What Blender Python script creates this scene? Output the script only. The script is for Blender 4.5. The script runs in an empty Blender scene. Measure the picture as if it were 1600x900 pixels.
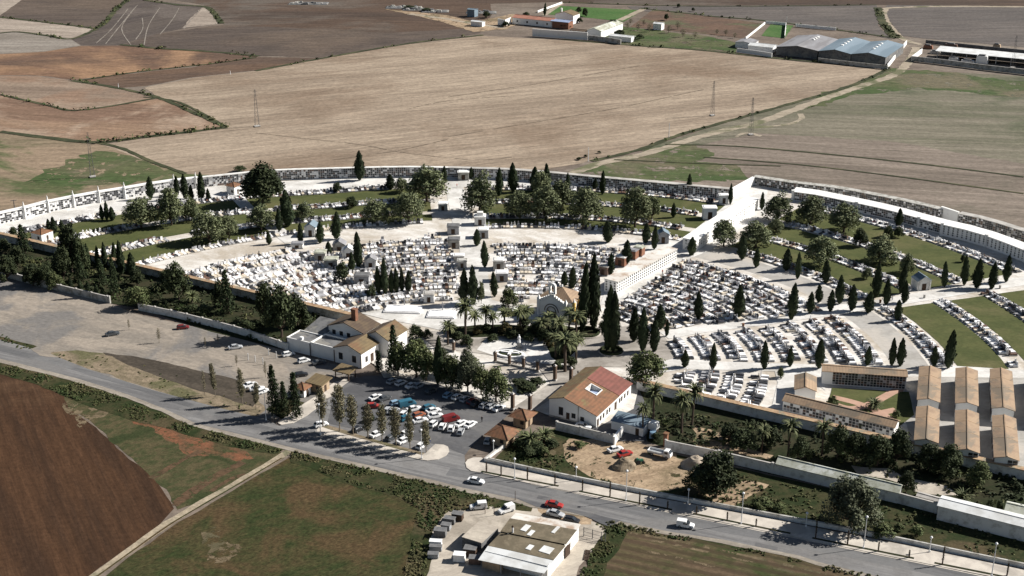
import bpy, bmesh, math, random
from math import sin, cos, pi, radians, hypot, atan2, degrees, sqrt
from mathutils import Vector, Matrix, noise

# ------------------------------------------------------------ camera, light
random.seed(11)
scene = bpy.context.scene
COL = scene.collection
CH = 163.0
FPX = 2050.0
PIT = radians(21.5)
cd = bpy.data.cameras.new("Camera")
cam = bpy.data.objects.new("Camera", cd)
COL.objects.link(cam)
cam.location = (0, 0, CH)
cam.rotation_euler = (pi / 2 - PIT, 0, 0)
cd.sensor_width = 36
cd.lens = FPX / 1600 * 36
cd.clip_start = 1
cd.clip_end = 9000
scene.camera = cam

SUN_EL = radians(35.5)
SX, SY = 0.975, 0.222          # horizontal direction towards the sun
SUN_STRENGTH = 5.0
SKY_STRENGTH = 0.035
EXPOSURE = 0.80
world = bpy.data.worlds.new("World")
scene.world = world
world.use_nodes = True
wn = world.node_tree
wn.nodes.clear()
sky = wn.nodes.new('ShaderNodeTexSky')
sky.sky_type = 'NISHITA'
sky.sun_disc = False
sky.sun_elevation = SUN_EL
sky.sun_rotation = atan2(SX, SY)
bg = wn.nodes.new('ShaderNodeBackground')
bg.inputs[1].default_value = SKY_STRENGTH
wo = wn.nodes.new('ShaderNodeOutputWorld')
wn.links.new(sky.outputs[0], bg.inputs[0])
wn.links.new(bg.outputs[0], wo.inputs[0])
sl = bpy.data.lights.new("Sun", 'SUN')
sl.energy = SUN_STRENGTH
sl.angle = radians(0.5)
sl.color = (1.0, 0.96, 0.905)
so = bpy.data.objects.new("Sun", sl)
COL.objects.link(so)
so.location = (200, 300, 400)
so.rotation_euler = Vector((SX * cos(SUN_EL), SY * cos(SUN_EL), sin(SUN_EL))).to_track_quat('Z', 'Y').to_euler()
scene.view_settings.view_transform = 'Standard'
scene.view_settings.look = 'None'
scene.view_settings.exposure = EXPOSURE
scene.view_settings.gamma = 1
scene.render.engine = 'CYCLES'
scene.render.resolution_x = 1024
scene.render.resolution_y = 576
try:
    scene.cycles.max_bounces = 4
    scene.cycles.diffuse_bounces = 2
except Exception:
    pass

# ------------------------------------------------------------ survey helpers
def G(x, y, z=0.0):
    """map position seen at photo point (x, y) for a surface at height z"""
    a = (x - 800) / FPX
    b = -(y - 450) / FPX
    dz = -sin(PIT) + b * cos(PIT)
    dy = cos(PIT) + b * sin(PIT)
    t = (CH - z) / -dz
    return (a * t, dy * t)

def S(X, Y, Z=0.0):
    d = Z - CH
    dep = Y * cos(PIT) - d * sin(PIT)
    v = Y * sin(PIT) + d * cos(PIT)
    return (800 + FPX * X / dep, 450 - FPX * v / dep)

def hgt(x, y, hp):
    """height in metres of something hp photo pixels tall standing at (x, y)"""
    X, Y = G(x, y)
    lo, hi = 0.0, 80.0
    for _ in range(24):
        m = (lo + hi) / 2
        if S(X, Y, m)[1] > y - hp: lo = m
        else: hi = m
    return lo

def ppm(x, y):
    X, Y = G(x, y)
    return FPX / (Y * cos(PIT) + CH * sin(PIT))

TH = radians(-29.25)
E1 = (cos(TH), sin(TH))
E2 = (-sin(TH), cos(TH))
def AB(a, b): return (a * E1[0] + b * E2[0], a * E1[1] + b * E2[1])
def toAB(x, y): return (x * E1[0] + y * E1[1], x * E2[0] + y * E2[1])
def Zp(ox, oy, s, *pts): return [(ox + p[0] / s, oy + p[1] / s) for p in pts]
C1 = (-18.0, 336.0)
C2 = (5.0, 355.0)
def PO(c, r, t): return (c[0] + r * cos(radians(t)), c[1] + r * sin(radians(t)))

def inpoly(x, y, P):
    c = False
    n = len(P)
    j = n - 1
    for i in range(n):
        if (P[i][1] > y) != (P[j][1] > y) and x < (P[j][0] - P[i][0]) * (y - P[i][1]) / (P[j][1] - P[i][1]) + P[i][0]:
            c = not c
        j = i
    return c

# ------------------------------------------------------------ materials
MATS = {}
def newmat(name):
    m = bpy.data.materials.new(name)
    m.use_nodes = True
    nt = m.node_tree
    nt.nodes.clear()
    out = nt.nodes.new('ShaderNodeOutputMaterial')
    b = nt.nodes.new('ShaderNodeBsdfPrincipled')
    nt.links.new(b.outputs[0], out.inputs[0])
    return m, nt, b

def ramp(nt, src, lo, hi):
    r = nt.nodes.new('ShaderNodeMapRange')
    r.inputs[1].default_value = lo
    r.inputs[2].default_value = hi
    r.interpolation_type = 'SMOOTHSTEP'
    nt.links.new(src, r.inputs[0])
    return r.outputs[0]

def mixc(nt, fac, a, b, mode='MIX'):
    m = nt.nodes.new('ShaderNodeMix')
    m.data_type = 'RGBA'
    m.blend_type = mode
    if isinstance(fac, float): m.inputs[0].default_value = fac
    else: nt.links.new(fac, m.inputs[0])
    for i, v in ((6, a), (7, b)):
        if isinstance(v, tuple): m.inputs[i].default_value = (v[0], v[1], v[2], 1)
        else: nt.links.new(v, m.inputs[i])
    return m.outputs[2]

def nz(nt, vec, scale, detail=4, rough=.6, dist=0.0):
    n = nt.nodes.new('ShaderNodeTexNoise')
    n.inputs['Scale'].default_value = scale
    n.inputs['Detail'].default_value = detail
    n.inputs['Roughness'].default_value = rough
    n.inputs['Distortion'].default_value = dist
    nt.links.new(vec, n.inputs['Vector'])
    return n.outputs[0]

def mapping(nt, ang=0.0, sc=(1, 1, 1)):
    tc = nt.nodes.new('ShaderNodeTexCoord')
    mp = nt.nodes.new('ShaderNodeMapping')
    mp.vector_type = 'TEXTURE'
    mp.inputs['Rotation'].default_value = (0, 0, radians(ang))
    mp.inputs['Scale'].default_value = sc
    nt.links.new(tc.outputs['Object'], mp.inputs['Vector'])
    return tc.outputs['Object'], mp.outputs[0]

def ground_mat(name, c1, c2, c3=None, ang=0, stretch=6, sc=.12, big=.012, furrow=0, fstr=.35, bump=.15, c3lo=.5, c3hi=.62,
               rough=.95, grain=.36, warp=2.0, ragged=None, gsc=.8):
    m, nt, b = newmat(name)
    raw, mp = mapping(nt, ang, (stretch, 1, 1))
    n1 = nz(nt, mp, sc, 6, .68)
    col = mixc(nt, ramp(nt, n1, .40, .60), c1, c2)
    if c3:
        n2 = nz(nt, raw, big, 6, .62, .5)
        col = mixc(nt, ramp(nt, n2, c3lo, c3hi), col, c3)
    n3 = nz(nt, raw, gsc, 4, .8)
    n4 = nz(nt, mp, sc * 9, 3, .7)
    g4 = nt.nodes.new('ShaderNodeMapRange')
    g4.inputs[1].default_value = .3; g4.inputs[2].default_value = .7
    g4.inputs[3].default_value = 1 - grain * .7; g4.inputs[4].default_value = 1 + grain * .7
    nt.links.new(n4, g4.inputs[0])
    c4 = nt.nodes.new('ShaderNodeCombineColor')
    for i in range(3): nt.links.new(g4.outputs[0], c4.inputs[i])
    col = mixc(nt, 1.0, col, c4.outputs[0], 'MULTIPLY')
    g = nt.nodes.new('ShaderNodeMapRange')
    g.inputs[1].default_value = .25; g.inputs[2].default_value = .75
    g.inputs[3].default_value = 1 - grain; g.inputs[4].default_value = 1 + grain
    nt.links.new(n3, g.inputs[0])
    cmb = nt.nodes.new('ShaderNodeCombineColor')
    for i in range(3): nt.links.new(g.outputs[0], cmb.inputs[i])
    col = mixc(nt, 1.0, col, cmb.outputs[0], 'MULTIPLY')
    hsrc = n3
    if furrow:
        w = nt.nodes.new('ShaderNodeTexWave')
        w.bands_direction = 'Y'
        w.inputs['Scale'].default_value = .314 / furrow
        w.inputs['Distortion'].default_value = warp
        w.inputs['Detail'].default_value = 3
        w.inputs['Detail Scale'].default_value = .12
        raw2, mp2 = mapping(nt, ang, (4, 1, 1))
        nt.links.new(mp2, w.inputs['Vector'])
        br = ramp(nt, w.outputs[1], .1, .9)
        inv = nt.nodes.new('ShaderNodeMath'); inv.operation = 'MULTIPLY'
        inv.inputs[1].default_value = fstr
        nt.links.new(br, inv.inputs[0])
        col = mixc(nt, inv.outputs[0], col, tuple(v * .45 for v in c1))
        hsrc = w.outputs[1]
    nt.links.new(col, b.inputs['Base Color'])
    b.inputs['Roughness'].default_value = rough
    b.inputs['Specular IOR Level'].default_value = .1
    if ragged:
        nr = nz(nt, raw, ragged[0], 6, .75, .4)
        tr = nt.nodes.new('ShaderNodeBsdfTransparent')
        mx = nt.nodes.new('ShaderNodeMixShader')
        nt.links.new(ramp(nt, nr, ragged[1], ragged[1] + .035), mx.inputs[0])
        nt.links.new(tr.outputs[0], mx.inputs[1]); nt.links.new(b.outputs[0], mx.inputs[2])
        nt.links.new(mx.outputs[0], [n for n in nt.nodes if n.type == 'OUTPUT_MATERIAL'][0].inputs[0])
    if bump:
        bp = nt.nodes.new('ShaderNodeBump')
        bp.inputs['Strength'].default_value = bump
        bp.inputs['Distance'].default_value = .4
        nt.links.new(n1, bp.inputs['Height'])
        nt.links.new(bp.outputs[0], b.inputs['Normal'])
    return m

def surf(name, c1, c2=None, sc=.8, rough=.8, lo=.4, hi=.65, spec=.3, tile=0, metal=0, rnd=0.0, stretch=(1, 1, 1), c3=None):
    if name in MATS: return MATS[name]
    m, nt, b = newmat(name)
    raw, mp = mapping(nt, 0, stretch)
    c2 = c2 or tuple(v * .75 for v in c1)
    n1 = nz(nt, mp, sc, 5, .65)
    col = mixc(nt, ramp(nt, n1, lo, hi), c1, c2)
    if c3:
        n2 = nz(nt, mp, sc * .35, 5, .7, .6)
        col = mixc(nt, ramp(nt, n2, .52, .62), col, c3)
    if tile:
        w = nt.nodes.new('ShaderNodeTexWave')
        w.bands_direction = 'X'
        w.inputs['Scale'].default_value = .314 / (tile * .6)
        w.inputs['Distortion'].default_value = .6
        nt.links.new(raw, w.inputs['Vector'])
        mm = nt.nodes.new('ShaderNodeMath'); mm.operation = 'MULTIPLY'; mm.inputs[1].default_value = .35
        nt.links.new(w.outputs[1], mm.inputs[0])
        col = mixc(nt, mm.outputs[0], col, tuple(v * .5 for v in c1))
    if rnd:
        oi = nt.nodes.new('ShaderNodeObjectInfo')
        g = nt.nodes.new('ShaderNodeMapRange')
        g.inputs[3].default_value = 1 - rnd; g.inputs[4].default_value = 1 + rnd
        nt.links.new(oi.outputs['Random'], g.inputs[0])
        cmb = nt.nodes.new('ShaderNodeCombineColor')
        for i in range(3): nt.links.new(g.outputs[0], cmb.inputs[i])
        col = mixc(nt, 1.0, col, cmb.outputs[0], 'MULTIPLY')
    nt.links.new(col, b.inputs['Base Color'])
    b.inputs['Roughness'].default_value = rough
    b.inputs['Specular IOR Level'].default_value = spec
    b.inputs['Metallic'].default_value = metal
    MATS[name] = m
    return m

WHITE = surf('white_render', (.78, .77, .74), (.62, .60, .56), sc=.35, lo=.5, hi=.8)
WALLW = surf('stained_white_wall', (.68, .67, .64), (.40, .38, .34), sc=.5, lo=.45, hi=.72)
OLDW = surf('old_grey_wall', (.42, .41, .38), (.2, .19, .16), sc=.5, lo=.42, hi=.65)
MARB = surf('white_marble', (.84, .83, .82), (.70, .69, .68), sc=.7, rough=.5)
MARG = surf('grey_marble', (.36, .36, .37), (.26, .26, .27), sc=.9, rough=.45)
GRAN = surf('black_granite', (.035, .036, .04), (.06, .06, .065), sc=1.2, rough=.3)
BROWNG = surf('brown_granite', (.16, .10, .075), (.1, .065, .05), sc=1.2, rough=.4)
CONC = surf('concrete', (.42, .40, .37), (.3, .285, .26), sc=.3)
CONCD = surf('dark_concrete', (.15, .15, .15), (.09, .09, .09), sc=.5, c3=(.2, .19, .17))
TILE = surf('terracotta_tiles', (.21, .10, .052), (.135, .075, .042), sc=.6, tile=1.6, c3=(.155, .12, .055))
TILEO = surf('lichened_tiles', (.17, .125, .065), (.115, .085, .05), sc=.5, tile=1.6, c3=(.15, .085, .045))
TILEB = surf('old_brown_tiles', (.085, .06, .042), (.125, .09, .055), sc=.4, tile=1.6)
TILER = surf('red_sheet_tiles', (.20, .075, .058), (.145, .06, .045), sc=.4, tile=2.0)
TILET = surf('tan_tiles', (.34, .24, .155), (.24, .165, .11), sc=.35, tile=1.4, c3=(.19, .155, .115), lo=.35, hi=.7)
BRICK = surf('orange_brick', (.24, .11, .065), (.16, .08, .05), sc=1.5)
GLASS = surf('dark_glass', (.02, .025, .03), (.03, .035, .04), sc=1, rough=.12, spec=.6)
WOODD = surf('dark_wood', (.05, .03, .02), (.07, .045, .03), sc=2)
METALG = surf('grey_metal', (.3, .31, .32), (.22, .23, .24), sc=2, rough=.5)
LAMPW = surf('white_metal', (.75, .75, .74), (.66, .66, .65), sc=2, rough=.5)
LATT = surf('pylon_steel', (.10, .10, .105), (.07, .07, .075), sc=2, rough=.6)
YELL = surf('ochre_plaster', (.62, .42, .12), (.5, .33, .1), sc=1)
BLUER = surf('blue_grey_sheet', (.17, .22, .26), (.12, .165, .2), sc=.1, stretch=(1, 6, 1), c3=(.24, .28, .30))
GREYR = surf('grey_fibre_sheet', (.24, .24, .25), (.17, .165, .17), sc=.15, stretch=(1, 5, 1), c3=(.3, .29, .28))
WROOF = surf('pale_sheet_roof', (.62, .63, .62), (.48, .48, .46), sc=.25)
MOSSR = surf('mossy_pale_roof', (.42, .43, .36), (.27, .27, .2), sc=.5, c3=(.56, .57, .52))
RUSTR = surf('rust_stained_roof', (.56, .53, .48), (.36, .27, .2), sc=.22, lo=.46, hi=.66, c3=(.66, .63, .58))
SHEDR = surf('shed_fibre_roof', (.115, .095, .062), (.165, .135, .09), sc=.5, c3=(.105, .085, .055))
TANP = surf('tan_paint', (.4, .3, .2), (.3, .22, .15), sc=1)
TREADB = surf('black_rubber', (.015, .015, .015), (.02, .02, .02), sc=2)
BLUEF = surf('pale_blue_wall', (.3, .36, .5), (.25, .31, .44), sc=.5)
FLW = surf('flowers', (.45, .05, .06), (.5, .35, .1), sc=3)
BARK = surf('bark', (.07, .05, .036), (.035, .026, .02), sc=2, stretch=(1, 1, 4))
BARKP = surf('pale_bark', (.2, .165, .125), (.12, .095, .07), sc=2, stretch=(1, 1, 4))

def leafmat(name, c, c2, rnd=.25, sc=.9):
    return surf(name, c, c2, sc=sc, rough=.75, spec=.15, rnd=rnd, lo=.38, hi=.62)
L_CYP = leafmat('cypress_foliage', (.018, .028, .013), (.034, .045, .02), .3)
L_OLV = leafmat('grey_green_foliage', (.15, .165, .085), (.068, .082, .04), .2, 5)
L_TAM = leafmat('feathery_grey_foliage', (.12, .13, .08), (.055, .065, .036), .1, 4)
L_DRK = leafmat('dark_foliage', (.026, .036, .016), (.046, .056, .024), .25, 5)
L_PALM = leafmat('palm_fronds', (.075, .09, .04), (.13, .135, .065), .2, 3)
L_POP = leafmat('thin_autumn_foliage', (.17, .165, .10), (.21, .18, .115), .2, 5)
L_PINE = leafmat('pine_needles', (.022, .035, .016), (.045, .06, .026), .2, 4)
L_GRN = leafmat('garden_foliage', (.06, .08, .03), (.095, .105, .045), .25, 4)
L_SCR = leafmat('scrub_foliage', (.035, .055, .018), (.085, .088, .035), .0, .12)
L_DRY = leafmat('dry_scrub_foliage', (.12, .105, .05), (.06, .062, .028), .0, .15)
L_RED = leafmat('flowering_foliage', (.11, .08, .03), (.05, .055, .024), .1, 4)

# ------------------------------------------------------------ mesh builder
class MB:
    def __init__(s):
        s.v = []; s.f = []; s.m = []; s.mats = []
    def mi(s, mat):
        if mat not in s.mats: s.mats.append(mat)
        return s.mats.index(mat)
    def add(s, vs, fs, mat):
        o = len(s.v); s.v.extend(vs); k = s.mi(mat)
        for f in fs:
            s.f.append(tuple(i + o for i in f)); s.m.append(k)
    def box(s, x0, x1, y0, y1, z0, z1, mat, T=None, top=(0, 0)):
        a, b = top
        vs = [(x0, y0, z0), (x1, y0, z0), (x1, y1, z0), (x0, y1, z0),
              (x0 + a, y0 + b, z1), (x1 - a, y0 + b, z1), (x1 - a, y1 - b, z1), (x0 + a, y1 - b, z1)]
        if T: vs = [T(*p) for p in vs]
        s.add(vs, [(3, 2, 1, 0), (4, 5, 6, 7), (0, 1, 5, 4), (1, 2, 6, 5), (2, 3, 7, 6), (3, 0, 4, 7)], mat)
    def prism(s, pts, z0, z1, mat, mtop=None):
        n = len(pts)
        vs = [(p[0], p[1], z0) for p in pts] + [(p[0], p[1], z1) for p in pts]
        s.add(vs, [(i, (i + 1) % n, n + (i + 1) % n, n + i) for i in range(n)], mat)
        s.add([(p[0], p[1], z1) for p in pts], [tuple(range(n))], mtop or mat)
        s.add([(p[0], p[1], z0) for p in pts][::-1], [tuple(range(n))], mat)
    def slab(s, p, t, mat):
        """thick sheet from 4 corner points, t = thickness downwards"""
        q = [Vector(x) for x in p]
        n = (q[1] - q[0]).cross(q[2] - q[0]).normalized()
        if n.z < 0: n = -n
        lo = [x - n * t for x in q]
        k = len(q)
        s.add([tuple(x) for x in q + lo], [tuple(range(k)), tuple(range(2 * k - 1, k - 1, -1))] +
              [(i, (i + 1) % k, k + (i + 1) % k, k + i) for i in range(k)], mat)
    def tube(s, pts, rs, mat, n=6, cap=True):
        rings = []
        for i, p in enumerate(pts):
            p = Vector(p)
            d = Vector(pts[min(i + 1, len(pts) - 1)]) - Vector(pts[max(i - 1, 0)])
            d.normalize()
            u = d.cross(Vector((0.3, 1, 0.1))).normalized()
            w = d.cross(u)
            rings.append([tuple(p + (u * cos(2 * pi * k / n) + w * sin(2 * pi * k / n)) * rs[i]) for k in range(n)])
        vs = [q for r in rings for q in r]
        fs = []
        for i in range(len(pts) - 1):
            for k in range(n):
                fs.append((i * n + k, i * n + (k + 1) % n, (i + 1) * n + (k + 1) % n, (i + 1) * n + k))
        if cap:
            fs.append(tuple(range(n))[::-1]); fs.append(tuple((len(pts) - 1) * n + k for k in range(n)))
        s.add(vs, fs, mat)
    def lathe(s, prof, mat, n=12, cx=0, cy=0):
        vs = []
        for r, z in prof:
            for k in range(n): vs.append((cx + r * cos(2 * pi * k / n), cy + r * sin(2 * pi * k / n), z))
        fs = []
        for i in range(len(prof) - 1):
            for k in range(n):
                fs.append((i * n + k, i * n + (k + 1) % n, (i + 1) * n + (k + 1) % n, (i + 1) * n + k))
        fs.append(tuple((len(prof) - 1) * n + k for k in range(n)))
        s.add(vs, fs, mat)
    def leaf(s, p, size, mat, nrm=None, flat=.6):
        if nrm is None: d = Vector((random.gauss(0, 1), random.gauss(0, 1), random.gauss(0, 1) + .3)).normalized()
        else: d = (Vector(nrm) + Vector((random.gauss(0, flat), random.gauss(0, flat), random.gauss(0, flat)))).normalized()
        u = d.cross(Vector((random.random() - .5, random.random() - .5, random.random() + .2))).normalized()
        w = d.cross(u)
        a = size * random.uniform(.6, 1.3); b = a * random.uniform(.45, .9)
        p = Vector(p)
        s.add([tuple(p - u * a), tuple(p - w * b * .8), tuple(p + u * a), tuple(p + w * b)], [(0, 1, 2, 3)], mat)
    def mesh(s, name):
        me = bpy.data.meshes.new(name)
        me.from_pydata(s.v, [], s.f)
        for m in s.mats: me.materials.append(m)
        me.polygons.foreach_set('material_index', s.m)
        me.update()
        return me
    def build(s, name, parent=None, loc=None, rot=0):
        o = bpy.data.objects.new(name, s.mesh(name))
        COL.objects.link(o)
        if parent: o.parent = parent
        if loc: o.location = loc
        if rot: o.rotation_euler = (0, 0, rot)
        return o

def thing(name, label, cat, x, y, z=0, rot=0, group=None, sc=None):
    o = bpy.data.objects.new(name, None)
    COL.objects.link(o)
    o.empty_display_size = .5
    o.location = (x, y, z)
    o.rotation_euler = (0, 0, rot)
    if sc: o.scale = sc
    o['label'] = label; o['category'] = cat
    if group: o['group'] = group
    return o
def tag(o, label, cat, group=None, kind=None):
    o['label'] = label; o['category'] = cat
    if group: o['group'] = group
    if kind: o['kind'] = kind
    return o
def part(name, mesh, parent, loc=(0, 0, 0), rot=0):
    o = bpy.data.objects.new(name, mesh)
    COL.objects.link(o)
    o.parent = parent
    o.location = loc
    if rot: o.rotation_euler = (0, 0, rot)
    return o
ORD = ['first', 'second', 'third', 'fourth', 'fifth', 'sixth', 'seventh', 'eighth', 'ninth', 'tenth', 'eleventh', 'twelfth',
       'thirteenth', 'fourteenth', 'fifteenth', 'sixteenth', 'seventeenth', 'eighteenth', 'nineteenth', 'twentieth']
def ordword(i, n):
    if n == 1: return 'only'
    if i == 0: return 'leftmost'
    if i == n - 1: return 'rightmost'
    return ORD[i]

# ------------------------------------------------------------ setting sheets
def catmull(P, closed=False, k=4):
    out = []
    n = len(P)
    rng = range(n if closed else n - 1)
    for i in rng:
        if closed: p0, p1, p2, p3 = P[i - 1], P[i], P[(i + 1) % n], P[(i + 2) % n]
        else: p0, p1, p2, p3 = P[max(i - 1, 0)], P[i], P[i + 1], P[min(i + 2, n - 1)]
        for j in range(k):
            t = j / k
            out.append(tuple(.5 * (2 * p1[c] + (p2[c] - p0[c]) * t + (2 * p0[c] - 5 * p1[c] + 4 * p2[c] - p3[c]) * t * t +
                                   (-p0[c] + 3 * p1[c] - 3 * p2[c] + p3[c]) * t ** 3) for c in (0, 1)))
    if not closed: out.append(tuple(P[-1]))
    return out
def rough_edge(P, step, amp):
    out = []
    n = len(P)
    for i in range(n):
        a, b = P[i], P[(i + 1) % n]
        L = hypot(b[0] - a[0], b[1] - a[1])
        k = max(1, int(L / step))
        for j in range(k):
            t = j / k
            x, y = a[0] + (b[0] - a[0]) * t, a[1] + (b[1] - a[1]) * t
            d = noise.noise(Vector((x * .15, y * .15, 3))) * amp + noise.noise(Vector((x * .6, y * .6, 9))) * amp * .5
            nx, ny = (b[1] - a[1]) / (L + 1e-6), -(b[0] - a[0]) / (L + 1e-6)
            out.append((x + nx * d, y + ny * d))
    return out
def sheet(name, pts, z, mat, edge=0, step=3):
    """flat ground sheet from world points"""
    if edge: pts = rough_edge(pts, step, edge)
    bm = bmesh.new()
    vs = [bm.verts.new((p[0], p[1], 0)) for p in pts]
    es = [bm.edges.new((vs[i], vs[(i + 1) % len(vs)])) for i in range(len(vs))]
    bmesh.ops.triangle_fill(bm, use_beauty=True, use_dissolve=False, edges=es, normal=(0, 0, 1))
    me = bpy.data.meshes.new(name)
    bm.to_mesh(me); bm.free()
    me.materials.append(mat)
    o = bpy.data.objects.new(name, me)
    COL.objects.link(o)
    o.location = (0, 0, z)
    o['kind'] = 'structure'
    return o
def psheet(name, px, z, mat, edge=0, step=3): return sheet(name, [G(*p) for p in px], z, mat, edge, step)
def ribbon_pts(P, w):
    L = []; R = []
    for i, p in enumerate(P):
        a, b = P[max(i - 1, 0)], P[min(i + 1, len(P) - 1)]
        dx, dy = b[0] - a[0], b[1] - a[1]
        l = hypot(dx, dy) + 1e-9
        ww = w[i] if isinstance(w, (list, tuple)) else w
        L.append((p[0] - dy / l * ww / 2, p[1] + dx / l * ww / 2)); R.append((p[0] + dy / l * ww / 2, p[1] - dx / l * ww / 2))
    return L + R[::-1]
def ribbon(name, px, w, z, mat, edge=0, smooth=True, kerb=0):
    P = [G(*p) for p in px]
    if smooth: P = catmull(P)
    return sheet(name, ribbon_pts(P, w), z, mat, edge, 2)
def raised(name, px, h, mat, matside=None, world=False):
    """pavement slab with kerb faces"""
    P = px if world else [G(*p) for p in px]
    m = MB(); m.prism(P, -.05, h, matside or mat, mat)
    o = m.build(name); o['kind'] = 'structure'
    return o
# ------------------------------------------------------------ ground and fields
base_m = ground_mat('far_field_soil', (.155, .125, .10), (.115, .092, .075), (.19, .16, .13), ang=5, stretch=5, sc=.03, big=.004, gsc=.42)
sheet('ground', [(-3500, -400), (3500, -400), (3500, 7000), (-3500, 7000)], 0, base_m)
zc = [0.0]
def Z():
    zc[0] += .004
    return zc[0]
tan_m = ground_mat('tan_stubble', (.30, .24, .18), (.22, .172, .128), (.18, .132, .094), ang=22, stretch=8, sc=.045, big=.0075, furrow=9, fstr=.12, warp=1.2, c3lo=.48, c3hi=.66, gsc=.42)
f_rb = ground_mat('red_brown_soil', (.135, .082, .056), (.098, .065, .048), (.235, .145, .088), ang=12, stretch=6, sc=.03, big=.008, gsc=.42)
f_rbd = ground_mat('dark_red_brown_soil', (.11, .072, .05), (.085, .06, .046), None, ang=15, stretch=6, sc=.03, gsc=.42)
f_pk = ground_mat('pinkish_tan_soil', (.235, .18, .135), (.17, .128, .097), (.2, .135, .095), ang=-6, stretch=9, sc=.03, big=.01, gsc=.42)
f_or = ground_mat('orange_tan_soil', (.22, .148, .10), (.155, .10, .07), (.28, .21, .155), ang=-10, stretch=8, sc=.03, big=.012, gsc=.42)
f_gb = ground_mat('grey_brown_field', (.10, .078, .063), (.074, .059, .05), (.105, .08, .062), ang=5, stretch=5, sc=.025, big=.006, gsc=.42)
f_lt = ground_mat('pale_stubble', (.30, .255, .21), (.235, .195, .16), None, ang=-8, stretch=8, sc=.03, gsc=.42)
f_gl = ground_mat('grey_pale_field', (.225, .2, .172), (.17, .148, .125), None, ang=0, stretch=8, sc=.03, gsc=.42)
f_st = ground_mat('striped_field', (.09, .074, .063), (.07, .058, .052), (.11, .092, .08), ang=58, stretch=14, sc=.06, furrow=26, fstr=.0, gsc=.42)
f_db = ground_mat('dark_brown_field', (.082, .056, .041), (.06, .044, .035), (.105, .088, .073), ang=-5, stretch=7, sc=.02, big=.006, gsc=.42)
f_tg = ground_mat('tan_green_field', (.22, .165, .115), (.17, .135, .09), (.075, .09, .04), ang=3, stretch=7, sc=.03, big=.014, c3lo=.5, c3hi=.58, gsc=.42)
f_gr = ground_mat('green_sown_field', (.05, .075, .028), (.08, .088, .042), (.12, .105, .068), ang=-8, stretch=6, sc=.05, big=.02, ragged=(.13, .41), gsc=.42)
f_rt = ground_mat('right_grey_green_field', (.17, .152, .115), (.112, .108, .074), (.075, .085, .05), ang=-7, stretch=14, sc=.05, big=.010, furrow=13, fstr=.16, warp=2.5, c3lo=.5, c3hi=.64, gsc=.42)
f_rt2 = ground_mat('right_brown_field', (.20, .165, .135), (.14, .115, .093), (.095, .088, .064), ang=-12, stretch=16, sc=.06, big=.008, furrow=11, fstr=.2, warp=2, c3lo=.52, c3hi=.7, gsc=.42)
f_ft = ground_mat('far_right_field', (.115, .1, .09), (.09, .08, .074), None, ang=3, stretch=9, sc=.03, gsc=.42)
f_or2 = ground_mat('orchard_soil', (.12, .078, .056), (.095, .066, .05), (.085, .09, .05), ang=0, stretch=3, sc=.05, big=.02, gsc=.42)
lawnf = ground_mat('bright_green_plot', (.05, .105, .03), (.07, .12, .04), None, sc=.08, stretch=2)
plough = ground_mat('ploughed_red_soil', (.062, .032, .017), (.040, .022, .013), (.088, .05, .028), ang=118, stretch=11, sc=.16, big=.018, furrow=3.4, fstr=.22, warp=11, bump=.5, c3lo=.5, c3hi=.7)
weedy = ground_mat('weedy_plot', (.075, .062, .032), (.042, .047, .02), (.03, .038, .015), ang=35, stretch=1.5, sc=.35, big=.05, bump=.4, grain=.4)
redst = ground_mat('bare_red_soil', (.16, .07, .038), (.10, .06, .034), (.06, .05, .025), ang=-30, stretch=2, sc=.3, big=.07, grain=.4, ragged=(.28, .43))
green = ground_mat('rough_green_field', (.026, .035, .012), (.046, .043, .018), (.068, .046, .023), ang=30, stretch=2.0, sc=.22, big=.06, bump=.7, grain=.55, c3lo=.44, c3hi=.62)
dirtp = ground_mat('pale_dirt', (.34, .255, .17), (.24, .175, .115), (.17, .13, .08), ang=30, stretch=3, sc=.3, big=.05, grain=.35, ragged=(.22, .40))
dtrk = ground_mat('brown_track_soil', (.10, .06, .036), (.07, .047, .028), (.05, .045, .022), sc=.3, grain=.4, ragged=(.3, .44))
dirtr = ground_mat('patchy_bare_dirt', (.15, .115, .072), (.11, .085, .052), (.08, .07, .04), ang=30, stretch=3, sc=.3, big=.05, grain=.35, ragged=(.25, .50))
scrubg = ground_mat('scrub_ground', (.02, .029, .010), (.042, .04, .018), (.07, .055, .03), sc=.25, stretch=1.3, big=.05, bump=.5, grain=.4)
gravel = ground_mat('gravel', (.27, .232, .19), (.195, .172, .145), (.155, .145, .135), ang=-25, stretch=3, sc=.12, big=.035, grain=.22, bump=.2, c3lo=.48, c3hi=.6)
asph = ground_mat('worn_asphalt', (.19, .185, .18), (.12, .118, .118), (.155, .15, .145), ang=-24, stretch=26, sc=.3, big=.05, grain=.16, bump=.05, rough=.85)
asphd = ground_mat('dark_asphalt', (.105, .105, .108), (.08, .08, .083), (.125, .122, .12), ang=-24, stretch=2, sc=.12, big=.05, grain=.12, bump=.05, rough=.85)
shoulder = ground_mat('sandy_shoulder', (.27, .24, .2), (.2, .175, .145), None, ang=-24, stretch=6, sc=.3, grain=.25)
pave = ground_mat('pale_paving', (.52, .475, .41), (.42, .38, .33), (.34, .31, .27), sc=.4, stretch=1, big=.1, grain=.08, bump=0)
cemg = ground_mat('cemetery_paving', (.60, .575, .535), (.48, .445, .395), (.38, .335, .275), ang=-20, stretch=2, sc=.22, big=.05, grain=.16, bump=0, c3lo=.46, c3hi=.64)
cemw = ground_mat('white_avenue_paving', (.61, .595, .565), (.49, .475, .445), (.37, .355, .325), sc=.16, stretch=1.5, big=.05, grain=.1, bump=0, c3lo=.48, c3hi=.68)
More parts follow.
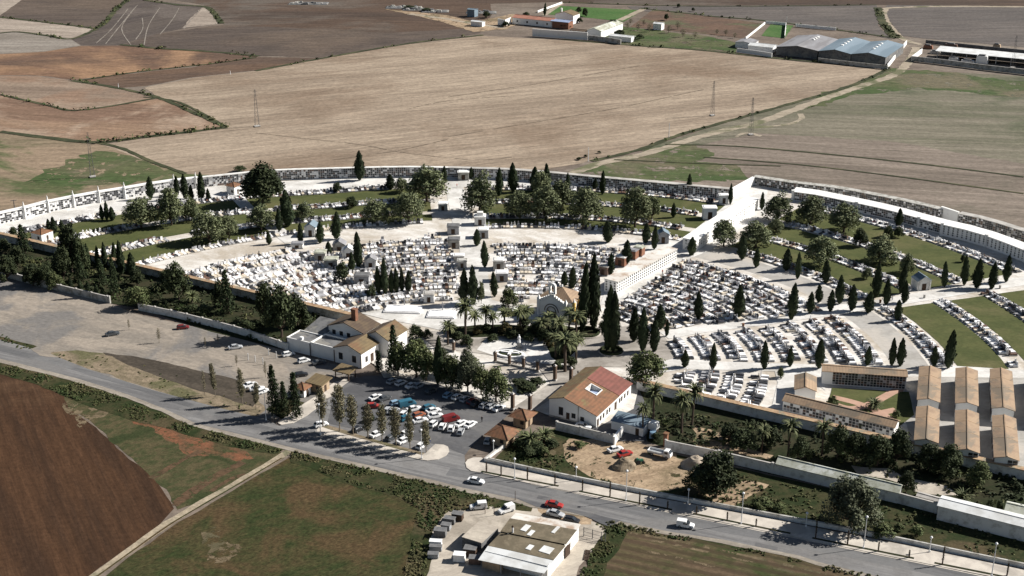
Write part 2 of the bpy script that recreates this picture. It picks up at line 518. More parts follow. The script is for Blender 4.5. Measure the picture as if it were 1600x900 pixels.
cemr = ground_mat('grey_cemetery_road', (.36, .345, .32), (.30, .285, .26), (.40, .37, .33), sc=.14, stretch=2, big=.05, grain=.1, bump=0)
lawn = ground_mat('mown_lawn', (.078, .084, .032), (.058, .068, .025), (.105, .098, .045), sc=.15, stretch=2, big=.04, grain=.2, bump=.2, c3lo=.5, c3hi=.7)
garden = ground_mat('dark_garden_ground', (.019, .024, .010), (.036, .033, .018), (.02, .026, .011), sc=.2, stretch=1.5, big=.06, grain=.35, bump=.4)  # dark green-brown ground for the gardens and planting beds
yardc = ground_mat('dusty_yard_concrete', (.42, .375, .31), (.34, .3, .25), (.25, .22, .18), ang=20, stretch=2.5, sc=.25, big=.07, grain=.14, bump=.1)
brickp = ground_mat('pink_brick_paving', (.42, .27, .2), (.36, .23, .17), None, sc=.4, stretch=1, grain=.1, bump=0)

psheet('field', [(-260, -10), (45, -6), (0, 25), (-260, 38)], Z(), f_lt, .8, 8)
psheet('field', [(45, -8), (197, -8), (180, 15), (165, 35), (150, 45), (0, 27), (0, 24)], Z(), f_gb, .8, 8)
psheet('field', [(-260, 16), (0, 28), (150, 45), (112, 60), (30, 50), (-260, 58)], Z(), f_lt, .8, 8)
psheet('field', [(-260, 56), (30, 50), (108, 60), (126, 71), (70, 80), (-260, 96)], Z(), f_gl, .8, 8)
psheet('field', [(200, -6), (226, 0), (318, 9), (332, 18), (346, 37), (285, 45), (250, 52), (185, 71), (128, 71), (112, 61), (150, 45), (172, 30)], Z(), f_st, .8, 8)
psheet('field', [(318, 10), (332, 20), (345, 37), (285, 44), (296, 30)], Z(), f_lt, 1, 6)
psheet('field', [(226, -8), (760, -8), (770, 20), (750, 50), (640, 66), (500, 88), (400, 88), (400, 60), (348, 38), (334, 14), (318, 8)], Z(), f_db, .8, 8)
psheet('field', [(185, 71), (250, 52), (348, 39), (470, 44), (600, 52), (740, 44), (752, 52), (640, 68), (500, 90), (405, 87), (300, 78)], Z(), f_gb, 2, 8)
psheet('field', [(-260, 100), (70, 81), (126, 72), (185, 71), (300, 80), (404, 88), (388, 95), (300, 104), (240, 110), (115, 125), (60, 118), (-260, 116)], Z(), f_rb, 1, 8)
psheet('field', [(115, 126), (240, 111), (300, 105), (404, 89), (500, 91), (400, 110), (300, 121), (225, 135), (190, 137)], Z(), f_rbd, 1, 8)
psheet('field', [(-260, 118), (60, 119), (120, 127), (190, 138), (245, 152), (180, 165), (115, 173), (75, 165), (0, 148), (-260, 120)], Z(), f_pk, 1, 8)
psheet('field', [(-260, 128), (0, 149), (75, 166), (115, 174), (180, 166), (248, 154), (275, 160), (320, 182), (352, 199), (250, 211), (150, 223), (80, 215), (0, 206), (-260, 180)], Z(), f_or, 1, 8)
psheet('field', [(-400, 190), (0, 208), (80, 216), (150, 224), (200, 238), (275, 268), (420, 262), (420, 300), (200, 318), (0, 372), (-400, 460)], Z(), f_tg, 1, 6)
psheet('field', [(105, 250), (150, 236), (200, 243), (272, 268), (230, 285), (150, 290), (70, 300), (30, 290)], Z(), f_gr, 5, 4)
psheet('field', [(158, 226), (250, 213), (355, 200), (320, 180), (278, 160), (247, 152), (225, 137), (300, 122), (400, 111), (500, 92), (640, 69), (755, 56), (900, 64),
                 (1100, 80), (1250, 97), (1388, 108), (1330, 133), (1230, 163), (1140, 188), (1000, 233), (920, 253), (850, 265), (740, 268), (560, 266), (390, 276), (290, 272), (240, 256)], Z(), tan_m, .8, 6)
psheet('field', [(1390, 108), (1800, 130), (1800, 300), (1400, 225), (1180, 210), (1040, 240), (1000, 235), (1140, 190), (1230, 165), (1330, 135)], Z(), f_rt, 1, 6)
psheet('field', [(1040, 238), (1180, 208), (1400, 222), (1800, 290), (1800, 460), (1600, 400), (1400, 320), (1180, 300), (1000, 296), (860, 280), (890, 262), (930, 248)], Z(), f_rt2, 2, 6)
psheet('field', [(925, 256), (1000, 237), (1070, 225), (1120, 240), (1090, 252), (1160, 262), (1175, 282), (1000, 284), (900, 270)], Z(), f_gr, 5, 4)
psheet('field', [(1392, 108), (1470, 112), (1600, 128), (1700, 150), (1560, 150), (1440, 138), (1330, 150), (1250, 175), (1290, 145), (1350, 126)], Z(), f_gr, 6, 4)
psheet('field', [(760, -8), (1800, -8), (1800, 24), (1400, 8), (1100, 9), (880, 3), (760, 6)], Z(), f_db, 1, 8)
psheet('field', [(980, 10), (1100, 9), (1370, 8), (1372, 40), (1394, 62), (1330, 48), (1200, 32), (1080, 24), (990, 16)], Z(), f_ft, 1, 8)
psheet('field', [(1386, 8), (1800, 12), (1800, 96), (1600, 74), (1440, 60), (1410, 56), (1390, 34), (1382, 16)], Z(), f_ft, 1, 8)
psheet('field', [(1020, 15), (1100, 25), (1195, 37), (1160, 60), (1090, 52), (985, 42)], Z(), f_or2, 1, 6)
psheet('field', [(960, 40), (1100, 56), (1150, 66), (1150, 82), (1050, 76), (930, 64)], Z(), f_gr, 3, 5)
psheet('field', [(870, 9), (1000, 16), (992, 24), (975, 34), (920, 28), (850, 22)], Z(), lawnf, .5, 6)
psheet('field', [(1204, 38), (1240, 40), (1226, 60), (1190, 56)], Z(), lawnf, .5, 6)
psheet('field', [(600, 14), (640, 18), (700, 24), (740, 34), (800, 22), (830, 26), (790, 46), (740, 50), (690, 34)], Z(), dirtp, 2, 5)

# tracks, ditches and field edges
trk = ground_mat('sandy_track', (.33, .28, .215), (.25, .21, .16), (.12, .12, .07), sc=.25, stretch=2, big=.05, grain=.2)
ribbon('track', [(860, 286), (930, 258), (1010, 240), (1100, 212), (1180, 193), (1240, 172), (1300, 150), (1360, 130), (1400, 116), (1425, 90), (1432, 74)], 5.5, Z(), trk, 1.2)
ribbon('track', [(1440, 70), (1412, 62), (1396, 48), (1383, 30), (1382, 16), (1400, 12), (1500, 10), (1700, 12)], 5, Z(), trk, .8)
ribbon('track', [(1170, 200), (1230, 195), (1252, 185), (1250, 178)], 3, Z(), trk, 1)
ribbon('track', [(1150, 214), (1166, 208), (1190, 213)], 2, Z(), trk, 1)
ribbon('track', [(850, 24), (878, 5)], 4, Z(), trk, .3, False)
ribbon('track', [(968, 32), (1006, 14)], 5, Z(), trk, .5, False)
ribbon('track', [(640, 22), (700, 30), (745, 38), (790, 44)], 5, Z(), trk, 1)
for P in ([(205, 71), (190, 45), (205, 20), (215, 8)], [(225, 71), (232, 40), (250, 12)], [(250, 54), (270, 30), (280, 12)], [(287, 45), (300, 30), (316, 12)], [(150, 68), (175, 45), (200, 14)], [(165, 69), (184, 45), (209, 14)], [(212, 62), (223, 45), (222, 28)]):
    ribbon('field_strip', P, .7, Z(), f_gl, .2)
ditch = ground_mat('weedy_ditch', (.05, .055, .03), (.035, .04, .022), (.075, .075, .04), sc=.2, stretch=1, big=.06, grain=.3)
HEDGE = []
def edge_line(px, w, dens=0.0, tw=0):
    ribbon('ditch', px, w, Z(), ditch, w * .25)
    HEDGE.append((px, w, dens))
edge_line([(0, 27), (80, 36), (150, 45)], 3, .25)
edge_line([(150, 45), (165, 35), (182, 14), (200, 0)], 4, .5)
edge_line([(0, 52), (28, 50), (75, 56), (112, 61), (150, 46)], 3, .4)
edge_line([(225, 0), (280, 8), (316, 10), (331, 17), (346, 37)], 4, .3)
edge_line([(187, 70), (250, 76), (330, 81), (404, 88)], 3.5, .6)
edge_line([(112, 126), (180, 137), (245, 152), (300, 175), (352, 198)], 3.0, .25)
edge_line([(125, 126), (220, 112), (330, 100), (400, 90)], 2, .25)
edge_line([(0, 148), (75, 165), (115, 173), (180, 165), (245, 153)], 2.2, .25)
edge_line([(0, 206), (80, 216), (150, 223), (220, 215), (300, 206), (354, 199)], 4, .9)
edge_line([(225, 152), (280, 160), (355, 199)], 1.6, .0)
edge_line([(150, 223), (190, 232), (240, 254), (290, 272)], 2.4, .0)
edge_line([(400, 111), (500, 92), (640, 68), (755, 55)], 3, .15)
edge_line([(880, 62), (1000, 72), (1100, 79), (1220, 92), (1390, 108)], 3.5, .3)
edge_line([(1388, 108), (1330, 134), (1230, 164), (1140, 189), (1060, 212), (1000, 234), (925, 252)], 3.0, .12)
edge_line([(1100, 25), (1200, 33), (1330, 50), (1400, 60)], 3, .2)
edge_line([(1000, 13), (1100, 24)], 3, .2)
edge_line([(880, 4), (1100, 10), (1370, 8)], 2.5, .1)
edge_line([(1372, 12), (1378, 32), (1392, 52), (1404, 60)], 6, .8)
edge_line([(1040, 226), (1150, 229), (1300, 242), (1450, 258), (1600, 277)], 1.6, .0)
edge_line([(960, 250), (1100, 256), (1220, 260)], 1.2, .0)
edge_line([(1100, 246), (1250, 258), (1400, 276), (1600, 303)], 1.4, .0)
wtm = ground_mat('wheel_track_soil', (.19, .15, .112), (.15, .12, .09), None, ragged=(.12, .42))
for P in ([(400, 208), (470, 216), (560, 226), (640, 240), (740, 250), (800, 246)], [(700, 214), (820, 194), (960, 170), (1100, 140)], [(700, 152), (760, 143), (840, 131), (1000, 103)],
          [(640, 170), (700, 158), (800, 150)], [(520, 250), (620, 236), (700, 218)]):
    ribbon('wheel_track', P, .45, Z(), wtm, .1)

# foreground left
zc[0] = .02
psheet('field', [(-200, 500), (0, 575), (60, 598), (105, 622), (112, 640), (150, 668), (192, 708), (225, 735), (255, 765), (273, 795), (243, 825), (190, 862), (120, 915), (-300, 960)], Z(), plough, .5, 3)
psheet('field', [(100, 620), (150, 630), (250, 665), (340, 690), (440, 706), (442, 716), (380, 748), (320, 782), (275, 797), (258, 765), (225, 733), (192, 706), (150, 666), (112, 640)], Z(), weedy, .8, 2)
psheet('bare_earth', [(205, 653), (250, 662), (320, 684), (385, 705), (395, 716), (370, 722), (330, 712), (300, 714), (255, 685), (225, 668)], Z(), redst, 2, 1.5)
psheet('bare_earth', [(100, 628), (140, 632), (175, 642), (160, 655), (125, 668), (108, 645)], Z(), dirtr, 1.6, 1.5)
psheet('field', [(452, 715), (500, 733), (560, 752), (640, 778), (655, 790), (648, 840), (640, 920), (140, 920), (200, 872), (280, 816), (360, 768)], Z(), green, .6, 3)
for P, w in (([(236, 748), (280, 722), (312, 705)], 2.2), ([(270, 790), (320, 755), (380, 722)], 3.2), ([(330, 768), (362, 748), (385, 742)], 2)):
    ribbon('farm_track', P, w * .8, Z(), dtrk, .5)
psheet('bare_earth', [(310, 850), (335, 825), (350, 840), (380, 862), (345, 880)], Z(), dirtr, 3, 1.5)
grp = ground_mat('farm_path', (.33, .275, .2), (.25, .21, .15), (.15, .14, .09), sc=.4, stretch=2, big=.08)
ribbon('farm_path', [(452, 704), (425, 722), (380, 748), (320, 783), (262, 818), (200, 862), (140, 905)], 2.1, Z(), grp, .4)
ribbon('verge', [(440, 716), (380, 752), (320, 787), (262, 822), (200, 866), (140, 909)], .5, Z(), green, .1)
# verge and scrub strips
psheet('verge', [(-20, 555), (60, 580), (125, 597), (200, 622), (300, 664), (370, 682), (445, 702), (430, 710), (360, 698), (280, 676), (200, 655), (130, 632), (60, 602), (-20, 578)], Z(), scrubg, .8, 2)
psheet('verge', [(455, 700), (520, 717), (600, 734), (720, 762), (830, 791), (830, 800), (745, 790), (700, 800), (678, 830), (668, 900), (660, 920), (628, 920), (640, 850), (655, 795), (620, 778), (540, 755), (455, 722)], Z(), scrubg, .8, 2)
psheet('verge', [(915, 806), (965, 812), (1050, 832), (1180, 857), (1300, 884), (1400, 905), (1400, 920), (905, 920), (925, 860), (950, 825)], Z(), scrubg, .8, 2)
cropf = ground_mat('dry_crop_rows', (.10, .07, .044), (.075, .062, .032), (.04, .05, .018), ang=-22, stretch=8, sc=.4, big=.035, furrow=3.0, fstr=.6, warp=3, bump=.5, grain=.35)
psheet('field', [(985, 826), (1060, 838), (1180, 864), (1310, 893), (1400, 915), (1390, 940), (925, 940), (950, 880)], Z(), cropf, .8, 3)
for P in ([(985, 833), (1060, 846), (1180, 872), (1300, 900)], [(990, 840), (1060, 853), (1170, 878), (1280, 905)], [(1000, 860), (1060, 872), (1140, 893)]):
    ribbon('farm_track', P, .8, Z(), dirtr, .2)
# gravel lot and bank
psheet('gravel_lot', [(-40, 420), (0, 431), (110, 458), (172, 474), (216, 492), (300, 510), (450, 550), (530, 572), (560, 590), (530, 612), (510, 632), (470, 650), (420, 656), (330, 640), (240, 612), (170, 592), (110, 566), (50, 547), (-40, 522)], Z(), gravel, .3, 4)
psheet('bank', [(-20, 522), (18, 530), (60, 542), (48, 550), (20, 546), (-20, 534)], Z(), scrubg, .8, 2)
bank = ground_mat('dry_weed_bank', (.21, .165, .115), (.14, .115, .075), (.10, .095, .05), ang=-28, stretch=2, sc=.35, big=.08, bump=.6, grain=.4)
psheet('bank', [(78, 552), (120, 548), (180, 556), (260, 578), (330, 600), (400, 620), (415, 640), (400, 652), (330, 635), (240, 609), (160, 583), (95, 562)], Z(), bank, .8, 2)
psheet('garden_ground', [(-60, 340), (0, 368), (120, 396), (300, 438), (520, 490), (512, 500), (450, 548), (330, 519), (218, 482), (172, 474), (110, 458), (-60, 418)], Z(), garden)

psheet('dark_ground_patch', [(160, 552), (205, 556), (290, 574), (375, 596), (405, 622), (395, 636), (350, 622), (290, 604), (245, 588), (200, 570)], Z(), ground_mat('dark_brown_ground', (.05, .042, .033), (.07, .058, .045), None, ang=-25, stretch=4, sc=.2, bump=.3), .8, 2)  # darker brown patch laid across the weedy bank
# cemetery floor
zc[0] = .27
floor_px = [(-60, 372), (0, 352), (40, 342), (85, 330), (127, 322), (204, 309), (255, 301), (307, 294), (355, 289), (450, 279), (555, 276), (700, 276), (785, 278), (875, 284), (1000, 296), (1100, 305), (1142, 312),
            (1180, 288), (1300, 306), (1444, 334), (1600, 378), (1720, 410), (1720, 765), (1600, 742), (1415, 700), (1180, 650), (998, 606), (990, 640), (935, 668), (862, 652), (830, 640), (805, 640), (770, 630), (686, 600), (640, 588), (600, 592), (590, 575), (570, 560), (510, 520), (522, 489), (360, 450), (132, 398), (0, 366), (-60, 350)]
psheet('cemetery_floor', floor_px, Z(), cemg)
def rwarp(c, r, t):
    if c != C1 or t < 108: return r
    K = [(140, 2), (147, 4), (159, 13), (175, 20), (215, 21)]
    f = 2 if r < 140 else 21
    for (a, fa), (b, fb) in zip(K, K[1:]):
        if a <= r <= b: f = fa + (fb - fa) * (r - a) / (b - a)
    if r < 137: f = 0
    return r + f * min(42, t - 108) / 32
def PW(c, r, t): return PO(c, rwarp(c, r, t), t)
def band(c, r0, r1, t0, t1, mat, name='lawn', edge=.25):
    n = max(6, int(abs(t1 - t0) * 1.2))
    P = [PW(c, r0, t0 + (t1 - t0) * i / n) for i in range(n + 1)] + [PW(c, r1, t1 + (t0 - t1) * i / n) for i in range(n + 1)]
    Q = []
    n = len(P)
    for i in range(n):      # clip at the front wall
        a, b = P[i], P[(i + 1) % n]
        da, db = toAB(*a)[1] - 312.5, toAB(*b)[1] - 312.5
        if da >= 0: Q.append(a)
        if da * db < 0:
            t = da / (da - db); Q.append((a[0] + (b[0] - a[0]) * t, a[1] + (b[1] - a[1]) * t))
    if len(Q) > 3: return sheet(name, Q, Z(), mat, edge, 3)
band(C1, 137, 144, 96, 150, cemg, 'cemetery_road')
band(C2, 108, 119, 60, 99, cemg, 'cemetery_road')
band(C2, 107, 117.5, -5, 60, cemr, 'cemetery_road')
band(C1, 198, 214, 90, 156, cemw, 'cemetery_road')
band(C2, 176, 192, 60, 99, cemw, 'cemetery_road')
for r0, r1 in ((149.2, 157.2), (161, 173), (177.3, 192.5)): band(C1, r0, r1, 95, 158, lawn)
for r0, r1 in ((124.4, 132.2), (136.8, 151), (155.8, 169.2)): band(C2, r0, r1, 61, 97, lawn)
for r0, r1 in ((125, 137.8), (143.8, 157.8), (164, 182.3)): band(C2, r0, r1, 23, 53, lawn)
for r0, r1 in ((126, 140.5), (147, 160), (166, 182)): band(C2, r0, r1, -3.5, 18.5, lawn)
zc[0] = max(zc[0], .33)
def avenue(px, mat=cemw, name='avenue'): return psheet(name, px, Z(), mat)
avenue([(697, 277), (721, 277), (725, 300), (737, 345), (752, 385), (762, 425), (768, 470), (728, 470), (724, 430), (716, 380), (706, 345), (699, 310)])
avenue([(1146, 312), (1176, 290), (1200, 290), (1196, 335), (1140, 372), (1110, 392), (1062, 412), (975, 468), (960, 480), (938, 476), (944, 460), (1020, 380), (1070, 372)])
avenue([(1030, 520), (1100, 509), (1230, 487), (1370, 470), (1440, 458), (1520, 446), (1600, 434), (1720, 416), (1720, 432), (1600, 447), (1520, 459), (1412, 477), (1300, 494), (1190, 510), (1100, 521), (1045, 531)])
avenue([(352, 300), (372, 300), (398, 326), (430, 348), (468, 376), (446, 382), (420, 362), (384, 336)])
avenue([(960, 560), (1030, 560), (1110, 566), (1290, 572), (1440, 582), (1470, 572), (1600, 580), (1720, 590), (1720, 606), (1600, 598), (1430, 592), (1420, 596), (1285, 590), (1215, 582), (1070, 578), (1030, 585), (960, 570)])
avenue([(1210, 580), (1285, 590), (1290, 612), (1258, 590), (1240, 618), (1224, 640), (1205, 640), (1215, 600)])
cemd = ground_mat('worn_forecourt_paving', (.30, .275, .245), (.22, .20, .175), (.38, .35, .31), sc=.2, stretch=2, big=.06, grain=.14, bump=0)
avenue([(600, 480), (690, 478), (715, 470), (770, 470), (790, 476), (800, 500), (770, 520), (700, 520), (655, 510), (600, 500), (560, 490)])
avenue([(650, 520), (780, 515), (900, 520), (990, 510), (1040, 530), (1060, 560), (1000, 575), (940, 575), (900, 600), (830, 645), (800, 640), (860, 600), (840, 575), (760, 555), (680, 545)], cemd)
avenue([(760, 530), (850, 535), (890, 550), (880, 572), (800, 566), (745, 548)], cemw)
psheet('courtyard', [(1412, 590), (1600, 592), (1720, 598), (1720, 766), (1600, 740), (1424, 696), (1415, 660)], Z(), cemr)
psheet('lawn', [(1300, 608), (1420, 614), (1428, 650), (1400, 672), (1340, 655), (1290, 640)], Z(), lawn, .2)
for P in ([(1298, 632), (1330, 640), (1362, 632), (1400, 612), (1412, 612)], [(1300, 622), (1340, 632), (1372, 645), (1398, 662)], [(1345, 655), (1372, 648), (1400, 642)]):
    ribbon('garden_path', P, 2.6, Z(), brickp, 0)
psheet('lawn', [(782, 486), (832, 482), (836, 492), (786, 498)], Z(), lawn, .3)
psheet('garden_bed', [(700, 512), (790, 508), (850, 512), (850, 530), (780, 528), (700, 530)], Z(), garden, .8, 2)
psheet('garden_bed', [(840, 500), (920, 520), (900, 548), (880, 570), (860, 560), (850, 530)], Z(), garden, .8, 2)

# road, forecourt, pavements
zc[0] = .12
up = [(-120, 497), (0, 531), (50, 545), (77, 553), (175, 592), (250, 613), (317, 631), (355, 641), (415, 655)]
lo = [(-120, 530), (0, 561), (25, 567), (125, 593), (200, 617), (254, 638), (306, 662), (370, 678), (445, 697), (492, 709), (575, 727), (620, 738), (675, 750), (725, 763), (807, 780), (832, 789), (924, 804), (960, 813), (1044, 831), (1131, 844), (1250, 869), (1280, 879), (1350, 896), (1500, 930), (1500, 990)]
up2 = [(1640, 990), (1640, 917), (1550, 901), (1472, 885), (1350, 860), (1200, 830), (1050, 800), (960, 781), (873, 762), (830, 755), (758, 738), (740, 735), (727, 727), (726, 712), (735, 700)]
lot = [(762, 675), (788, 655), (800, 640), (775, 631), (720, 612), (685, 601), (605, 588), (570, 588), (547, 594), (530, 605), (517, 622), (497, 638), (458, 660), (436, 666)]
psheet('shoulder', [(p[0] - 4, p[1] + 5) for p in lo[:-1]] + [(p[0], p[1] - 6) for p in lo[:-1]][::-1], Z(), shoulder, .5, 3)
psheet('road', [G_ for G_ in up] + lot[::-1] + up2[::-1] + lo[::-1] if False else (up + [(436, 666)] + lot[::-1][1:] + up2[::-1] + lo[::-1]), Z(), asph)
lane = ground_mat('darker_asphalt_lane', (.135, .134, .134), (.10, .10, .101), (.15, .148, .145), ang=-24, stretch=26, sc=.3, big=.05, grain=.14, bump=.05, ragged=(.06, .25))
ribbon('road_lane', [(700, 738), (760, 747), (830, 763), (960, 791), (1100, 820), (1200, 839), (1350, 870), (1480, 897), (1600, 922)], 3.6, Z(), lane, .25)
ribbon('road_lane', [(-20, 541), (60, 560), (130, 580), (220, 608), (330, 645), (420, 671), (520, 699)], 2.2, Z(), lane, .25)
for P, w in (([(560, 706), (590, 714), (612, 719)], 1.2), ([(840, 777), (862, 781)], 1.6), ([(1180, 851), (1215, 858)], 1.4)):
    ribbon('road_patch', P, w, Z(), asphd, .1, False)
psheet('car_park', [(512, 662), (520, 622), (532, 605), (548, 594), (570, 588), (605, 588), (685, 601), (720, 612), (775, 631), (800, 640), (788, 655), (762, 675), (735, 700), (726, 712), (700, 700), (660, 690), (600, 680), (540, 668)], Z(), asphd, .3)
psheet('road_mouth', [(77, 553), (95, 560), (62, 556), (48, 546), (62, 540), (90, 546)], Z(), gravel, .4, 2)
psheet('road_mouth', [(832, 789), (806, 779), (840, 786), (930, 804), (970, 814), (952, 824), (925, 812), (912, 806), (880, 798), (838, 792)], Z(), asphd, .4, 2)
for P in ([(830, 757), (960, 784), (1200, 833), (1472, 888), (1550, 904)],):
    ribbon('kerb_line', P, .35, Z() + .01, pave, 0, False)
KH = .27
raised('pavement', [(491, 676), (580, 701), (655, 719), (668, 721), (684, 719), (697, 713), (702, 706), (700, 699), (693, 696), (680, 695), (664, 710), (640, 704), (580, 690), (520, 668), (505, 664)], KH, pave)
raised('pavement', [(727, 724), (729, 732), (736, 737), (752, 740), (830, 757), (960, 783), (1200, 832), (1472, 887), (1650, 922), (1650, 903), (1475, 865), (1200, 811), (960, 767), (840, 742), (790, 730), (765, 724), (752, 716), (740, 716), (731, 719)], KH, pave)
raised('pavement', [(434, 662), (440, 665), (458, 662), (480, 650), (498, 636), (505, 625), (518, 620), (530, 608), (545, 597), (540, 592), (520, 600), (497, 618), (470, 635), (452, 648)], KH, pave)
raised('pavement', [(600, 588), (640, 583), (700, 596), (770, 618), (806, 634), (800, 641), (775, 632), (720, 613), (685, 602), (640, 592)], KH, pave)
psheet('lawn', [(415, 640), (440, 655), (460, 648), (475, 630), (450, 622)], .15, scrubg, .4)
ribbon('planting_bed', [(505, 666), (560, 683), (620, 700), (662, 711)], 1.5, KH + .03, bank, .2, False)
for P in ([(752, 738), (873, 761)], [(905, 769), (1050, 798)], [(1083, 804), (1235, 835)], [(1269, 842), (1428, 874)], [(1460, 881), (1600, 909)]):
    ribbon('planting_bed', P, .7, KH + .03, garden, .05, False)

# yards on the right
zc[0] = .02
psheet('scrub_ground', [(765, 724), (800, 690), (870, 668), (935, 688), (1010, 700), (1200, 742), (1465, 800), (1720, 850), (1720, 915), (1600, 885), (1475, 860), (1200, 806), (960, 761), (840, 737)], Z(), scrubg, .3, 3)
psheet('dirt_yard', [(838, 712), (856, 700), (875, 706), (880, 722), (860, 730), (840, 726)], Z(), dirtr, 2, 1.5)
psheet('dirt_yard', [(890, 688), (950, 684), (985, 690), (1045, 705), (1085, 730), (1075, 762), (1020, 768), (950, 750), (905, 740), (885, 720), (880, 704)], Z(), dirtp, 2.2, 2)
psheet('dirt_yard', [(1105, 775), (1160, 750), (1200, 757), (1170, 785), (1130, 792)], Z(), dirtp, 2, 2)
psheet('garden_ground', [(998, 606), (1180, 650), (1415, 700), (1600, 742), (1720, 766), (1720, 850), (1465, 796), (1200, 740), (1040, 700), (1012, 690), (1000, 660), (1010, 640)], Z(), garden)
psheet('dirt_yard', [(1085, 690), (1160, 695), (1210, 712), (1200, 720), (1110, 705)], Z(), dirtp, 2, 2)
psheet('dirt_yard', [(1330, 728), (1390, 732), (1420, 748), (1480, 760), (1500, 775), (1430, 768), (1395, 752), (1340, 742)], Z(), yardc, 1.5, 2)
psheet('dirt_yard', [(1075, 665), (1120, 675), (1150, 690), (1090, 690)], Z(), dirtp, 2, 2)
psheet('courtyard', [(935, 668), (998, 610), (1012, 640), (1010, 690), (960, 690), (860, 655), (868, 650)], Z() + .1, asphd, .2)
psheet('workshop_yard', [(665, 838), (678, 812), (712, 792), (740, 784), (812, 790), (850, 786), (915, 812), (950, 826), (940, 850), (905, 885), (890, 930), (640, 930), (660, 880)], Z(), yardc, .6, 2)
psheet('bare_earth', [(838, 792), (870, 800), (925, 806), (922, 818), (905, 820), (850, 805)], Z(), dirtp, .8, 2)
# ------------------------------------------------------------ walls and niche walls
CG = .30        # level of the cemetery floor
def wall(name, label, cat, px, h, t, mat, coping=None, world=False, z=0, cop_h=.12, over=.06, cop_name='coping'):
    P = px if world else [G(*p) for p in px]
    ox, oy = P[0]
    r = thing(name, label, cat, ox, oy, z)
    Q = [(p[0] - ox, p[1] - oy) for p in P]
    def strip(w, z0, z1, m):
        b = MB(); R = ribbon_pts(Q, w); n = len(Q)
        L, Rr = R[:n], R[n:][::-1]
        for i in range(n - 1):
            b.prism([Rr[i], Rr[i + 1], L[i + 1], L[i]], z0, z1, m)
        return b
    strip(t, 0, h, mat).build('wall_body', r)
    if coping: strip(t + 2 * over, h, h + cop_h, coping).build(cop_name, r)
    return r

def niche_face(b, p, q, z0, tiers, th, nw, off, palette, gap=.14, thick=.06):
    """grid of burial niche plates on the vertical face from p to q (outside is to the right of p->q)"""
    L = hypot(q[0] - p[0], q[1] - p[1])
    ux, uy = (q[0] - p[0]) / L, (q[1] - p[1]) / L
    nx, ny = uy, -ux
    n = max(1, int(L / nw))
    w = L / n
    if gap > .2:
        vs = [(p[0] + nx * off * .4, p[1] + ny * off * .4, z0), (q[0] + nx * off * .4, q[1] + ny * off * .4, z0), (q[0] + nx * off * .4, q[1] + ny * off * .4, z0 + tiers * th), (p[0] + nx * off * .4, p[1] + ny * off * .4, z0 + tiers * th)]
        b.add(vs, [(0, 1, 2, 3)], WHITE)
    for i in range(n):
        for k in range(tiers):
            m = random.choice(palette)
            if m is None: continue
            gx = gap if gap < .2 else w - .55
            a0, a1 = i * w + gx / 2, (i + 1) * w - gx / 2
            za, zb = z0 + k * th + gap / 2, z0 + (k + 1) * th - gap / 2
            def T(a, d, z): return (p[0] + ux * a + nx * (off + d), p[1] + uy * a + ny * (off + d), z)
            vs = [T(a0, 0, za), T(a1, 0, za), T(a1, 0, zb), T(a0, 0, zb), T(a0, thick, za), T(a1, thick, za), T(a1, thick, zb), T(a0, thick, zb)]
            b.add(vs, [(4, 5, 6, 7), (0, 1, 5, 4), (1, 2, 6, 5), (2, 3, 7, 6), (3, 0, 4, 7)], m)
PAL_DARK = [GRAN, GRAN, GRAN, MARG, MARB, GRAN, BROWNG, GRAN, None]
PAL_LIT = [GRAN, MARB, GRAN, MARG, GRAN, MARB, None]
PAL_EMPTY = [GLASS]

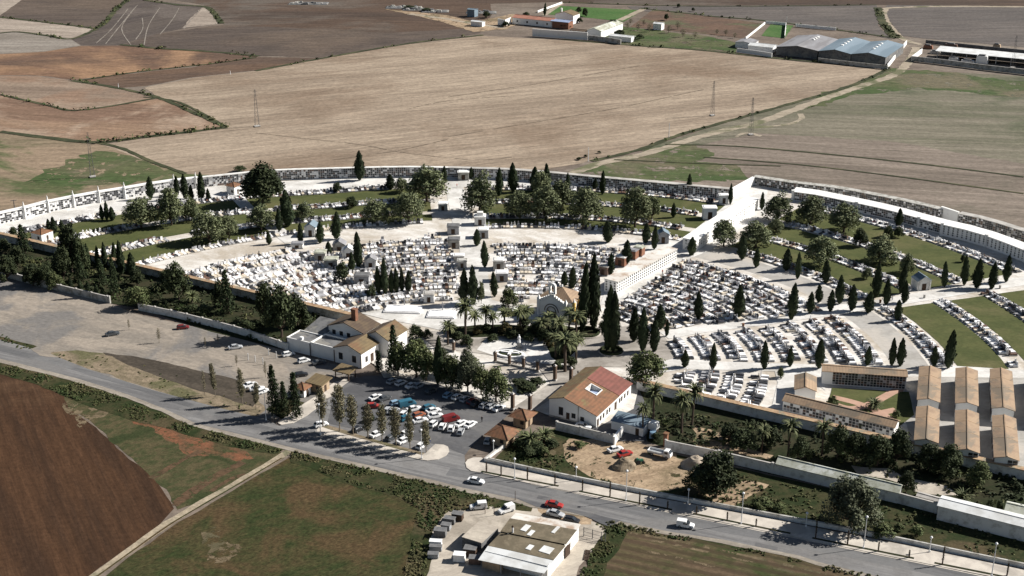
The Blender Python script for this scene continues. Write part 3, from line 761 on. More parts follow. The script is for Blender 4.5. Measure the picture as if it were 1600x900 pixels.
def niche_wall(label, P, depth, h, tiers, th, nw, pal, body=WHITE, roofm=WHITE, group=None, side=1, pil=None, name='niche_wall', back_h=None, nicheside=(1,), ends=False, pilh=1.3, gap=.14):
    """P = world points of the front foot; depth goes behind. side=1: front is to the right of travel"""
    ox, oy = P[0]
    r = thing(name, label, 'niche wall', ox, oy, CG - .1, group=group)
    Q = [(p[0] - ox, p[1] - oy) for p in P]
    n = len(Q)
    B = []
    for i in range(n):
        a, b = Q[max(i - 1, 0)], Q[min(i + 1, n - 1)]
        dx, dy = b[0] - a[0], b[1] - a[1]; l = hypot(dx, dy)
        B.append((Q[i][0] - dy / l * depth * side, Q[i][1] + dx / l * depth * side))
    bh = back_h if back_h is not None else h
    w = MB(); rf = MB(); nf = MB(); led = MB()
    for i in range(n - 1):
        q = [Q[i], Q[i + 1], B[i + 1], B[i]]
        zs = [h, h, bh, bh]
        vs = [(p[0], p[1], 0) for p in q] + [(q[k][0], q[k][1], zs[k]) for k in range(4)]
        w.add(vs, [(0, 1, 5, 4), (1, 2, 6, 5), (2, 3, 7, 6), (3, 0, 4, 7)], body)
        # roof slab a little proud
        e = .35
        def ext(f, bk):
            dx, dy = f[0] - bk[0], f[1] - bk[1]; l = hypot(dx, dy)
            return (f[0] + dx / l * e, f[1] + dy / l * e)
        f0, f1, b0, b1 = ext(Q[i], B[i]), ext(Q[i + 1], B[i + 1]), ext(B[i], Q[i]), ext(B[i + 1], Q[i + 1])
        rf.slab([(f0[0], f0[1], h + .22), (f1[0], f1[1], h + .22), (b1[0], b1[1], bh + .22), (b0[0], b0[1], bh + .22)], .2, roofm)
        z0 = (h - tiers * th) * .75
        for s in nicheside:
            if s == 1: pp, qq = (Q[i], Q[i + 1]) if side == 1 else (Q[i + 1], Q[i])
            else: pp, qq = (B[i + 1], B[i]) if side == 1 else (B[i], B[i + 1])
            niche_face(nf, pp, qq, z0, tiers, th, nw, .01, pal, gap)
        if ends and i == 0:
            pp, qq = (B[0], Q[0]) if side == 1 else (Q[0], B[0]); niche_face(nf, pp, qq, z0, tiers, th, nw, .01, pal, gap)
        if ends and i == n - 2:
            pp, qq = (Q[-1], B[-1]) if side == 1 else (B[-1], Q[-1]); niche_face(nf, pp, qq, z0, tiers, th, nw, .01, pal, gap)
    w.build('wall_body', r); rf.build('roof', r); nf.build('niche_fronts', r)
    if pil:
        for k in range(0, n, pil):
            m = MB(); x, y = Q[k]
            m.box(x - .45, x + .45, y - .45, y + .45, 0, h + .5, body); m.box(x - .6, x + .6, y - .6, y + .6, h + .5, h + .75, body); m.box(x - .3, x + .3, y - .3, y + .3, h + .75, h + pilh, body, top=(.22, .22))
            m.build('pillar', r)
    return r

def px_curve(px, step=8, k=6):
    P = catmull([G(*p) for p in px], k=k)
    # resample
    out = [P[0]]; acc = 0
    for a, b in zip(P, P[1:]):
        L = hypot(b[0] - a[0], b[1] - a[1]); pos = 0
        while acc + (L - pos) >= step:
            pos += step - acc; acc = 0
            t = pos / L; out.append((a[0] + (b[0] - a[0]) * t, a[1] + (b[1] - a[1]) * t))
        acc += L - pos
    out.append(P[-1])
    return out
NL = px_curve([(-40, 363), (0, 352), (40, 343), (85, 331), (127, 323), (165, 316), (204, 310), (255, 301), (307, 295)], 10.4)
niche_wall('long white curved niche wall with tall pillars along the left rim of the cemetery', NL, 3.2, 4.3, 5, .78, .85, PAL_LIT, pil=1, group='outer niche walls', pilh=2.8, back_h=4.0)
NM = px_curve([(307, 295), (355, 290), (400, 285), (450, 282), (500, 280.5), (555, 279), (635, 277.5), (700, 278.5)], 8)
niche_wall('shaded curved niche wall behind the big round tree and the tallest cypress', NM, 2.3, 4.4, 5, .8, .85, PAL_DARK, roofm=WALLW, group='outer niche walls', back_h=4.1)
NR = px_curve([(700, 278.5), (785, 281), (830, 284), (875, 288), (925, 293), (1000, 300), (1075, 307), (1140, 313)], 8)
niche_wall('shaded curved niche wall running from the central avenue to the radial white block', NR, 2.8, 4.4, 5, .8, .85, PAL_DARK, roofm=CONC, group='outer niche walls', back_h=4.1)
NO = px_curve([(1176, 290), (1240, 300), (1300, 307), (1380, 322), (1444, 336), (1470, 343)], 8)
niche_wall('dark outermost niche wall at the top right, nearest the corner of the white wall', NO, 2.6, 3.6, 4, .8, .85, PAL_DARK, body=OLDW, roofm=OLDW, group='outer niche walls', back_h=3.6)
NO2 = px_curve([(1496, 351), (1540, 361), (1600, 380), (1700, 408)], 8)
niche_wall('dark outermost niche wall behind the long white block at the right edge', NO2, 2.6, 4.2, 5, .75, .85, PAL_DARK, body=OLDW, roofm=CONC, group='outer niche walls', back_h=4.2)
wall('cemetery_wall', 'short plain white wall between the two dark outermost niche walls', 'wall', [(1469, 341), (1496, 350)], 4.6, .8, WHITE, WHITE, z=CG - .1)
wall('cemetery_wall', 'white wall closing the top corner of the cemetery at the end of the radial block', 'wall', [(1143, 309), (1177, 290)], 3.6, 1.2, WHITE, WHITE, z=CG - .1)
NI = px_curve([(1238, 314), (1280, 320), (1312, 327), (1355, 336), (1397, 346), (1440, 358), (1469, 366)], 9)
niche_wall('inner niche block with a bright white roof and dark shaded front, upper right', NI, 4.2, 3.7, 4, .8, .85, PAL_DARK, roofm=WHITE, group='inner niche blocks', back_h=4.3, pil=3, pilh=.8)
NJ = px_curve([(1470, 369), (1520, 381), (1560, 395), (1600, 411), (1680, 445)], 9)
niche_wall('long white niche block with rows of small dark openings at the right edge', NJ, 4.6, 4.4, 4, .85, 1.7, [GRAN, GRAN, MARG, GRAN], roofm=WHITE, group='inner niche blocks', back_h=4.8, pil=2, pilh=.8, gap=.3)
# radial blocks
def radial(label, n0, n1, w, h, roofm, nw=1.3, pal=None):
    L = hypot(n1[0] - n0[0], n1[1] - n0[1]); k = max(2, int(L / 12))
    P = [(n0[0] + (n1[0] - n0[0]) * i / k, n0[1] + (n1[1] - n0[1]) * i / k) for i in range(k + 1)]
    return niche_wall(label, P, w, h, 4, .95, nw, pal or PAL_EMPTY, roofm=roofm, group='radial niche blocks', back_h=h, nicheside=(1, -1), ends=True, name='niche_block', gap=.42)
radial('long white niche block with a rust-stained flat roof pointing away from the chapel', G(963, 461), G(1057, 408), 4.8, 4.4, RUSTR)
radial('white niche block with clean flat roof between the rust-stained block and the top corner', G(1086, 395), G(1184, 328), 5.0, 4.4, WHITE, 2.0, [MARB, MARG, GRAN])

# tile-topped cemetery front wall (two stretches) and outer walls
def fw(a0, a1, n=8): return [AB(a0 + (a1 - a0) * i / n, 310) for i in range(n + 1)]
COPT = surf('tiled_coping', (.36, .25, .15), (.24, .15, .09), sc=.8, c3=(.2, .18, .13))
wall('cemetery_wall', 'long front wall with a sandy tiled top between the left garden and the graves', 'wall', fw(-405, -229.5), 2.9, .8, OLDW, COPT, True, 0, .18, .55)
wall('cemetery_wall', 'long front wall with an orange tiled top above the palms on the right', 'wall', fw(-133, -5), 2.9, .8, WALLW, COPT, True, 0, .18, .55)
def garden_wall(label, px, h, t, mat, cop=None, seg=7.0, z=0, post=True, pw=.25, pcol=None):
    P = px_curve(px, seg)
    r = wall('garden_wall', label, 'wall', P, h, t, mat, cop, True, z)
    if post:
        ox, oy = P[0]
        for i, p in enumerate(P):
            m = MB(); m.box(-pw, pw, -pw, pw, 0, h + .25, pcol or mat); m.box(-pw - .05, pw + .05, -pw - .05, pw + .05, h + .25, h + .35, cop or mat)
            o = m.build('wall_post', r, (p[0] - ox, p[1] - oy, 0), TH)
    return r
garden_wall('weathered grey garden wall on the far left, beside the gravel lot', [(-60, 417), (0, 431), (60, 447), (110, 459), (172, 474)], 2.3, .35, OLDW, CONC)
garden_wall('white panelled garden wall between the gravel lot and the dark garden', [(218, 485), (262, 494), (300, 503), (380, 524), (450, 548)], 2.3, .35, WALLW, CONC, 6.5)
garden_wall('stained white garden wall right of the dirt yard with parked vehicles', [(1040, 703), (1100, 715), (1155, 727), (1230, 745), (1330, 768), (1400, 785), (1462, 802)], 2.7, .35, WALLW, CONC, 14)
garden_wall('low grey wall in front of the white house with the tiled roof', [(870, 672), (900, 679), (958, 693)], 2.4, .35, WALLW, CONC, 7)
garden_wall('low white boundary wall running along the roadside pavement', [(763, 722), (800, 730), (840, 739), (960, 763), (1200, 808), (1350, 836), (1475, 862), (1600, 888), (1640, 896)], 1.15, .35, WALLW, OLDW, 9, 0, False)
wall('garden_wall', 'short white wall edging the palm garden beside the two kiosks', 'wall', [(757, 722), (775, 708), (795, 695)], 1.0, .3, WALLW, CONC)
wall('garden_wall', 'short low white wall facing the road beside the kiosks', 'wall', [(757, 722), (800, 731)], 1.0, .3, WALLW, CONC)

# ------------------------------------------------------------ buildings
def local(o): return o
def gable(root, x0, x1, y0, y1, he, hr, wallm, roofm, axis='y', ridge=None, over=.35, he2=None, wname='walls', rname='roof', rt=.22, roof2=None, front_over=None):
    """walls + two roof slopes in the thing's own frame. axis = direction the ridge runs"""
    he2 = he if he2 is None else he2
    b = MB()
    if axis == 'y':
        rx = (x0 + x1) / 2 if ridge is None else ridge
        vs = [(x0, y0, 0), (x1, y0, 0), (x1, y1, 0), (x0, y1, 0), (x0, y0, he), (x1, y0, he2), (x1, y1, he2), (x0, y1, he), (rx, y0, hr), (rx, y1, hr)]
        b.add(vs, [(0, 1, 5, 8, 4), (1, 2, 6, 5), (2, 3, 7, 9, 6), (3, 0, 4, 7)], wallm)
        sl1 = (hr - he) / (rx - x0); sl2 = (hr - he2) / (x1 - rx)
        fo = over if front_over is None else front_over
        ya, yb = y0 - fo, y1 + over
        A = [(x0 - over, ya, he - sl1 * over + rt), (rx, ya, hr + rt), (rx, yb, hr + rt), (x0 - over, yb, he - sl1 * over + rt)]
        B = [(rx, ya, hr + rt), (x1 + over, ya, he2 - sl2 * over + rt), (x1 + over, yb, he2 - sl2 * over + rt), (rx, yb, hr + rt)]
    else:
        ry = (y0 + y1) / 2 if ridge is None else ridge
        vs = [(x0, y0, 0), (x1, y0, 0), (x1, y1, 0), (x0, y1, 0), (x0, y0, he), (x1, y0, he), (x1, y1, he2), (x0, y1, he2), (x0, ry, hr), (x1, ry, hr)]
        b.add(vs, [(0, 1, 5, 4), (1, 2, 6, 9, 5), (2, 3, 7, 6), (3, 0, 4, 8, 7)], wallm)
        sl1 = (hr - he) / (ry - y0); sl2 = (hr - he2) / (y1 - ry)
        xa, xb = x0 - over, x1 + over
        A = [(xa, y0 - over, he - sl1 * over + rt), (xb, y0 - over, he - sl1 * over + rt), (xb, ry, hr + rt), (xa, ry, hr + rt)]
        B = [(xa, ry, hr + rt), (xb, ry, hr + rt), (xb, y1 + over, he2 - sl2 * over + rt), (xa, y1 + over, he2 - sl2 * over + rt)]
    b.build(wname, root)
    r1 = MB(); r1.slab(A, rt * .9, roofm); r1.slab(B, rt * .9, roof2 or roofm)
    # ridge cap
    if axis == 'y': r1.box(rx - .15, rx + .15, y0 - over, y1 + over, hr + rt - .05, hr + rt + .1, roofm)
    else: r1.box(x0 - over, x1 + over, ry - .15, ry + .15, hr + rt - .05, hr + rt + .1, roofm)
    return r1.build(rname, root)

def opening(root, kind, x, z, w, h, y=0.0, face='front', frame=WOODD, pane=GLASS, sub=True):
    """window or door standing 4 cm proud of the wall, frame + pane as parts"""
    f = MB(); t = .07; b = .09
    f.box(-w / 2, w / 2, -t, 0, 0, b, frame); f.box(-w / 2, w / 2, -t, 0, h - b, h, frame)
    f.box(-w / 2, -w / 2 + b, -t, 0, b, h - b, frame); f.box(w / 2 - b, w / 2, -t, 0, b, h - b, frame)
    if kind == 'window': f.box(-.04, .04, -t, 0, b, h - b, frame)
    rot = {'front': 0, 'right': pi / 2, 'left': -pi / 2, 'back': pi}[face]
    o = f.build(kind, root, (x, y - .003 if face == 'front' else y, z), rot)
    if face == 'right': o.location = (x + .003, y, z)
    p = MB(); p.box(-w / 2 + b, w / 2 - b, -.035, -.004, b, h - b, pane if kind == 'window' else WOODD)
    p.build('pane' if kind == 'window' else 'leaf', o)
    return o
def flatroof(root, x0, x1, y0, y1, h, wallm, roofm, par=.5, wname='walls', rname='roof', t=.25):
    b = MB()
    b.prism([(x0, y0), (x1, y0), (x1, y1), (x0, y1)], 0, h, wallm)
    for a in ((x0, x1, y0, y0 + t), (x0, x1, y1 - t, y1), (x0, x0 + t, y0 + t, y1 - t), (x1 - t, x1, y0 + t, y1 - t)):
        b.box(*a, h, h + par, wallm)
    b.build(wname, root)
    r = MB(); r.box(x0 + t + .003, x1 - t - .003, y0 + t + .003, y1 - t - .003, h + .003, h + .06, roofm); r.build(rname, root)

# white house with the tiled roof
x, y = AB(-147, 283.1)
H2 = thing('white_house', 'long white house with orange and maroon tiled roof and a square roof opening', 'house', x, y, .05, TH)
b = MB()
b.add([(0, 0, 0), (14.2, 0, 0), (14.2, 22.2, 0), (0, 22.2, 0), (0, 0, 5.3), (14.2, 0, 3.6), (14.2, 22.2, 3.6), (0, 22.2, 5.3), (4.5, 0, 6.6), (4.5, 22.2, 6.6)],
      [(0, 1, 5, 8, 4), (1, 2, 6, 5), (2, 3, 7, 9, 6), (3, 0, 4, 7)], WHITE)
b.build('walls', H2)
def rs(xa): return 6.6 - (xa - 4.5) * 3.0 / 9.7 + .2
def quad(b, xa, xb, ya, yb, m, f=rs): b.slab([(xa, ya, f(xa)), (xb, ya, f(xb)), (xb, yb, f(xb)), (xa, yb, f(xa))], .18, m)
r = MB()
quad(r, 4.5, 6.6, -.3, 13.6, TILE); quad(r, 10.2, 14.6, -.3, 13.6, TILE); quad(r, 6.6, 10.2, -.3, 8.2, TILE); quad(r, 6.6, 10.2, 12.2, 13.6, TILE)
r.build('tiled_roof_slope', H2)['label'] = 'orange tiled front part of the right roof slope'
r = MB(); quad(r, 4.5, 14.6, 13.62, 22.5, TILER, lambda a: rs(a) + .1); r.build('tiled_roof_slope', H2)['label'] = 'maroon rear part of the right roof slope'
r = MB(); r.slab([(-.3, -.3, 5.42), (4.5, -.3, 6.8), (4.5, 22.5, 6.8), (-.3, 22.5, 5.42)], .18, TILEO); r.box(4.35, 4.65, -.3, 22.5, 6.74, 6.92, TILEO); r.build('tiled_roof_slope', H2)['label'] = 'narrow lichened left roof slope'
sk = MB()
for q in ((6.6, 6.85, 8.2, 12.2), (9.95, 10.2, 8.2, 12.2), (6.852, 9.948, 8.2, 8.45), (6.852, 9.948, 11.95, 12.2)):
    vs = [(q[0], q[2], 4.6), (q[1], q[2], 4.6), (q[1], q[3], 4.6), (q[0], q[3], 4.6)] + [(a, c, rs(a) + .16) for a, c in ((q[0], q[2]), (q[1], q[2]), (q[1], q[3]), (q[0], q[3]))]
    sk.add(vs, [(3, 2, 1, 0), (4, 5, 6, 7), (0, 1, 5, 4), (1, 2, 6, 5), (2, 3, 7, 6), (3, 0, 4, 7)], WALLW)
sk.box(6.85, 9.95, 8.45, 11.95, 4.4, 4.6, BLUEF)
sk.build('roof_opening', H2)
opening(H2, 'window', 3.6, 1.2, 1.3, 2.4); opening(H2, 'door', 5.7, 0, 1.0, 2.4); opening(H2, 'window', 7.4, 1.2, 1.2, 1.4); opening(H2, 'window', 10.0, 1.0, 1.1, 1.2)
for yy in (2.6, 4.4, 6.6, 8.2, 14.6, 16.0, 18.0, 20.0): opening(H2, 'window', 14.2, 1.1, .9, 1.4, yy, 'right')
opening(H2, 'door', 14.2, 0, 1.4, 2.5, 12.0, 'right'); opening(H2, 'door', 14.2, 0, 1.0, 2.3, .9, 'right')
b = MB(); b.tube([(8.8, -.1, 0), (8.8, -.1, 4.9)], [.07, .07], WOODD); b.build('drainpipe', H2)
b = MB(); b.box(-.02, 14.22, -.05, -.004, 0, .5, OLDW); b.build('plinth', H2)
# annex
x, y = AB(-129.0, 284.4)
A2 = thing('shed', 'small white shed with sloping pale sheet roof beside the long white house', 'shed', x, y, .05, TH)
b = MB(); b.add([(0, 0, 0), (9.2, 0, 0), (9.2, 4.4, 0), (0, 4.4, 0), (0, 0, 2.6), (9.2, 0, 2.6), (9.2, 4.4, 3.3), (0, 4.4, 3.3)], [(0, 1, 5, 4), (1, 2, 6, 5), (2, 3, 7, 6), (3, 0, 4, 7)], WHITE); b.build('walls', A2)
b = MB(); b.slab([(-.2, -.4, 2.75), (9.4, -.4, 2.75), (9.4, 4.6, 3.5), (-.2, 4.6, 3.5)], .12, BLUER); b.build('roof', A2)
opening(A2, 'door', 7.5, 0, 1.0, 2.1)
x, y = G(958, 692)
wall('gate_post_wall', 'stepped white wall end by the entrance to the dirt yard', 'wall', [(959, 696), (965, 688), (972, 680)], 2.4, .5, WHITE, WHITE)
x, y = G(1040, 697)
gp = MB(); gp.box(-.5, .5, -.5, .5, 0, 3.6, BRICK); gp.box(-.65, .65, -.65, .65, 3.6, 3.85, TILE); tag(gp.build('gate_pillar', None, (x, y, 0), TH), 'square brick gate pillar at the left end of the stained white wall', 'pillar')
x, y = G(1021, 676)
tk = thing('water_tank', 'white box tank on a dark stand among the palms behind the yard', 'tank', x, y, 0, TH)
b = MB(); b.box(-1, 1, -1, 1, 0, 1.4, WOODD); b.build('stand', tk); b = MB(); b.box(-1.2, 1.2, -1.2, 1.2, 1.4, 3.2, WHITE, top=(.12, .12)); b.build('tank_body', tk)

# building complex left of the chapel (own frame, front along the car park)
x, y = AB(-236.5, 283.2)
H1 = thing('cemetery_office', 'white building complex with brown tiled roofs, grey flat roofs and an orange brick chimney', 'building', x, y, .02, TH)
flatroof(H1, 0, 8.8, 0, 6.5, 3.9, WHITE, CONCD, .35, 'low_wing_walls', 'low_wing_roof')
b = MB(); b.add([(1.5, 6.5, 0), (8.8, 6.5, 0), (8.8, 15, 0), (1.5, 15, 0), (1.5, 6.5, 4.0), (8.8, 6.5, 4.0), (8.8, 15, 5.6), (1.5, 15, 5.6)], [(0, 1, 5, 4), (1, 2, 6, 5), (2, 3, 7, 6), (3, 0, 4, 7)], WHITE); b.build('rear_wing_walls', H1)
b = MB(); b.slab([(1.3, 6.3, 4.15), (9, 6.3, 4.15), (9, 15.2, 5.8), (1.3, 15.2, 5.8)], .14, CONCD); b.build('rear_wing_roof', H1)
flatroof(H1, 8.803, 17.697, .15, 7.5, 3.9, WHITE, CONCD, .55, 'middle_wing_walls', 'middle_wing_roof')
gable(H1, 17.7, 27.4, 0, 8.9, 4.7, 6.5, WHITE, TILEB, 'y', 22.8, .3, None, 'front_wing_walls', 'front_wing_roof', roof2=TILEO)
gable(H1, 8.6, 21.6, 9.6, 17.8, 6.3, 8.4, WHITE, TILEB, 'y', 14.6, .35, None, 'main_block_walls', 'main_block_roof')
gable(H1, 21.603, 30.4, 9.9, 19.6, 5.7, 7.8, WHITE, TILEB, 'y', 26.0, .35, None, 'right_block_walls', 'right_block_roof', roof2=TILEO)
b = MB(); b.box(14.9, 16.5, 12.8, 14.2, 6, 11.6, BRICK); b.box(14.8, 16.6, 12.7, 14.3, 11.6, 11.85, BRICK); b.build('chimney', H1)
for xx in (10.6, 13.3, 16.0): opening(H1, 'window', xx, 3.9, 1.2, 1.4, 9.6)
for xx in (20.0, 24.8): opening(H1, 'window', xx, 1.4, 1.4, 2.1)
opening(H1, 'window', 27.4, 1.2, 1.1, 1.7, 2.6, 'right'); opening(H1, 'door', 27.4, 0, 1.5, 2.9, 5.4, 'right'); opening(H1, 'window', 27.4, 1.2, 1.1, 1.7, 7.6, 'right'); opening(H1, 'window', 30.4, 1.2, 1.1, 1.7, 13, 'right'); opening(H1, 'window', 30.4, 1.2, 1.1, 1.7, 16.5, 'right')
b = MB(); b.box(4.6, 5.6, .4, 1.2, 4.25, 5.1, WHITE); b.build('roof_vent', H1)
for xx in (0.0, 8.75, 17.65, 27.3):
    b = MB(); b.box(xx - .12, xx + .12, -.12, -.004, 0, 3.9, WOODD); b.build('corner_strip', H1)

# chapel
x, y = AB(-183, 343.2)
CHP = thing('chapel', 'small pale chapel with stepped gable, round arched door and single bell arch', 'chapel', x, y, CG, TH)
b = MB(); b.box(.3, 12.2, .9, 10, 0, 6.2, WHITE); b.build('nave_walls', CHP)
b = MB()
b.box(0, 10.6, 0, .9, 0, 5.6, WHITE)
steps = 7
for i in range(steps):
    b.box(.55 * (i + 1) + .25 * i, 10.6 - .55 * (i + 1) - .25 * i, .003 * (i % 2), .897, 5.6 + .42 * i, 6.02 + .42 * i, WHITE)
for i in range(15):
    xx = .2 + i * .71; hh = 5.6 + .52 * min(i, 14 - i)
    b.box(xx, xx + .3, -.16, -.004, hh - 1.5, hh - .1, WHITE)
b.build('stepped_facade', CHP)
b = MB()
def arch(b, cx, z0, r0, r1, ya, yb, m, n=12, a0=0, a1=pi):
    for i in range(n):
        t0, t1 = a0 + (a1 - a0) * i / n, a0 + (a1 - a0) * (i + 1) / n
        q = [(cx + r0 * cos(t0), z0 + r0 * sin(t0)), (cx + r1 * cos(t0), z0 + r1 * sin(t0)), (cx + r1 * cos(t1), z0 + r1 * sin(t1)), (cx + r0 * cos(t1), z0 + r0 * sin(t1))]
        vs = [(p[0], ya, p[1]) for p in q] + [(p[0], yb, p[1]) for p in q]
        b.add(vs, [(0, 1, 2, 3), (7, 6, 5, 4), (0, 4, 5, 1), (1, 5, 6, 2), (2, 6, 7, 3), (3, 7, 4, 0)], m)
arch(b, 5.3, 2.6, 1.5, 1.75, -.35, -.004, WOODD); arch(b, 5.3, 2.6, 1.77, 2.3, -.25, -.004, WHITE); arch(b, 5.3, 2.6, 2.32, 2.6, -.3, -.004, WOODD); arch(b, 5.3, 2.6, 2.62, 3.1, -.2, -.004, WHITE)
b.box(3.6, 3.85, -.3, -.004, 0, 2.6, WOODD); b.box(6.75, 7.0, -.3, -.004, 0, 2.6, WOODD)
b.build('door_arch', CHP)
b = MB(); b.box(3.87, 6.73, -.12, -.004, 0, 2.6, WOODD); b.build('door', CHP)
b = MB(); b.box(4.1, 4.75, .05, .85, 8.5, 10.9, WHITE); b.box(5.85, 6.5, .05, .85, 8.5, 10.9, WHITE); b.box(4.75, 5.85, .05, .85, 8.5, 8.9, WHITE)
arch(b, 5.3, 10.9, .55, 1.2, .05, .85, WHITE); b.box(5.22, 5.38, .37, .53, 12.05, 12.9, WHITE)
b.build('bell_arch', CHP)
b = MB(); b.lathe([(.1, 10.9), (.2, 10.7), (.25, 10.3), (.4, 10.1)], BRICK, 10, 5.3, .45); b.build('bell', CHP)
b = MB()
for s in ([(0, .9, 6.1), (12.5, .9, 6.1), (6.2, 5.4, 9.2)], [(12.5, .9, 6.1), (12.5, 10.3, 6.1), (6.2, 5.4, 9.2)], [(12.5, 10.3, 6.1), (0, 10.3, 6.1), (6.2, 5.4, 9.2)], [(0, 10.3, 6.1), (0, .9, 6.1), (6.2, 5.4, 9.2)]):
    b.slab([(p[0], p[1], p[2] + .2) for p in s], .18, TILET)
b.box(6, 6.4, 5.2, 5.6, 9.2, 10.0, WHITE); b.build('tiled_roof', CHP)
for yy in (1.2, 5.0, 9.0):
    b = MB(); b.box(12.2, 13.1, yy - .45, yy + .45, 0, 6.6, YELL if yy < 6 else WHITE); b.box(12.3, 13.0, yy - .35, yy + .35, 6.6, 7.9, WHITE, top=(.3, .3)); b.build('buttress', CHP)
opening(CHP, 'window', 12.2, 1.8, 1.0, 2.6, 3.0, 'right'); opening(CHP, 'window', 12.2, 1.8, 1.0, 2.6, 7.0, 'right')
for xx in (.3, 10.0):
    b = MB(); b.box(xx - .3, xx + .6, -.2, .7, 0, 6.4, WHITE); b.box(xx - .2, xx + .5, -.1, .6, 6.4, 7.4, WHITE, top=(.3, .3)); b.build('corner_pinnacle', CHP)

# workshop at the bottom edge
x, y = AB(-127.5, 213)
WS = thing('workshop', 'flat-roofed workshop with brown sheeting and pale patches, beside the lower road edge', 'workshop', x, y, .05, TH)
b = MB()
b.add([(1.5, 0, 0), (16.2, 1.5, 0), (15.2, 18.5, 0), (.5, 15.2, 0), (1.5, 0, 3.3), (16.2, 1.5, 3.3), (15.2, 18.5, 3.8), (.5, 15.2, 3.8)], [(0, 1, 5, 4), (1, 2, 6, 5), (2, 3, 7, 6), (3, 0, 4, 7)], WHITE); b.build('walls', WS)
def wsz(v): return 3.45 + v * .03
def wsq(b, pts, t, m, dz=0): b.slab([(p[0], p[1], wsz(p[1]) + dz) for p in pts], t, m)
r = MB(); wsq(r, [(1.1, 1.9), (16.4, 3.8), (16.2, 10), (1.0, 7.6)], .12, SHEDR); r.build('roof_sheeting', WS)['label'] = 'brown mossy roof bay with two pale patches, nearer the front'
r = MB(); wsq(r, [(.9, 7.7), (16.2, 10.1), (15.8, 16.3), (.2, 13.4)], .12, SHEDR, .25); r.build('roof_sheeting', WS)['label'] = 'brown roof bay with small chimney pipe, farther back'
r = MB(); wsq(r, [(.2, 13.5), (15.8, 16.4), (15.4, 19.0), (.1, 16.2)], .12, RUSTR, .1); r.build('roof_sheeting', WS)['label'] = 'pale roof bay along the road side'
r = MB(); r.slab([(1.4, -3.0, 2.7), (16.4, -.6, 2.7), (16.5, 3.9, 3.5), (1.1, 1.8, 3.5)], .1, WROOF); r.build('canopy_roof', WS)
r = MB(); r.box(1.6, 6.0, -1.6, -.01, 0, 2.7, TANP); r.build('front_room', WS)
for p in ((6.5, -1.9), (11, -1.2), (15.8, -.5)):
    r = MB(); r.box(p[0] - .1, p[0] + .1, p[1] - .1, p[1] + .1, 0, 2.65, METALG); r.build('canopy_post', WS)
for q in ((9.0, 10.2, 4.6, 6.6), (12.0, 14.6, 5.2, 7.8), (11.2, 12.0, 12.6, 15.6), (4.6, 6.0, 10.2, 12.9), (6.8, 7.8, 9.2, 11.5)):
    r = MB(); zz = wsz(q[2]) + (.27 if q[2] > 8 else .02) + .1
    r.box(q[0], q[1], q[2], q[3], zz - .12, zz, WROOF); r.build('roof_light', WS)
r = MB(); r.tube([(3.6, 8.6, 3.6), (3.6, 8.6, 5.4)], [.22, .22], LAMPW, 8); r.tube([(3.6, 8.6, 5.4), (3.6, 8.6, 5.8)], [.35, .12], WOODD, 8); r.build('chimney', WS)
for yy in (3.5, 6.6, 9.5, 13.5): opening(WS, 'window', 16.2 - yy / 17, .9, 1.2, 1.3, yy, 'right')
opening(WS, 'door', 15.9, 0, 2.4, 2.8, 11.6, 'right')

# kiosks
def kiosk(label, px, wx, wy, h, rh, over, roofm, wallm, flat=False, name='kiosk', door=True, open_=False, z=.14):
    cx, cy = G(*px)
    k = thing(name, label, 'kiosk', cx, cy, z, TH)
    if open_:
        for a in (-1, 1):
            for c in (-1, 1):
                b = MB(); b.box(a * wx / 2 - .12, a * wx / 2 + .12, c * wy / 2 - .12, c * wy / 2 + .12, 0, h, wallm); b.build('post', k)
    else:
        b = MB(); b.box(-wx / 2, wx / 2, -wy / 2, wy / 2, 0, h, wallm); b.build('walls', k)
        opening(k, 'window', wx * .2, 1.0, 1.0, 1.1, -wy / 2)
        if door: opening(k, 'door', wx / 2, 0, .9, 2.1, 0, 'right')
    X, Y = wx / 2 + over, wy / 2 + over
    b = MB()
    if flat:
        b.slab([(-X, -Y, h + .3), (X, -Y, h + .3), (X, Y, h + rh), (-X, Y, h + rh)], .3, roofm)
    else:
        t = (0, 0, h + rh)
        b.add([(-X, -Y, h), (X, -Y, h), (X, Y, h), (-X, Y, h), t], [(0, 1, 4), (1, 2, 4), (2, 3, 4), (3, 0, 4), (3, 2, 1, 0)], roofm)
        for c in ((-X, -Y), (X, -Y), (X, Y), (-X, Y)): b.tube([(c[0], c[1], h + .05), (0, 0, h + rh + .05)], [.09, .09], roofm, 5)
    b.build('roof', k)
    return k
kiosk('kiosk with brown pyramid tile roof nearest the car park mouth', (786, 692), 4.6, 4.6, 3.0, 1.9, 1.3, TILE, TANP)
kiosk('kiosk with brown pyramid tile roof beside the gate pillars, behind the other pyramid kiosk', (817, 664), 3.8, 3.8, 3.0, 1.6, 1.1, TILE, TANP)
kiosk('square brown kiosk with flat sloping tan roof at the left of the car park', (499, 610), 4.4, 3.8, 2.7, .9, .7, TILEO, TANP, True)
kiosk('little white kiosk with red pyramid roof behind the two dark conifers', (474, 617), 3.0, 3.0, 2.5, 1.0, .7, TILE, WHITE)
kiosk('open shelter with tan sloping roof in front of the white office building', (540, 591), 4.6, 3.2, 2.4, .8, .6, TILEO, WOODD, True, 'shelter', open_=True)
kiosk('white kiosk with red pyramid roof by the big round tree', (366, 303), 4.2, 4.2, 3.6, 1.2, .5, TILE, WHITE, z=CG)
kiosk('white kiosk with low red roof at the far left end of the graves', (67, 375), 5.5, 5.5, 3.0, 1.2, .2, TILE, WHITE, z=CG)

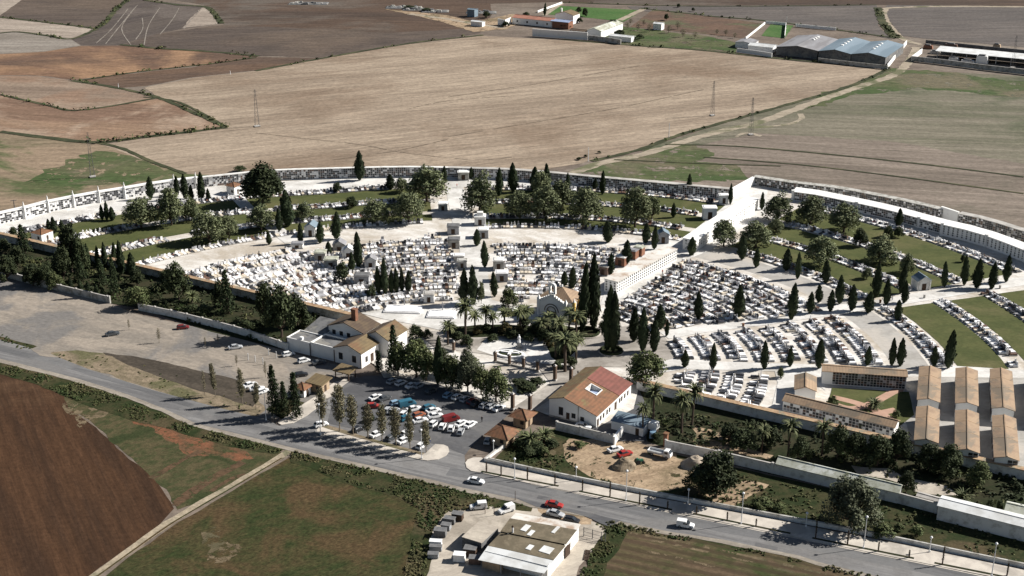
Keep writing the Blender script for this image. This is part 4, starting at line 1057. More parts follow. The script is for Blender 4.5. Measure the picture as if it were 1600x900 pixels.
# tiled niche blocks at the lower right
D = (cos(radians(-107.7)), sin(radians(-107.7)))
W = (-D[1], D[0])
def tiled_block(label, p, d, L, w, h=4.1, hr=4.8, roofm=TILET, tiers=4, pal=PAL_DARK, sides=True, group='tile-roofed niche blocks', ends=(False, True), rt=.16):
    """p = left far corner, d = long direction, w to the left-hand side"""
    ang = atan2(d[1], d[0])
    k = thing('niche_block', label, 'niche block', p[0], p[1], CG, ang, group)
    gable(k, 0, L, 0, w, h, hr, WHITE, roofm, 'x', None, .3, None, 'walls', 'roof', rt)
    for i in range(1, int(L / 6.5)):
        b = MB(); x = i * 6.5
        b.slab([(x - .09, -.3, h + rt - .04), (x + .09, -.3, h + rt - .04), (x + .09, w / 2, hr + rt + .06), (x - .09, w / 2, hr + rt + .06)], .05, COPT)
        b.slab([(x - .09, w / 2, hr + rt + .06), (x + .09, w / 2, hr + rt + .06), (x + .09, w + .3, h + rt - .04), (x - .09, w + .3, h + rt - .04)], .05, COPT)
        b.build('roof_joint', k)
    b = MB()
    if sides:
        niche_face(b, (0.2, 0), (L - .2, 0), .3, tiers, .88, .9, .01, pal)
        niche_face(b, (L - .2, w), (0.2, w), .3, tiers, .88, .9, .01, pal)
    if b.v: b.build('niche_fronts', k); b = MB()
    if ends[1]: niche_face(b, (L, w * .55), (L, w * .98), 2.2, 2, .85, .85, .01, PAL_EMPTY)
    if b.v: b.build('end_niches', k)
    return k
wv = 5.5
def lineb(tl, names):
    p = tl
    for (off, L, lab, en) in names:
        q = (p[0] + D[0] * off, p[1] + D[1] * off)
        tiled_block(lab, q, D, L, wv, ends=(False, en))
# D points towards the viewer, W to the right
lineb((116.7, 340.7), [(0, 21.6, 'tile-roofed niche block, far one of the left pair in the right courtyard', False), (26.6, 19.2, 'tile-roofed niche block, near one of the left pair in the right courtyard', False)])
lineb((126.8, 339.8), [(0, 23.0, 'tile-roofed niche block, far one of the middle pair in the right courtyard', False), (28.0, 22.4, 'tile-roofed niche block, near one of the middle pair in the right courtyard', True)])
lineb((136.4, 339.3), [(0, 25.6, 'tile-roofed niche block, far one of the right pair in the right courtyard', False), (30.6, 23.4, 'tile-roofed niche block, near one of the right pair in the right courtyard', True)])
lineb((146.8, 338.6), [(0, 27.6, 'tile-roofed niche block cut by the right edge of the photo', False)])
# front-facing block, small house, long thin block
p = (88.4, 338.4); q = (111.2, 334.6); ang = atan2(q[1] - p[1], q[0] - p[0]); L = hypot(q[0] - p[0], q[1] - p[1])
k = thing('niche_block', 'wide niche block with tan tiled roof facing the small garden with the palm', 'niche block', p[0], p[1], CG, ang, 'tile-roofed niche blocks')
gable(k, 0, L, 0, 4.6, 4.0, 4.7, WHITE, TILET, 'x', None, .3)
b = MB(); niche_face(b, (2.8, 0), (L - .2, 0), .2, 5, .75, .85, .01, [GRAN, GRAN, GLASS, GRAN, BROWNG, MARG], .1); b.build('niche_fronts', k)
p = (74.0, 321.8); q = (100.0, 306.0); ang = atan2(q[1] - p[1], q[0] - p[0]); L = hypot(q[0] - p[0], q[1] - p[1])
k = thing('niche_block', 'long narrow niche block with tan tiled roof beside the front wall', 'niche block', p[0], p[1], CG, ang, 'tile-roofed niche blocks')
gable(k, 0, L, 0, 4.6, 2.9, 3.9, WHITE, TILET, 'x', None, .3)
b = MB(); niche_face(b, (.2, 0), (L - .2, 0), .2, 3, .82, .9, .01, PAL_DARK); b.build('niche_fronts', k)
x, y = 78.3, 327.4
k = thing('caretaker_hut', 'small white hut with sandy hipped roof left of the palm garden', 'hut', x, y, CG, radians(-12))
gable(k, 0, 5.6, 0, 9, 3.6, 4.6, WHITE, TILET, 'y', None, .3); opening(k, 'door', 5.6, 0, .9, 2.0, 3, 'right')

# mausoleums: (base px, width m, depth m, height, roof style, wall material, text)
def mausoleum(px, w, d, h, style, wm, rm, label, rot=None, cat='mausoleum'):
    cx, cy = G(*px)
    if rot is None: rot = TH
    k = thing('mausoleum', label, cat, cx, cy, CG + .02, rot, 'family mausoleums')
    if style == 'gable':
        gable(k, -w / 2, w / 2, 0, d, h, h + w * .3, wm, rm, 'y', None, .2, rt=.15)
        opening(k, 'door', 0, 0, w * .3, h * .7, 0, pane=GLASS)
        for s in (-1, 1):
            b = MB(); b.box(s * w * .38 - .12, s * w * .38 + .12, -.3, -.01, 0, h, wm); b.build('pilaster', k)
    else:
        b = MB(); b.box(-w / 2, w / 2, 0, d, 0, h, wm); b.box(-w / 2 - .12, w / 2 + .12, -.12, d + .12, 0, .25, MARG); b.build('walls', k)
        b = MB(); b.box(-w / 2 - .2, w / 2 + .2, -.2, d + .2, h, h + .22, rm); b.box(-w / 2 + .3, w / 2 - .3, .3, d - .3, h + .22, h + .4, rm); b.build('roof_slab', k)
        opening(k, 'door', 0, 0.25, w * .32, h * .65, 0)
    if style == 'tower':
        b = MB(); b.box(-w * .3, w * .3, d * .2, d * .8, h + .4, h + 1.6, wm, top=(.15, .15)); b.build('top_block', k)
    return k
fa = radians(0)
for a in [((485, 371), 4.4, 5.0, 3.6, 'gable', WHITE, BLUER, 'white temple-like mausoleum with dark gable roof between the cypresses, left half', radians(-8)),
          ((692, 331), 3.6, 3.2, 2.8, 'flat', OLDW, WHITE, 'small grey mausoleum with bright white flat roof on the lawn by the central avenue', fa),
          ((708, 368), 4.4, 4, 3.0, 'flat', MARG, CONCD, 'dark grey mausoleum with flat roof, top left side of the central avenue', fa),
          ((709, 390), 4.2, 4, 3.2, 'flat', OLDW, CONCD, 'grey stone mausoleum, second down the left side of the central avenue', fa),
          ((717, 411), 3.6, 3, 2.2, 'flat', CONC, WHITE, 'low pale mausoleum, third down the left side of the central avenue', fa),
          ((722, 421), 3.2, 3, 2.6, 'flat', CONC, OLDW, 'grey cube mausoleum, lowest on the left side of the central avenue', fa),
          ((750, 354), 4.2, 4, 3.4, 'tower', WALLW, WHITE, 'white mausoleum with raised top block, top right side of the central avenue', fa),
          ((755, 374), 3.8, 3.5, 3.2, 'flat', MARG, WHITE, 'dark mausoleum with white roof slab, right side of the central avenue', fa),
          ((779, 424), 3.8, 4, 3.4, 'flat', OLDW, WALLW, 'grey tall mausoleum right of the cypress on the central avenue', fa),
          ((784, 442), 4.2, 3.4, 3.0, 'flat', MARG, MARB, 'mausoleum with white stepped roof at the lower end of the central avenue', fa),
          ((530, 394), 4.6, 4, 2.4, 'gable', OLDW, GREYR, 'grey gabled mausoleum, topmost of the cluster left of the tall middle cypress', fa),
          ((544, 405), 4.4, 3.6, 2.8, 'gable', WHITE, WROOF, 'white gabled mausoleum touching the tall middle cypress', fa),
          ((500, 410), 4.0, 4, 3.0, 'flat', CONC, MOSSR, 'sandy flat mausoleum, leftmost of the cluster', fa),
          ((517, 421), 4.6, 4, 3.0, 'flat', OLDW, MOSSR, 'sandy flat mausoleum below the leftmost one of the cluster', fa),
          ((579, 421), 4.2, 3.6, 3.0, 'gable', WALLW, GREYR, 'white mausoleum with grey roof right of the tall middle cypress', fa),
          ((565, 447), 5.0, 4.2, 3.0, 'flat', MARG, CONCD, 'dark open mausoleum at the bottom of the cluster', fa),
          ((464, 390), 4.2, 3.2, 1.6, 'flat', WALLW, GREYR, 'low grey-topped family tomb below the white temple-like mausoleum', fa),
          ((670, 475), 3.4, 3.4, 2.8, 'flat', WHITE, CONC, 'small white cube mausoleum at the bottom left of the central avenue', fa),
          ((1443, 455), 5.0, 4.4, 3.4, 'gable', WALLW, BLUER, 'pale mausoleum with crossed blue-grey gable roofs beside the right-hand path', radians(12)),
          ((1036, 382), 4.2, 4, 3.6, 'gable', MARG, BLUER, 'grey mausoleum with pointed roof between cypresses near the radial white block', fa),
          ((996, 402), 3.2, 3.0, 3.2, 'flat', BRICK, MOSSR, 'orange brick mausoleum with mossy roof, first up the radial white block', TH),
          ((968, 418), 3.6, 3.4, 3.4, 'flat', BRICK, WALLW, 'orange brick mausoleum with white roof slab, lower one', TH),
          ((986, 407), 3.2, 3, 3.2, 'flat', BRICK, GREYR, 'narrow orange brick mausoleum between the two larger ones', TH),
          ((942, 432), 3.2, 3, 3.2, 'flat', BROWNG, CONC, 'brown mausoleum nearest the near end of the radial white block', TH),
          ((1109, 345), 5.2, 4, 4.6, 'flat', WHITE, WHITE, 'bright white square mausoleum left of the clean radial block', fa),
          ((1131, 320), 3.6, 3, 3.4, 'flat', WHITE, WHITE, 'small white mausoleum near the top end of the clean radial block', fa),
          ((724, 283), 4.6, 4, 3.4, 'flat', OLDW, WHITE, 'white-roofed mausoleum at the far end of the central avenue', fa),
          ((742, 462), 3.0, 3, 2.4, 'flat', WALLW, WHITE, 'low white mausoleum beside the pair of black cypresses', fa)]:
    mausoleum(*a[:8], rot=a[8])
# flat family tombs near the chapel
for px, w, d, lab in (((814, 486), 5.5, 3.4, 'wide white family tomb with a cross beside the chapel'), ((690, 494), 9, 6, 'broad flat white tomb slab at the left of the chapel garden'), ((630, 486), 12, 6, 'very broad white paved tomb left of the chapel garden')):
    cx, cy = G(*px); k = thing('family_tomb', lab, 'tomb', cx, cy, CG + .05, radians(-5))
    b = MB(); b.box(-w / 2, w / 2, -d / 2, d / 2, 0, .5, MARB); b.box(-w / 2 + .4, w / 2 - .4, -d / 2 + .4, d / 2 - .4, .5, .7, MARB); b.build('slab', k)
    b = MB(); b.box(-.15, .15, d / 2 - .5, d / 2 - .2, .7, 3.4, MARG); b.box(-.8, .8, d / 2 - .5 + .003, d / 2 - .2 - .003, 2.4, 2.7, MARG); b.build('cross', k)
# statue and monument in the forecourt
x, y = G(811, 545); k = thing('statue', 'white standing statue on a square plinth in the chapel forecourt', 'statue', x, y, CG + .1)
b = MB(); b.box(-1, 1, -1, 1, 0, .4, CONC); b.box(-.6, .6, -.6, .6, .4, 1.7, CONC, top=(.08, .08)); b.build('plinth', k)
b = MB(); b.lathe([(.5, 1.7), (.45, 2.2), (.34, 2.9), (.42, 3.4), (.36, 3.7), (.12, 3.85), (.17, 4.0), (.19, 4.15), (.1, 4.35), (.02, 4.4)], MARB, 12)
b.tube([(-.3, 0, 3.5), (-.45, -.15, 3.1), (-.2, -.35, 2.95)], [.12, .1, .08], MARB); b.tube([(.3, 0, 3.5), (.45, -.15, 3.1), (.2, -.35, 2.95)], [.12, .1, .08], MARB); b.build('figure', k)
x, y = G(797, 556); k = thing('monument', 'low white oval monument with a flat cross in the forecourt', 'monument', x, y, CG + .1, radians(-15))
b = MB(); P = [(4.6 * cos(t * pi / 12), 2.6 * sin(t * pi / 12)) for t in range(24)]; b.prism(P, 0, .5, MARB); b.build('base', k)
b = MB(); P = [(3.6 * cos(t * pi / 12), 1.9 * sin(t * pi / 12)) for t in range(24)]; b.prism(P, .5, .56, L_DRK); b.build('planting', k)
b = MB(); b.box(-2.8, 2.8, -.3, .3, .56, .95, MARB); b.box(-.4, .5, -1.6, 1.6, .563, .9, MARB); b.build('flat_cross', k)

# fence with pillars, gate pillars
BRP = surf('pillar_stone', (.12, .08, .055), (.075, .05, .038), sc=1.5)
def pillar(label, px, h, w, mat=BRP, z=CG, grp='stone pillars'):
    x, y = G(*px); k = thing('gate_pillar', label, 'pillar', x, y, z, TH, grp)
    b = MB(); b.box(-w / 2, w / 2, -w / 2, w / 2, 0, h, mat); b.box(-w / 2 - .12, w / 2 + .12, -w / 2 - .12, w / 2 + .12, 0, .5, CONC); b.build('shaft', k)
    b = MB(); b.box(-w / 2 - .15, w / 2 + .15, -w / 2 - .15, w / 2 + .15, h, h + .25, BRP); b.box(-w / 2, w / 2, -w / 2, w / 2, h + .25, h + .7, CONC, top=(w * .35, w * .35)); b.build('capital', k)
pillar('stone gate pillar at the end of the tree-lined pavement, nearest the car park', (801, 641), 4.4, .85)
pillar('stone gate pillar between the car park and the white house, right one of the near pair', (828, 643), 4.4, .85)
pillar('stone gate pillar of the inner gate, left one near the palms', (867, 596), 4.4, .85)
pillar('stone gate pillar of the inner gate, right one above the tiled roof', (892, 600), 4.4, .85)
fpx = [(686, 545), (709, 551), (774, 567), (796, 572), (818, 577), (840, 582)]
for i, p in enumerate(fpx): pillar('dark fence pillar, %s from the left, along the chapel forecourt' % ORD[i], p, 3.0, .7, BRP, CG, 'forecourt fence pillars')
for seg, lab in ((fpx[:2], 'short dark railing between the two leftmost fence pillars'), (fpx[2:], 'dark railing between the fence pillars in front of the monument')):
    P = [G(*p) for p in seg]; ox, oy = P[0]; k = thing('railing', lab, 'fence', ox, oy, CG)
    b = MB()
    for a, c in zip(P, P[1:]):
        for z0, z1 in ((.15, .25), (1.3, 1.4)): b.tube([(a[0] - ox, a[1] - oy, z0), (c[0] - ox, c[1] - oy, z0)], [.06, .06], WOODD, 4)
        n = int(hypot(c[0] - a[0], c[1] - a[1]) / .3)
        for i in range(n):
            t = (i + .5) / n; xx, yy = a[0] + (c[0] - a[0]) * t - ox, a[1] + (c[1] - a[1]) * t - oy
            b.box(xx - .025, xx + .025, yy - .025, yy + .025, 0, 1.5, WOODD)
        b2 = MB(); b2.slab([(a[0] - ox, a[1] - oy - .15, .5), (c[0] - ox, c[1] - oy - .15, .5), (c[0] - ox, c[1] - oy + .15, .5), (a[0] - ox, a[1] - oy + .15, .5)], .5, CONC)
        b2.build('footing', k)
    b.build('bars', k)

# long sheds behind the stained wall
def longshed(label, px, w, h, hr, wm, rm, name='long_shed'):
    a, c = G(*px[0]), G(*px[1]); ang = atan2(c[1] - a[1], c[0] - a[0]); L = hypot(c[0] - a[0], c[1] - a[1])
    k = thing(name, label, 'shed', a[0], a[1], 0, ang)
    gable(k, 0, L, 0, w, h, hr, wm, rm, 'x', None, .25)
    return k
longshed('long low shed with mossy pale green roof behind the stained white wall', [(1212, 741), (1402, 787)], 4.0, 2.9, 3.9, WALLW, MOSSR)
k = longshed('long plain white shed with pale roof at the lower right edge', [(1463, 812), (1660, 862)], 5.0, 3.7, 4.3, WALLW, WROOF)
longshed('small shed with corrugated roof behind the plain white one, right edge', [(1568, 815), (1640, 832)], 5.0, 2.6, 3.6, OLDW, MOSSR)
longshed('low concrete trough roof beside the end of the stained wall', [(1432, 782), (1468, 792)], 2.0, 1.2, 1.5, OLDW, CONC)

# ------------------------------------------------------------ far farmstead and warehouses
def farm(label, a, b, L, Wd, he, hr, wm, rm, axis='x', rot=TH, name='farm_building', ridge=None, cat='farm building', z=.2, wins=0):
    x, y = AB(a, b); k = thing(name, label, cat, x, y, z, rot)
    gable(k, 0, L, 0, Wd, he, hr, wm, rm, axis, ridge, .3)
    for i in range(wins): opening(k, 'window', (i + .5) * L / wins, 1.4, 1.2, 1.4)
    return k
PINKT = surf('pink_tiles', (.42, .2, .14), (.34, .16, .11), sc=.3)
farm('long white farm stable with pinkish tiled roof at the top of the photo', -446, 797, 31, 8.5, 4.2, 5.6, WHITE, PINKT, wins=4)
farm('brick-fronted farm wing with blue-grey roof right of the pink roof', -416, 797, 13.5, 7, 4.4, 5.2, BRICK, BLUEF)
k = farm('two-storey farmhouse with brown hipped roof beside the bright green plot', -422, 815, 14, 10, 6, 8, WHITE, TILEO, 'y', name='farmhouse', cat='house', wins=3)
b = MB(); b.box(2, 3, 4, 5, 7, 9.6, WHITE); b.build('chimney', k)
k = farm('white barn with mossy long roof turned towards the viewer, right of the farmhouse', -379, 778, 10, 34, 4.6, 6.2, WHITE, MOSSR, 'y')
farm('small white outbuilding on the right of the farm behind dark trees', -352, 824, 6, 5, 4, 4.6, WHITE, WROOF)
farm('low white farm shed with white roof patches near the field edge', -362, 775, 16, 6, 3, 3.6, WHITE, WROOF)
farm('low shed with dark roof inside the farm courtyard', -392, 778, 12, 6, 3.2, 3.9, WHITE, TILEB)
wall('farm_wall', 'long bluish-white wall closing the farm towards the tan field', 'wall', [(832, 57), (845, 58), (880, 60.5), (918, 63)], 4.8, .5, WHITE, WHITE, z=.2)
wall('farm_wall', 'white gable-like wall at the left end of the farm', 'wall', [(778, 39), (789, 41), (798, 37)], 4.2, .5, WHITE, None, z=.2)
wall('farm_wall', 'dark earth wall right of the bluish-white farm wall', 'wall', [(919, 63), (945, 66), (970, 70)], 3.2, .5, OLDW, None, z=.2)
wall('farm_wall', 'white wall edging the bright green plot on the left', 'wall', [(840, 20), (878, 6)], 1.4, .5, WHITE, None, z=.2)
farm('dark blue box shed standing alone left of the farm', -488, 806, 6, 5, 5, 5.4, BLUER, BLUER)
farm('small white open shed below the farm track', -467, 776, 9, 4, 3, 3.4, WHITE, WROOF)
k = farm('warehouse with grey-brown sheet roof, leftmost of the three bays', -251.5, 782, 26, 42, 5, 6.8, CONCD, GREYR, 'y', name='warehouse', cat='warehouse')
for i in range(3): b = MB(); b.box(15 + 0, 16.2, 24 + i * 4.5, 26 + i * 4.5, 6.75 - .1, 7.3, WHITE); b.build('roof_vent', k)
k = farm('warehouse with blue-grey sheet roof, middle one of the three bays', -224.6, 781, 19.6, 44, 5.2, 7.0, CONCD, BLUER, 'y', name='warehouse', cat='warehouse')
for i in range(4): b = MB(); b.box(9.4, 10.6, 14 + i * 6, 16 + i * 6, 6.9, 7.6, WHITE); b.build('roof_vent', k)
k = farm('warehouse with blue-grey sheet roof, rightmost of the three bays', -204.9, 781.5, 20.5, 44, 5.2, 7.0, CONCD, BLUER, 'y', name='warehouse', cat='warehouse')
for i in range(4): b = MB(); b.box(9.4, 10.6, 12 + i * 6, 14 + i * 6, 6.9, 7.6, WHITE); b.build('roof_vent', k)
wall('farm_wall', 'grey wall closing the warehouse yard in front of the three bays', 'wall', [(1278, 97), (1330, 103), (1386, 109)], 2.4, .4, OLDW, None, z=.2)
wall('farm_wall', 'bright white wall on the right side of the warehouse yard', 'wall', [(1386, 108), (1400, 90), (1416, 70)], 2.6, .5, WHITE, None, z=.2)
farm('white house with white boundary wall left of the warehouses', -271, 786, 16, 9, 3.4, 4.4, WHITE, WROOF)
farm('low white garage left of the warehouses', -282, 793, 11, 12, 3.2, 4.0, WHITE, GREYR, 'y')
wall('farm_wall', 'low white wall in front of the white house left of the warehouses', 'wall', [(1151, 82), (1180, 86), (1206, 90)], 2.6, .4, WHITE, None, z=.2)
wall('farm_wall', 'white side wall with drive leading up to the green garden plot', 'wall', [(1165, 62), (1195, 38)], 1.4, .5, WHITE, None, z=.2)
wall('farm_wall', 'white fence at the top of the green garden plot', 'wall', [(1196, 37), (1228, 40)], 1.8, .4, WHITE, None, z=.2)
wall('farm_wall', 'white fence posts right of the green garden plot', 'wall', [(1226, 60), (1228, 40)], 1.8, .4, WHITE, None, z=.2)
wall('farm_wall', 'white broken wall behind the leftmost warehouse', 'wall', [(1243, 42), (1280, 46), (1306, 48)], 2.0, .4, WHITE, None, z=.2)
# open shed on pillars
x, y = AB(-163, 822); k = thing('open_shed', 'long open shed with pale flat roof on pillars at the top right edge', 'shed', x, y, .2, TH)
b = MB(); b.slab([(-1, -2, 4.6), (72, -2, 4.6), (72, 11, 5.4), (-1, 11, 5.4)], .25, WROOF); b.build('roof', k)
for i in range(9):
    b = MB(); b.box(i * 8.6, i * 8.6 + .5, -1.2, -.7, 0, 4.4, CONC); b.build('post', k)
b = MB(); b.box(0, 71, 9.4, 9.8, 0, 4.8, CONCD); b.build('rear_wall', k)
wall('farm_wall', 'long grey wall enclosing the open shed yard, top right', 'wall', [(1424, 96), (1470, 101), (1530, 109), (1600, 117), (1680, 126)], 3.0, .5, OLDW, CONC, z=.2)
wall('farm_wall', 'white side wall of the open shed yard', 'wall', [(1424, 96), (1440, 84)], 3.0, .5, WHITE, None, z=.2)
wall('farm_wall', 'dark back wall of the open shed yard', 'wall', [(1446, 68), (1520, 76), (1600, 84), (1680, 92)], 2.2, .5, CONCD, None, z=.2)
for i, (px, w, d, h, m, nm) in enumerate([((1450, 76), 6, 3, 2, BRICK, 'rusty brown'), ((1462, 84), 7, 4, 1.5, CONC, 'grey'), ((1490, 95), 6, 4, 2, WALLW, 'pale'), ((1534, 99), 7, 4, 4.5, WHITE, 'tall white'), ((1486, 74), 8, 3, 2, BROWNG, 'dark brown'), ((1557, 77), 5, 3, 3, TANP, 'tan'), ((1512, 98), 8, 4, 1.4, WALLW, 'long pale')]):
    x, y = G(*px); b = MB(); b.box(-w / 2, w / 2, -d / 2, d / 2, 0, h, m, top=(.5, .3)); b.box(-w / 3, w / 4, -d / 3, d / 3, h, h + .7, CONCD, top=(.3, .3))
    tag(b.build('scrap_stack', None, (x, y, .2), TH), '%s scrap stack in the yard of the open shed' % nm, 'stack', 'scrap stacks in the far yard')
# rubble at the top edge
for i, (px, w) in enumerate([((482, 6), 26), ((628, 12), 20), ((648, 15), 14), ((680, 18), 16), ((752, 20), 18)]):
    x, y = G(*px); b = MB(); random.seed(40 + i); b.box(-w / 2 - 2, w / 2 + 2, -5, 5, 0, .5, CONCD, top=(1, 1))
    for _ in range(16):
        a, c = random.uniform(-w / 2, w / 2), random.uniform(-4, 4); s = random.uniform(.6, 1.8)
        b.box(a - s, a + s, c - s, c + s, 0, s * .9, random.choice([CONC, CONCD, CONCD, MOSSR]), top=(s * .4, s * .4))
    tag(b.build('rubble_heap', None, (x, y, .2)), 'pale rubble heap, %s from the left along the top of the dark field' % ORD[i], 'rubble', 'rubble heaps')
# ------------------------------------------------------------ vegetation library (unit meshes: height 1, width 1)
def mk_cypress(seed, mat=L_CYP, fat=.36):
    random.seed(seed)
    tips = random.choice([1, 1, 2])
    def R(t):
        if t < .04: return .12
        return .5 * min(1, ((t - .02) / fat) ** .55) * max(0.0, (1 - t)) ** .62 / (1 - fat) ** .62 if t > fat else .5 * ((t - .02) / fat) ** .55
    m = MB()
    prof = []
    n = 12
    rings = [.05 + .93 * i / 14 for i in range(15)]
    vs = []; fs = []
    for t in rings:
        for k in range(n):
            a = 2 * pi * k / n
            r = max(.01, R(t) * .82 * (1 + .28 * noise.noise(Vector((cos(a) * 1.6, sin(a) * 1.6, t * 9 + seed)))))
            vs.append((r * cos(a), r * sin(a), t))
    for i in range(len(rings) - 1):
        for k in range(n): fs.append((i * n + k, i * n + (k + 1) % n, (i + 1) * n + (k + 1) % n, (i + 1) * n + k))
    fs.append(tuple(range(n))[::-1]); fs.append(tuple((len(rings) - 1) * n + k for k in range(n)))
    m.add(vs, fs, mat)
    for _ in range(900):
        t = random.random() ** .85 * .97 + .03; a = random.uniform(0, 2 * pi)
        r = R(t) * random.uniform(.75, 1.02) * (1 + .5 * noise.noise(Vector((cos(a) * 1.6, sin(a) * 1.6, t * 9 + seed))))
        p = Vector((r * cos(a), r * sin(a), t))
        d = Vector((cos(a), sin(a), random.uniform(-.1, .5)))
        d = (d + Vector((random.gauss(0, .35), random.gauss(0, .35), 0))).normalized()
        u = Vector((random.gauss(0, .25), random.gauss(0, .25), 1)).normalized()
        w = d.cross(u).normalized()
        L = random.uniform(.02, .04); B = random.uniform(.045, .10)
        m.add([tuple(p - w * B), tuple(p - u * L * .5), tuple(p + w * B), tuple(p + u * L * 1.3)], [(0, 1, 2, 3)], mat)
    tr = MB(); tr.tube([(0, 0, -.02), (0, 0, .12)], [.06, .05], BARK, 6)
    return m.mesh('cypress_crown'), tr.mesh('cypress_trunk')

def mk_broad(seed, mat, nb=13, base=.22, leaf=.036, nleaf=190, droop=.0, spread=.30, bark=BARK, flat=.42, br=(.12, .2)):
    random.seed(seed)
    blobs = []
    tr = MB()
    hubz = base + .12
    tr.tube([(0, 0, -.02), (random.uniform(-.02, .02), 0, hubz * .6), (0, 0, hubz)], [.035, .027, .022], bark, 7)
    m = MB()
    for i in range(nb):
        a = i * 2.4 + random.uniform(-.4, .4)
        rr = spread * sqrt((i + .5) / nb) * random.uniform(.85, 1.15)
        cz = base + (1 - base) * (.28 + .42 * (1 - (rr / spread) ** 2) * random.uniform(.7, 1.1)) + random.uniform(-.05, .05)
        br_ = random.uniform(*br)
        c = Vector((rr * cos(a), rr * sin(a), cz))
        blobs.append((c, br_))
        tr.tube([(0, 0, hubz * .85), tuple(c * .5 + Vector((0, 0, hubz * .4))), tuple(c)], [.018, .012, .005], bark, 4)
    zmax = max(c.z + r for c, r in blobs); xm = max(hypot(c.x, c.y) + r for c, r in blobs)
    sz = (1 - base) / (zmax - base); sx = .5 / xm
    for c, r in blobs:
        for _ in range(nleaf):
            d = Vector((random.gauss(0, 1), random.gauss(0, 1), random.gauss(0, 1))).normalized()
            q = c + d * r * (random.random() ** .35)
            if droop and d.z < .2: q.z -= droop * random.random()
            q = Vector((q.x * sx, q.y * sx, max(base * .55, base + (q.z - base) * sz)))
            m.leaf(q, leaf, mat, d + Vector((0, 0, .35)), .7)
    return m.mesh('leafy_crown'), tr.mesh('branched_trunk')

def mk_palm(seed, mat=L_PALM, nf=54, crown=.34, trunk_r=.034, droop=1.0, short=False):
    random.seed(seed)
    tr = MB()
    ht = 1 - crown * .55 if not short else .25
    prof = []
    n = 9
    for i in range(n + 1):
        z = -.02 + (ht + .02) * i / n
        prof.append((trunk_r * (1.35 if i == 0 else (1.15 if i == n else 1.0)) * (1 + .12 * (i % 2)), z))
    tr.lathe(prof, BARK, 8)
    m = MB()
    # skirt of old fronds
    for _ in range(26):
        a = random.uniform(0, 2 * pi); z = ht - random.uniform(.0, .07)
        m.leaf((cos(a) * trunk_r * 1.8, sin(a) * trunk_r * 1.8, z), .04, BARK)
    for i in range(nf):
        a = i * 2.39996 + random.uniform(-.2, .2)
        el = radians(random.uniform(-25, 78)) if i > 8 else radians(random.uniform(60, 85))
        Lf = .5 * random.uniform(.8, 1.0)
        P = []; p = Vector((0, 0, ht)); e = el
        for k in range(7):
            P.append(p.copy())
            st = Lf / 6
            p = p + Vector((cos(a) * cos(e) * st, sin(a) * cos(e) * st, sin(e) * st * .8))
            e -= radians(10 + 4.2 * k) * droop
        side = Vector((-sin(a), cos(a), 0))
        for k in range(6):
            w0 = .05 * (1 if 0 < k else .5) * (1 - k / 8); w1 = .05 * (1 - (k + 1) / 6.5)
            for s in (-1, 1):
                dn = Vector((0, 0, -.45))
                o0 = side * s * w0 + dn * w0; o1 = side * s * w1 + dn * w1
                m.add([tuple(P[k]), tuple(P[k + 1]), tuple(P[k + 1] + o1), tuple(P[k] + o0)], [(0, 1, 2, 3) if s > 0 else (3, 2, 1, 0)], mat)
    return m.mesh('palm_crown'), tr.mesh('palm_trunk')

def mk_poplar(seed, mat=L_POP, nleaf=2100):
    random.seed(seed)
    tr = MB(); tr.tube([(0, 0, -.02), (.01, 0, .4), (0, .01, .96)], [.05, .035, .008], BARKP, 6)
    m = MB()
    for i in range(34):
        t = .2 + .72 * i / 34; a = i * 2.4; L = .46 * sin(pi * min(1, (t - .05) / .95) ** .9) * random.uniform(.55, 1.05) + .05
        tip = Vector((cos(a) * L, sin(a) * L, t + .13))
        tr.tube([(0, 0, t), tuple(tip)], [.016, .004], BARKP, 4)
        for _ in range(nleaf // 34):
            s = random.random() ** .6
            q = Vector((0, 0, t)).lerp(tip, s) + Vector((random.gauss(0, .08), random.gauss(0, .08), random.gauss(0, .022)))
            d = Vector((random.gauss(0, 1), random.gauss(0, 1), random.gauss(0, 1))).normalized()
            u = d.cross(Vector((0, .3, 1))).normalized(); w = d.cross(u)
            a_ = .055; b_ = .014
            m.add([tuple(q - u * a_), tuple(q - w * b_), tuple(q + u * a_), tuple(q + w * b_)], [(0, 1, 2, 3)], mat)
    return m.mesh('slim_crown'), tr.mesh('slim_trunk')

def mk_pine(seed, mat=L_PINE, layers=11, base=.1, fat=.48):
    random.seed(seed)
    tr = MB(); tr.tube([(0, 0, -.02), (0, 0, .95)], [.035, .006], BARK, 6)
    m = MB()
    for i in range(layers):
        t = base + (.97 - base) * i / (layers - 1)
        R = fat * (1 - (t - base) / (1.03 - base)) ** .8 + .03
        for k in range(9):
            a = k * 2 * pi / 9 + i * .7 + random.uniform(-.25, .25); rr = R * random.uniform(.6, 1.05)
            tr.tube([(0, 0, t), (cos(a) * rr * .9, sin(a) * rr * .9, t + .01)], [.008, .003], BARK, 3)
            for _ in range(26):
                s = random.random() ** .6
                q = (cos(a) * rr * s + random.gauss(0, .035), sin(a) * rr * s + random.gauss(0, .035), t + .02 - .03 * s + random.gauss(0, .018))
                m.leaf(q, .035, mat, (0, 0, 1), .8)
    return m.mesh('conifer_crown'), tr.mesh('conifer_trunk')

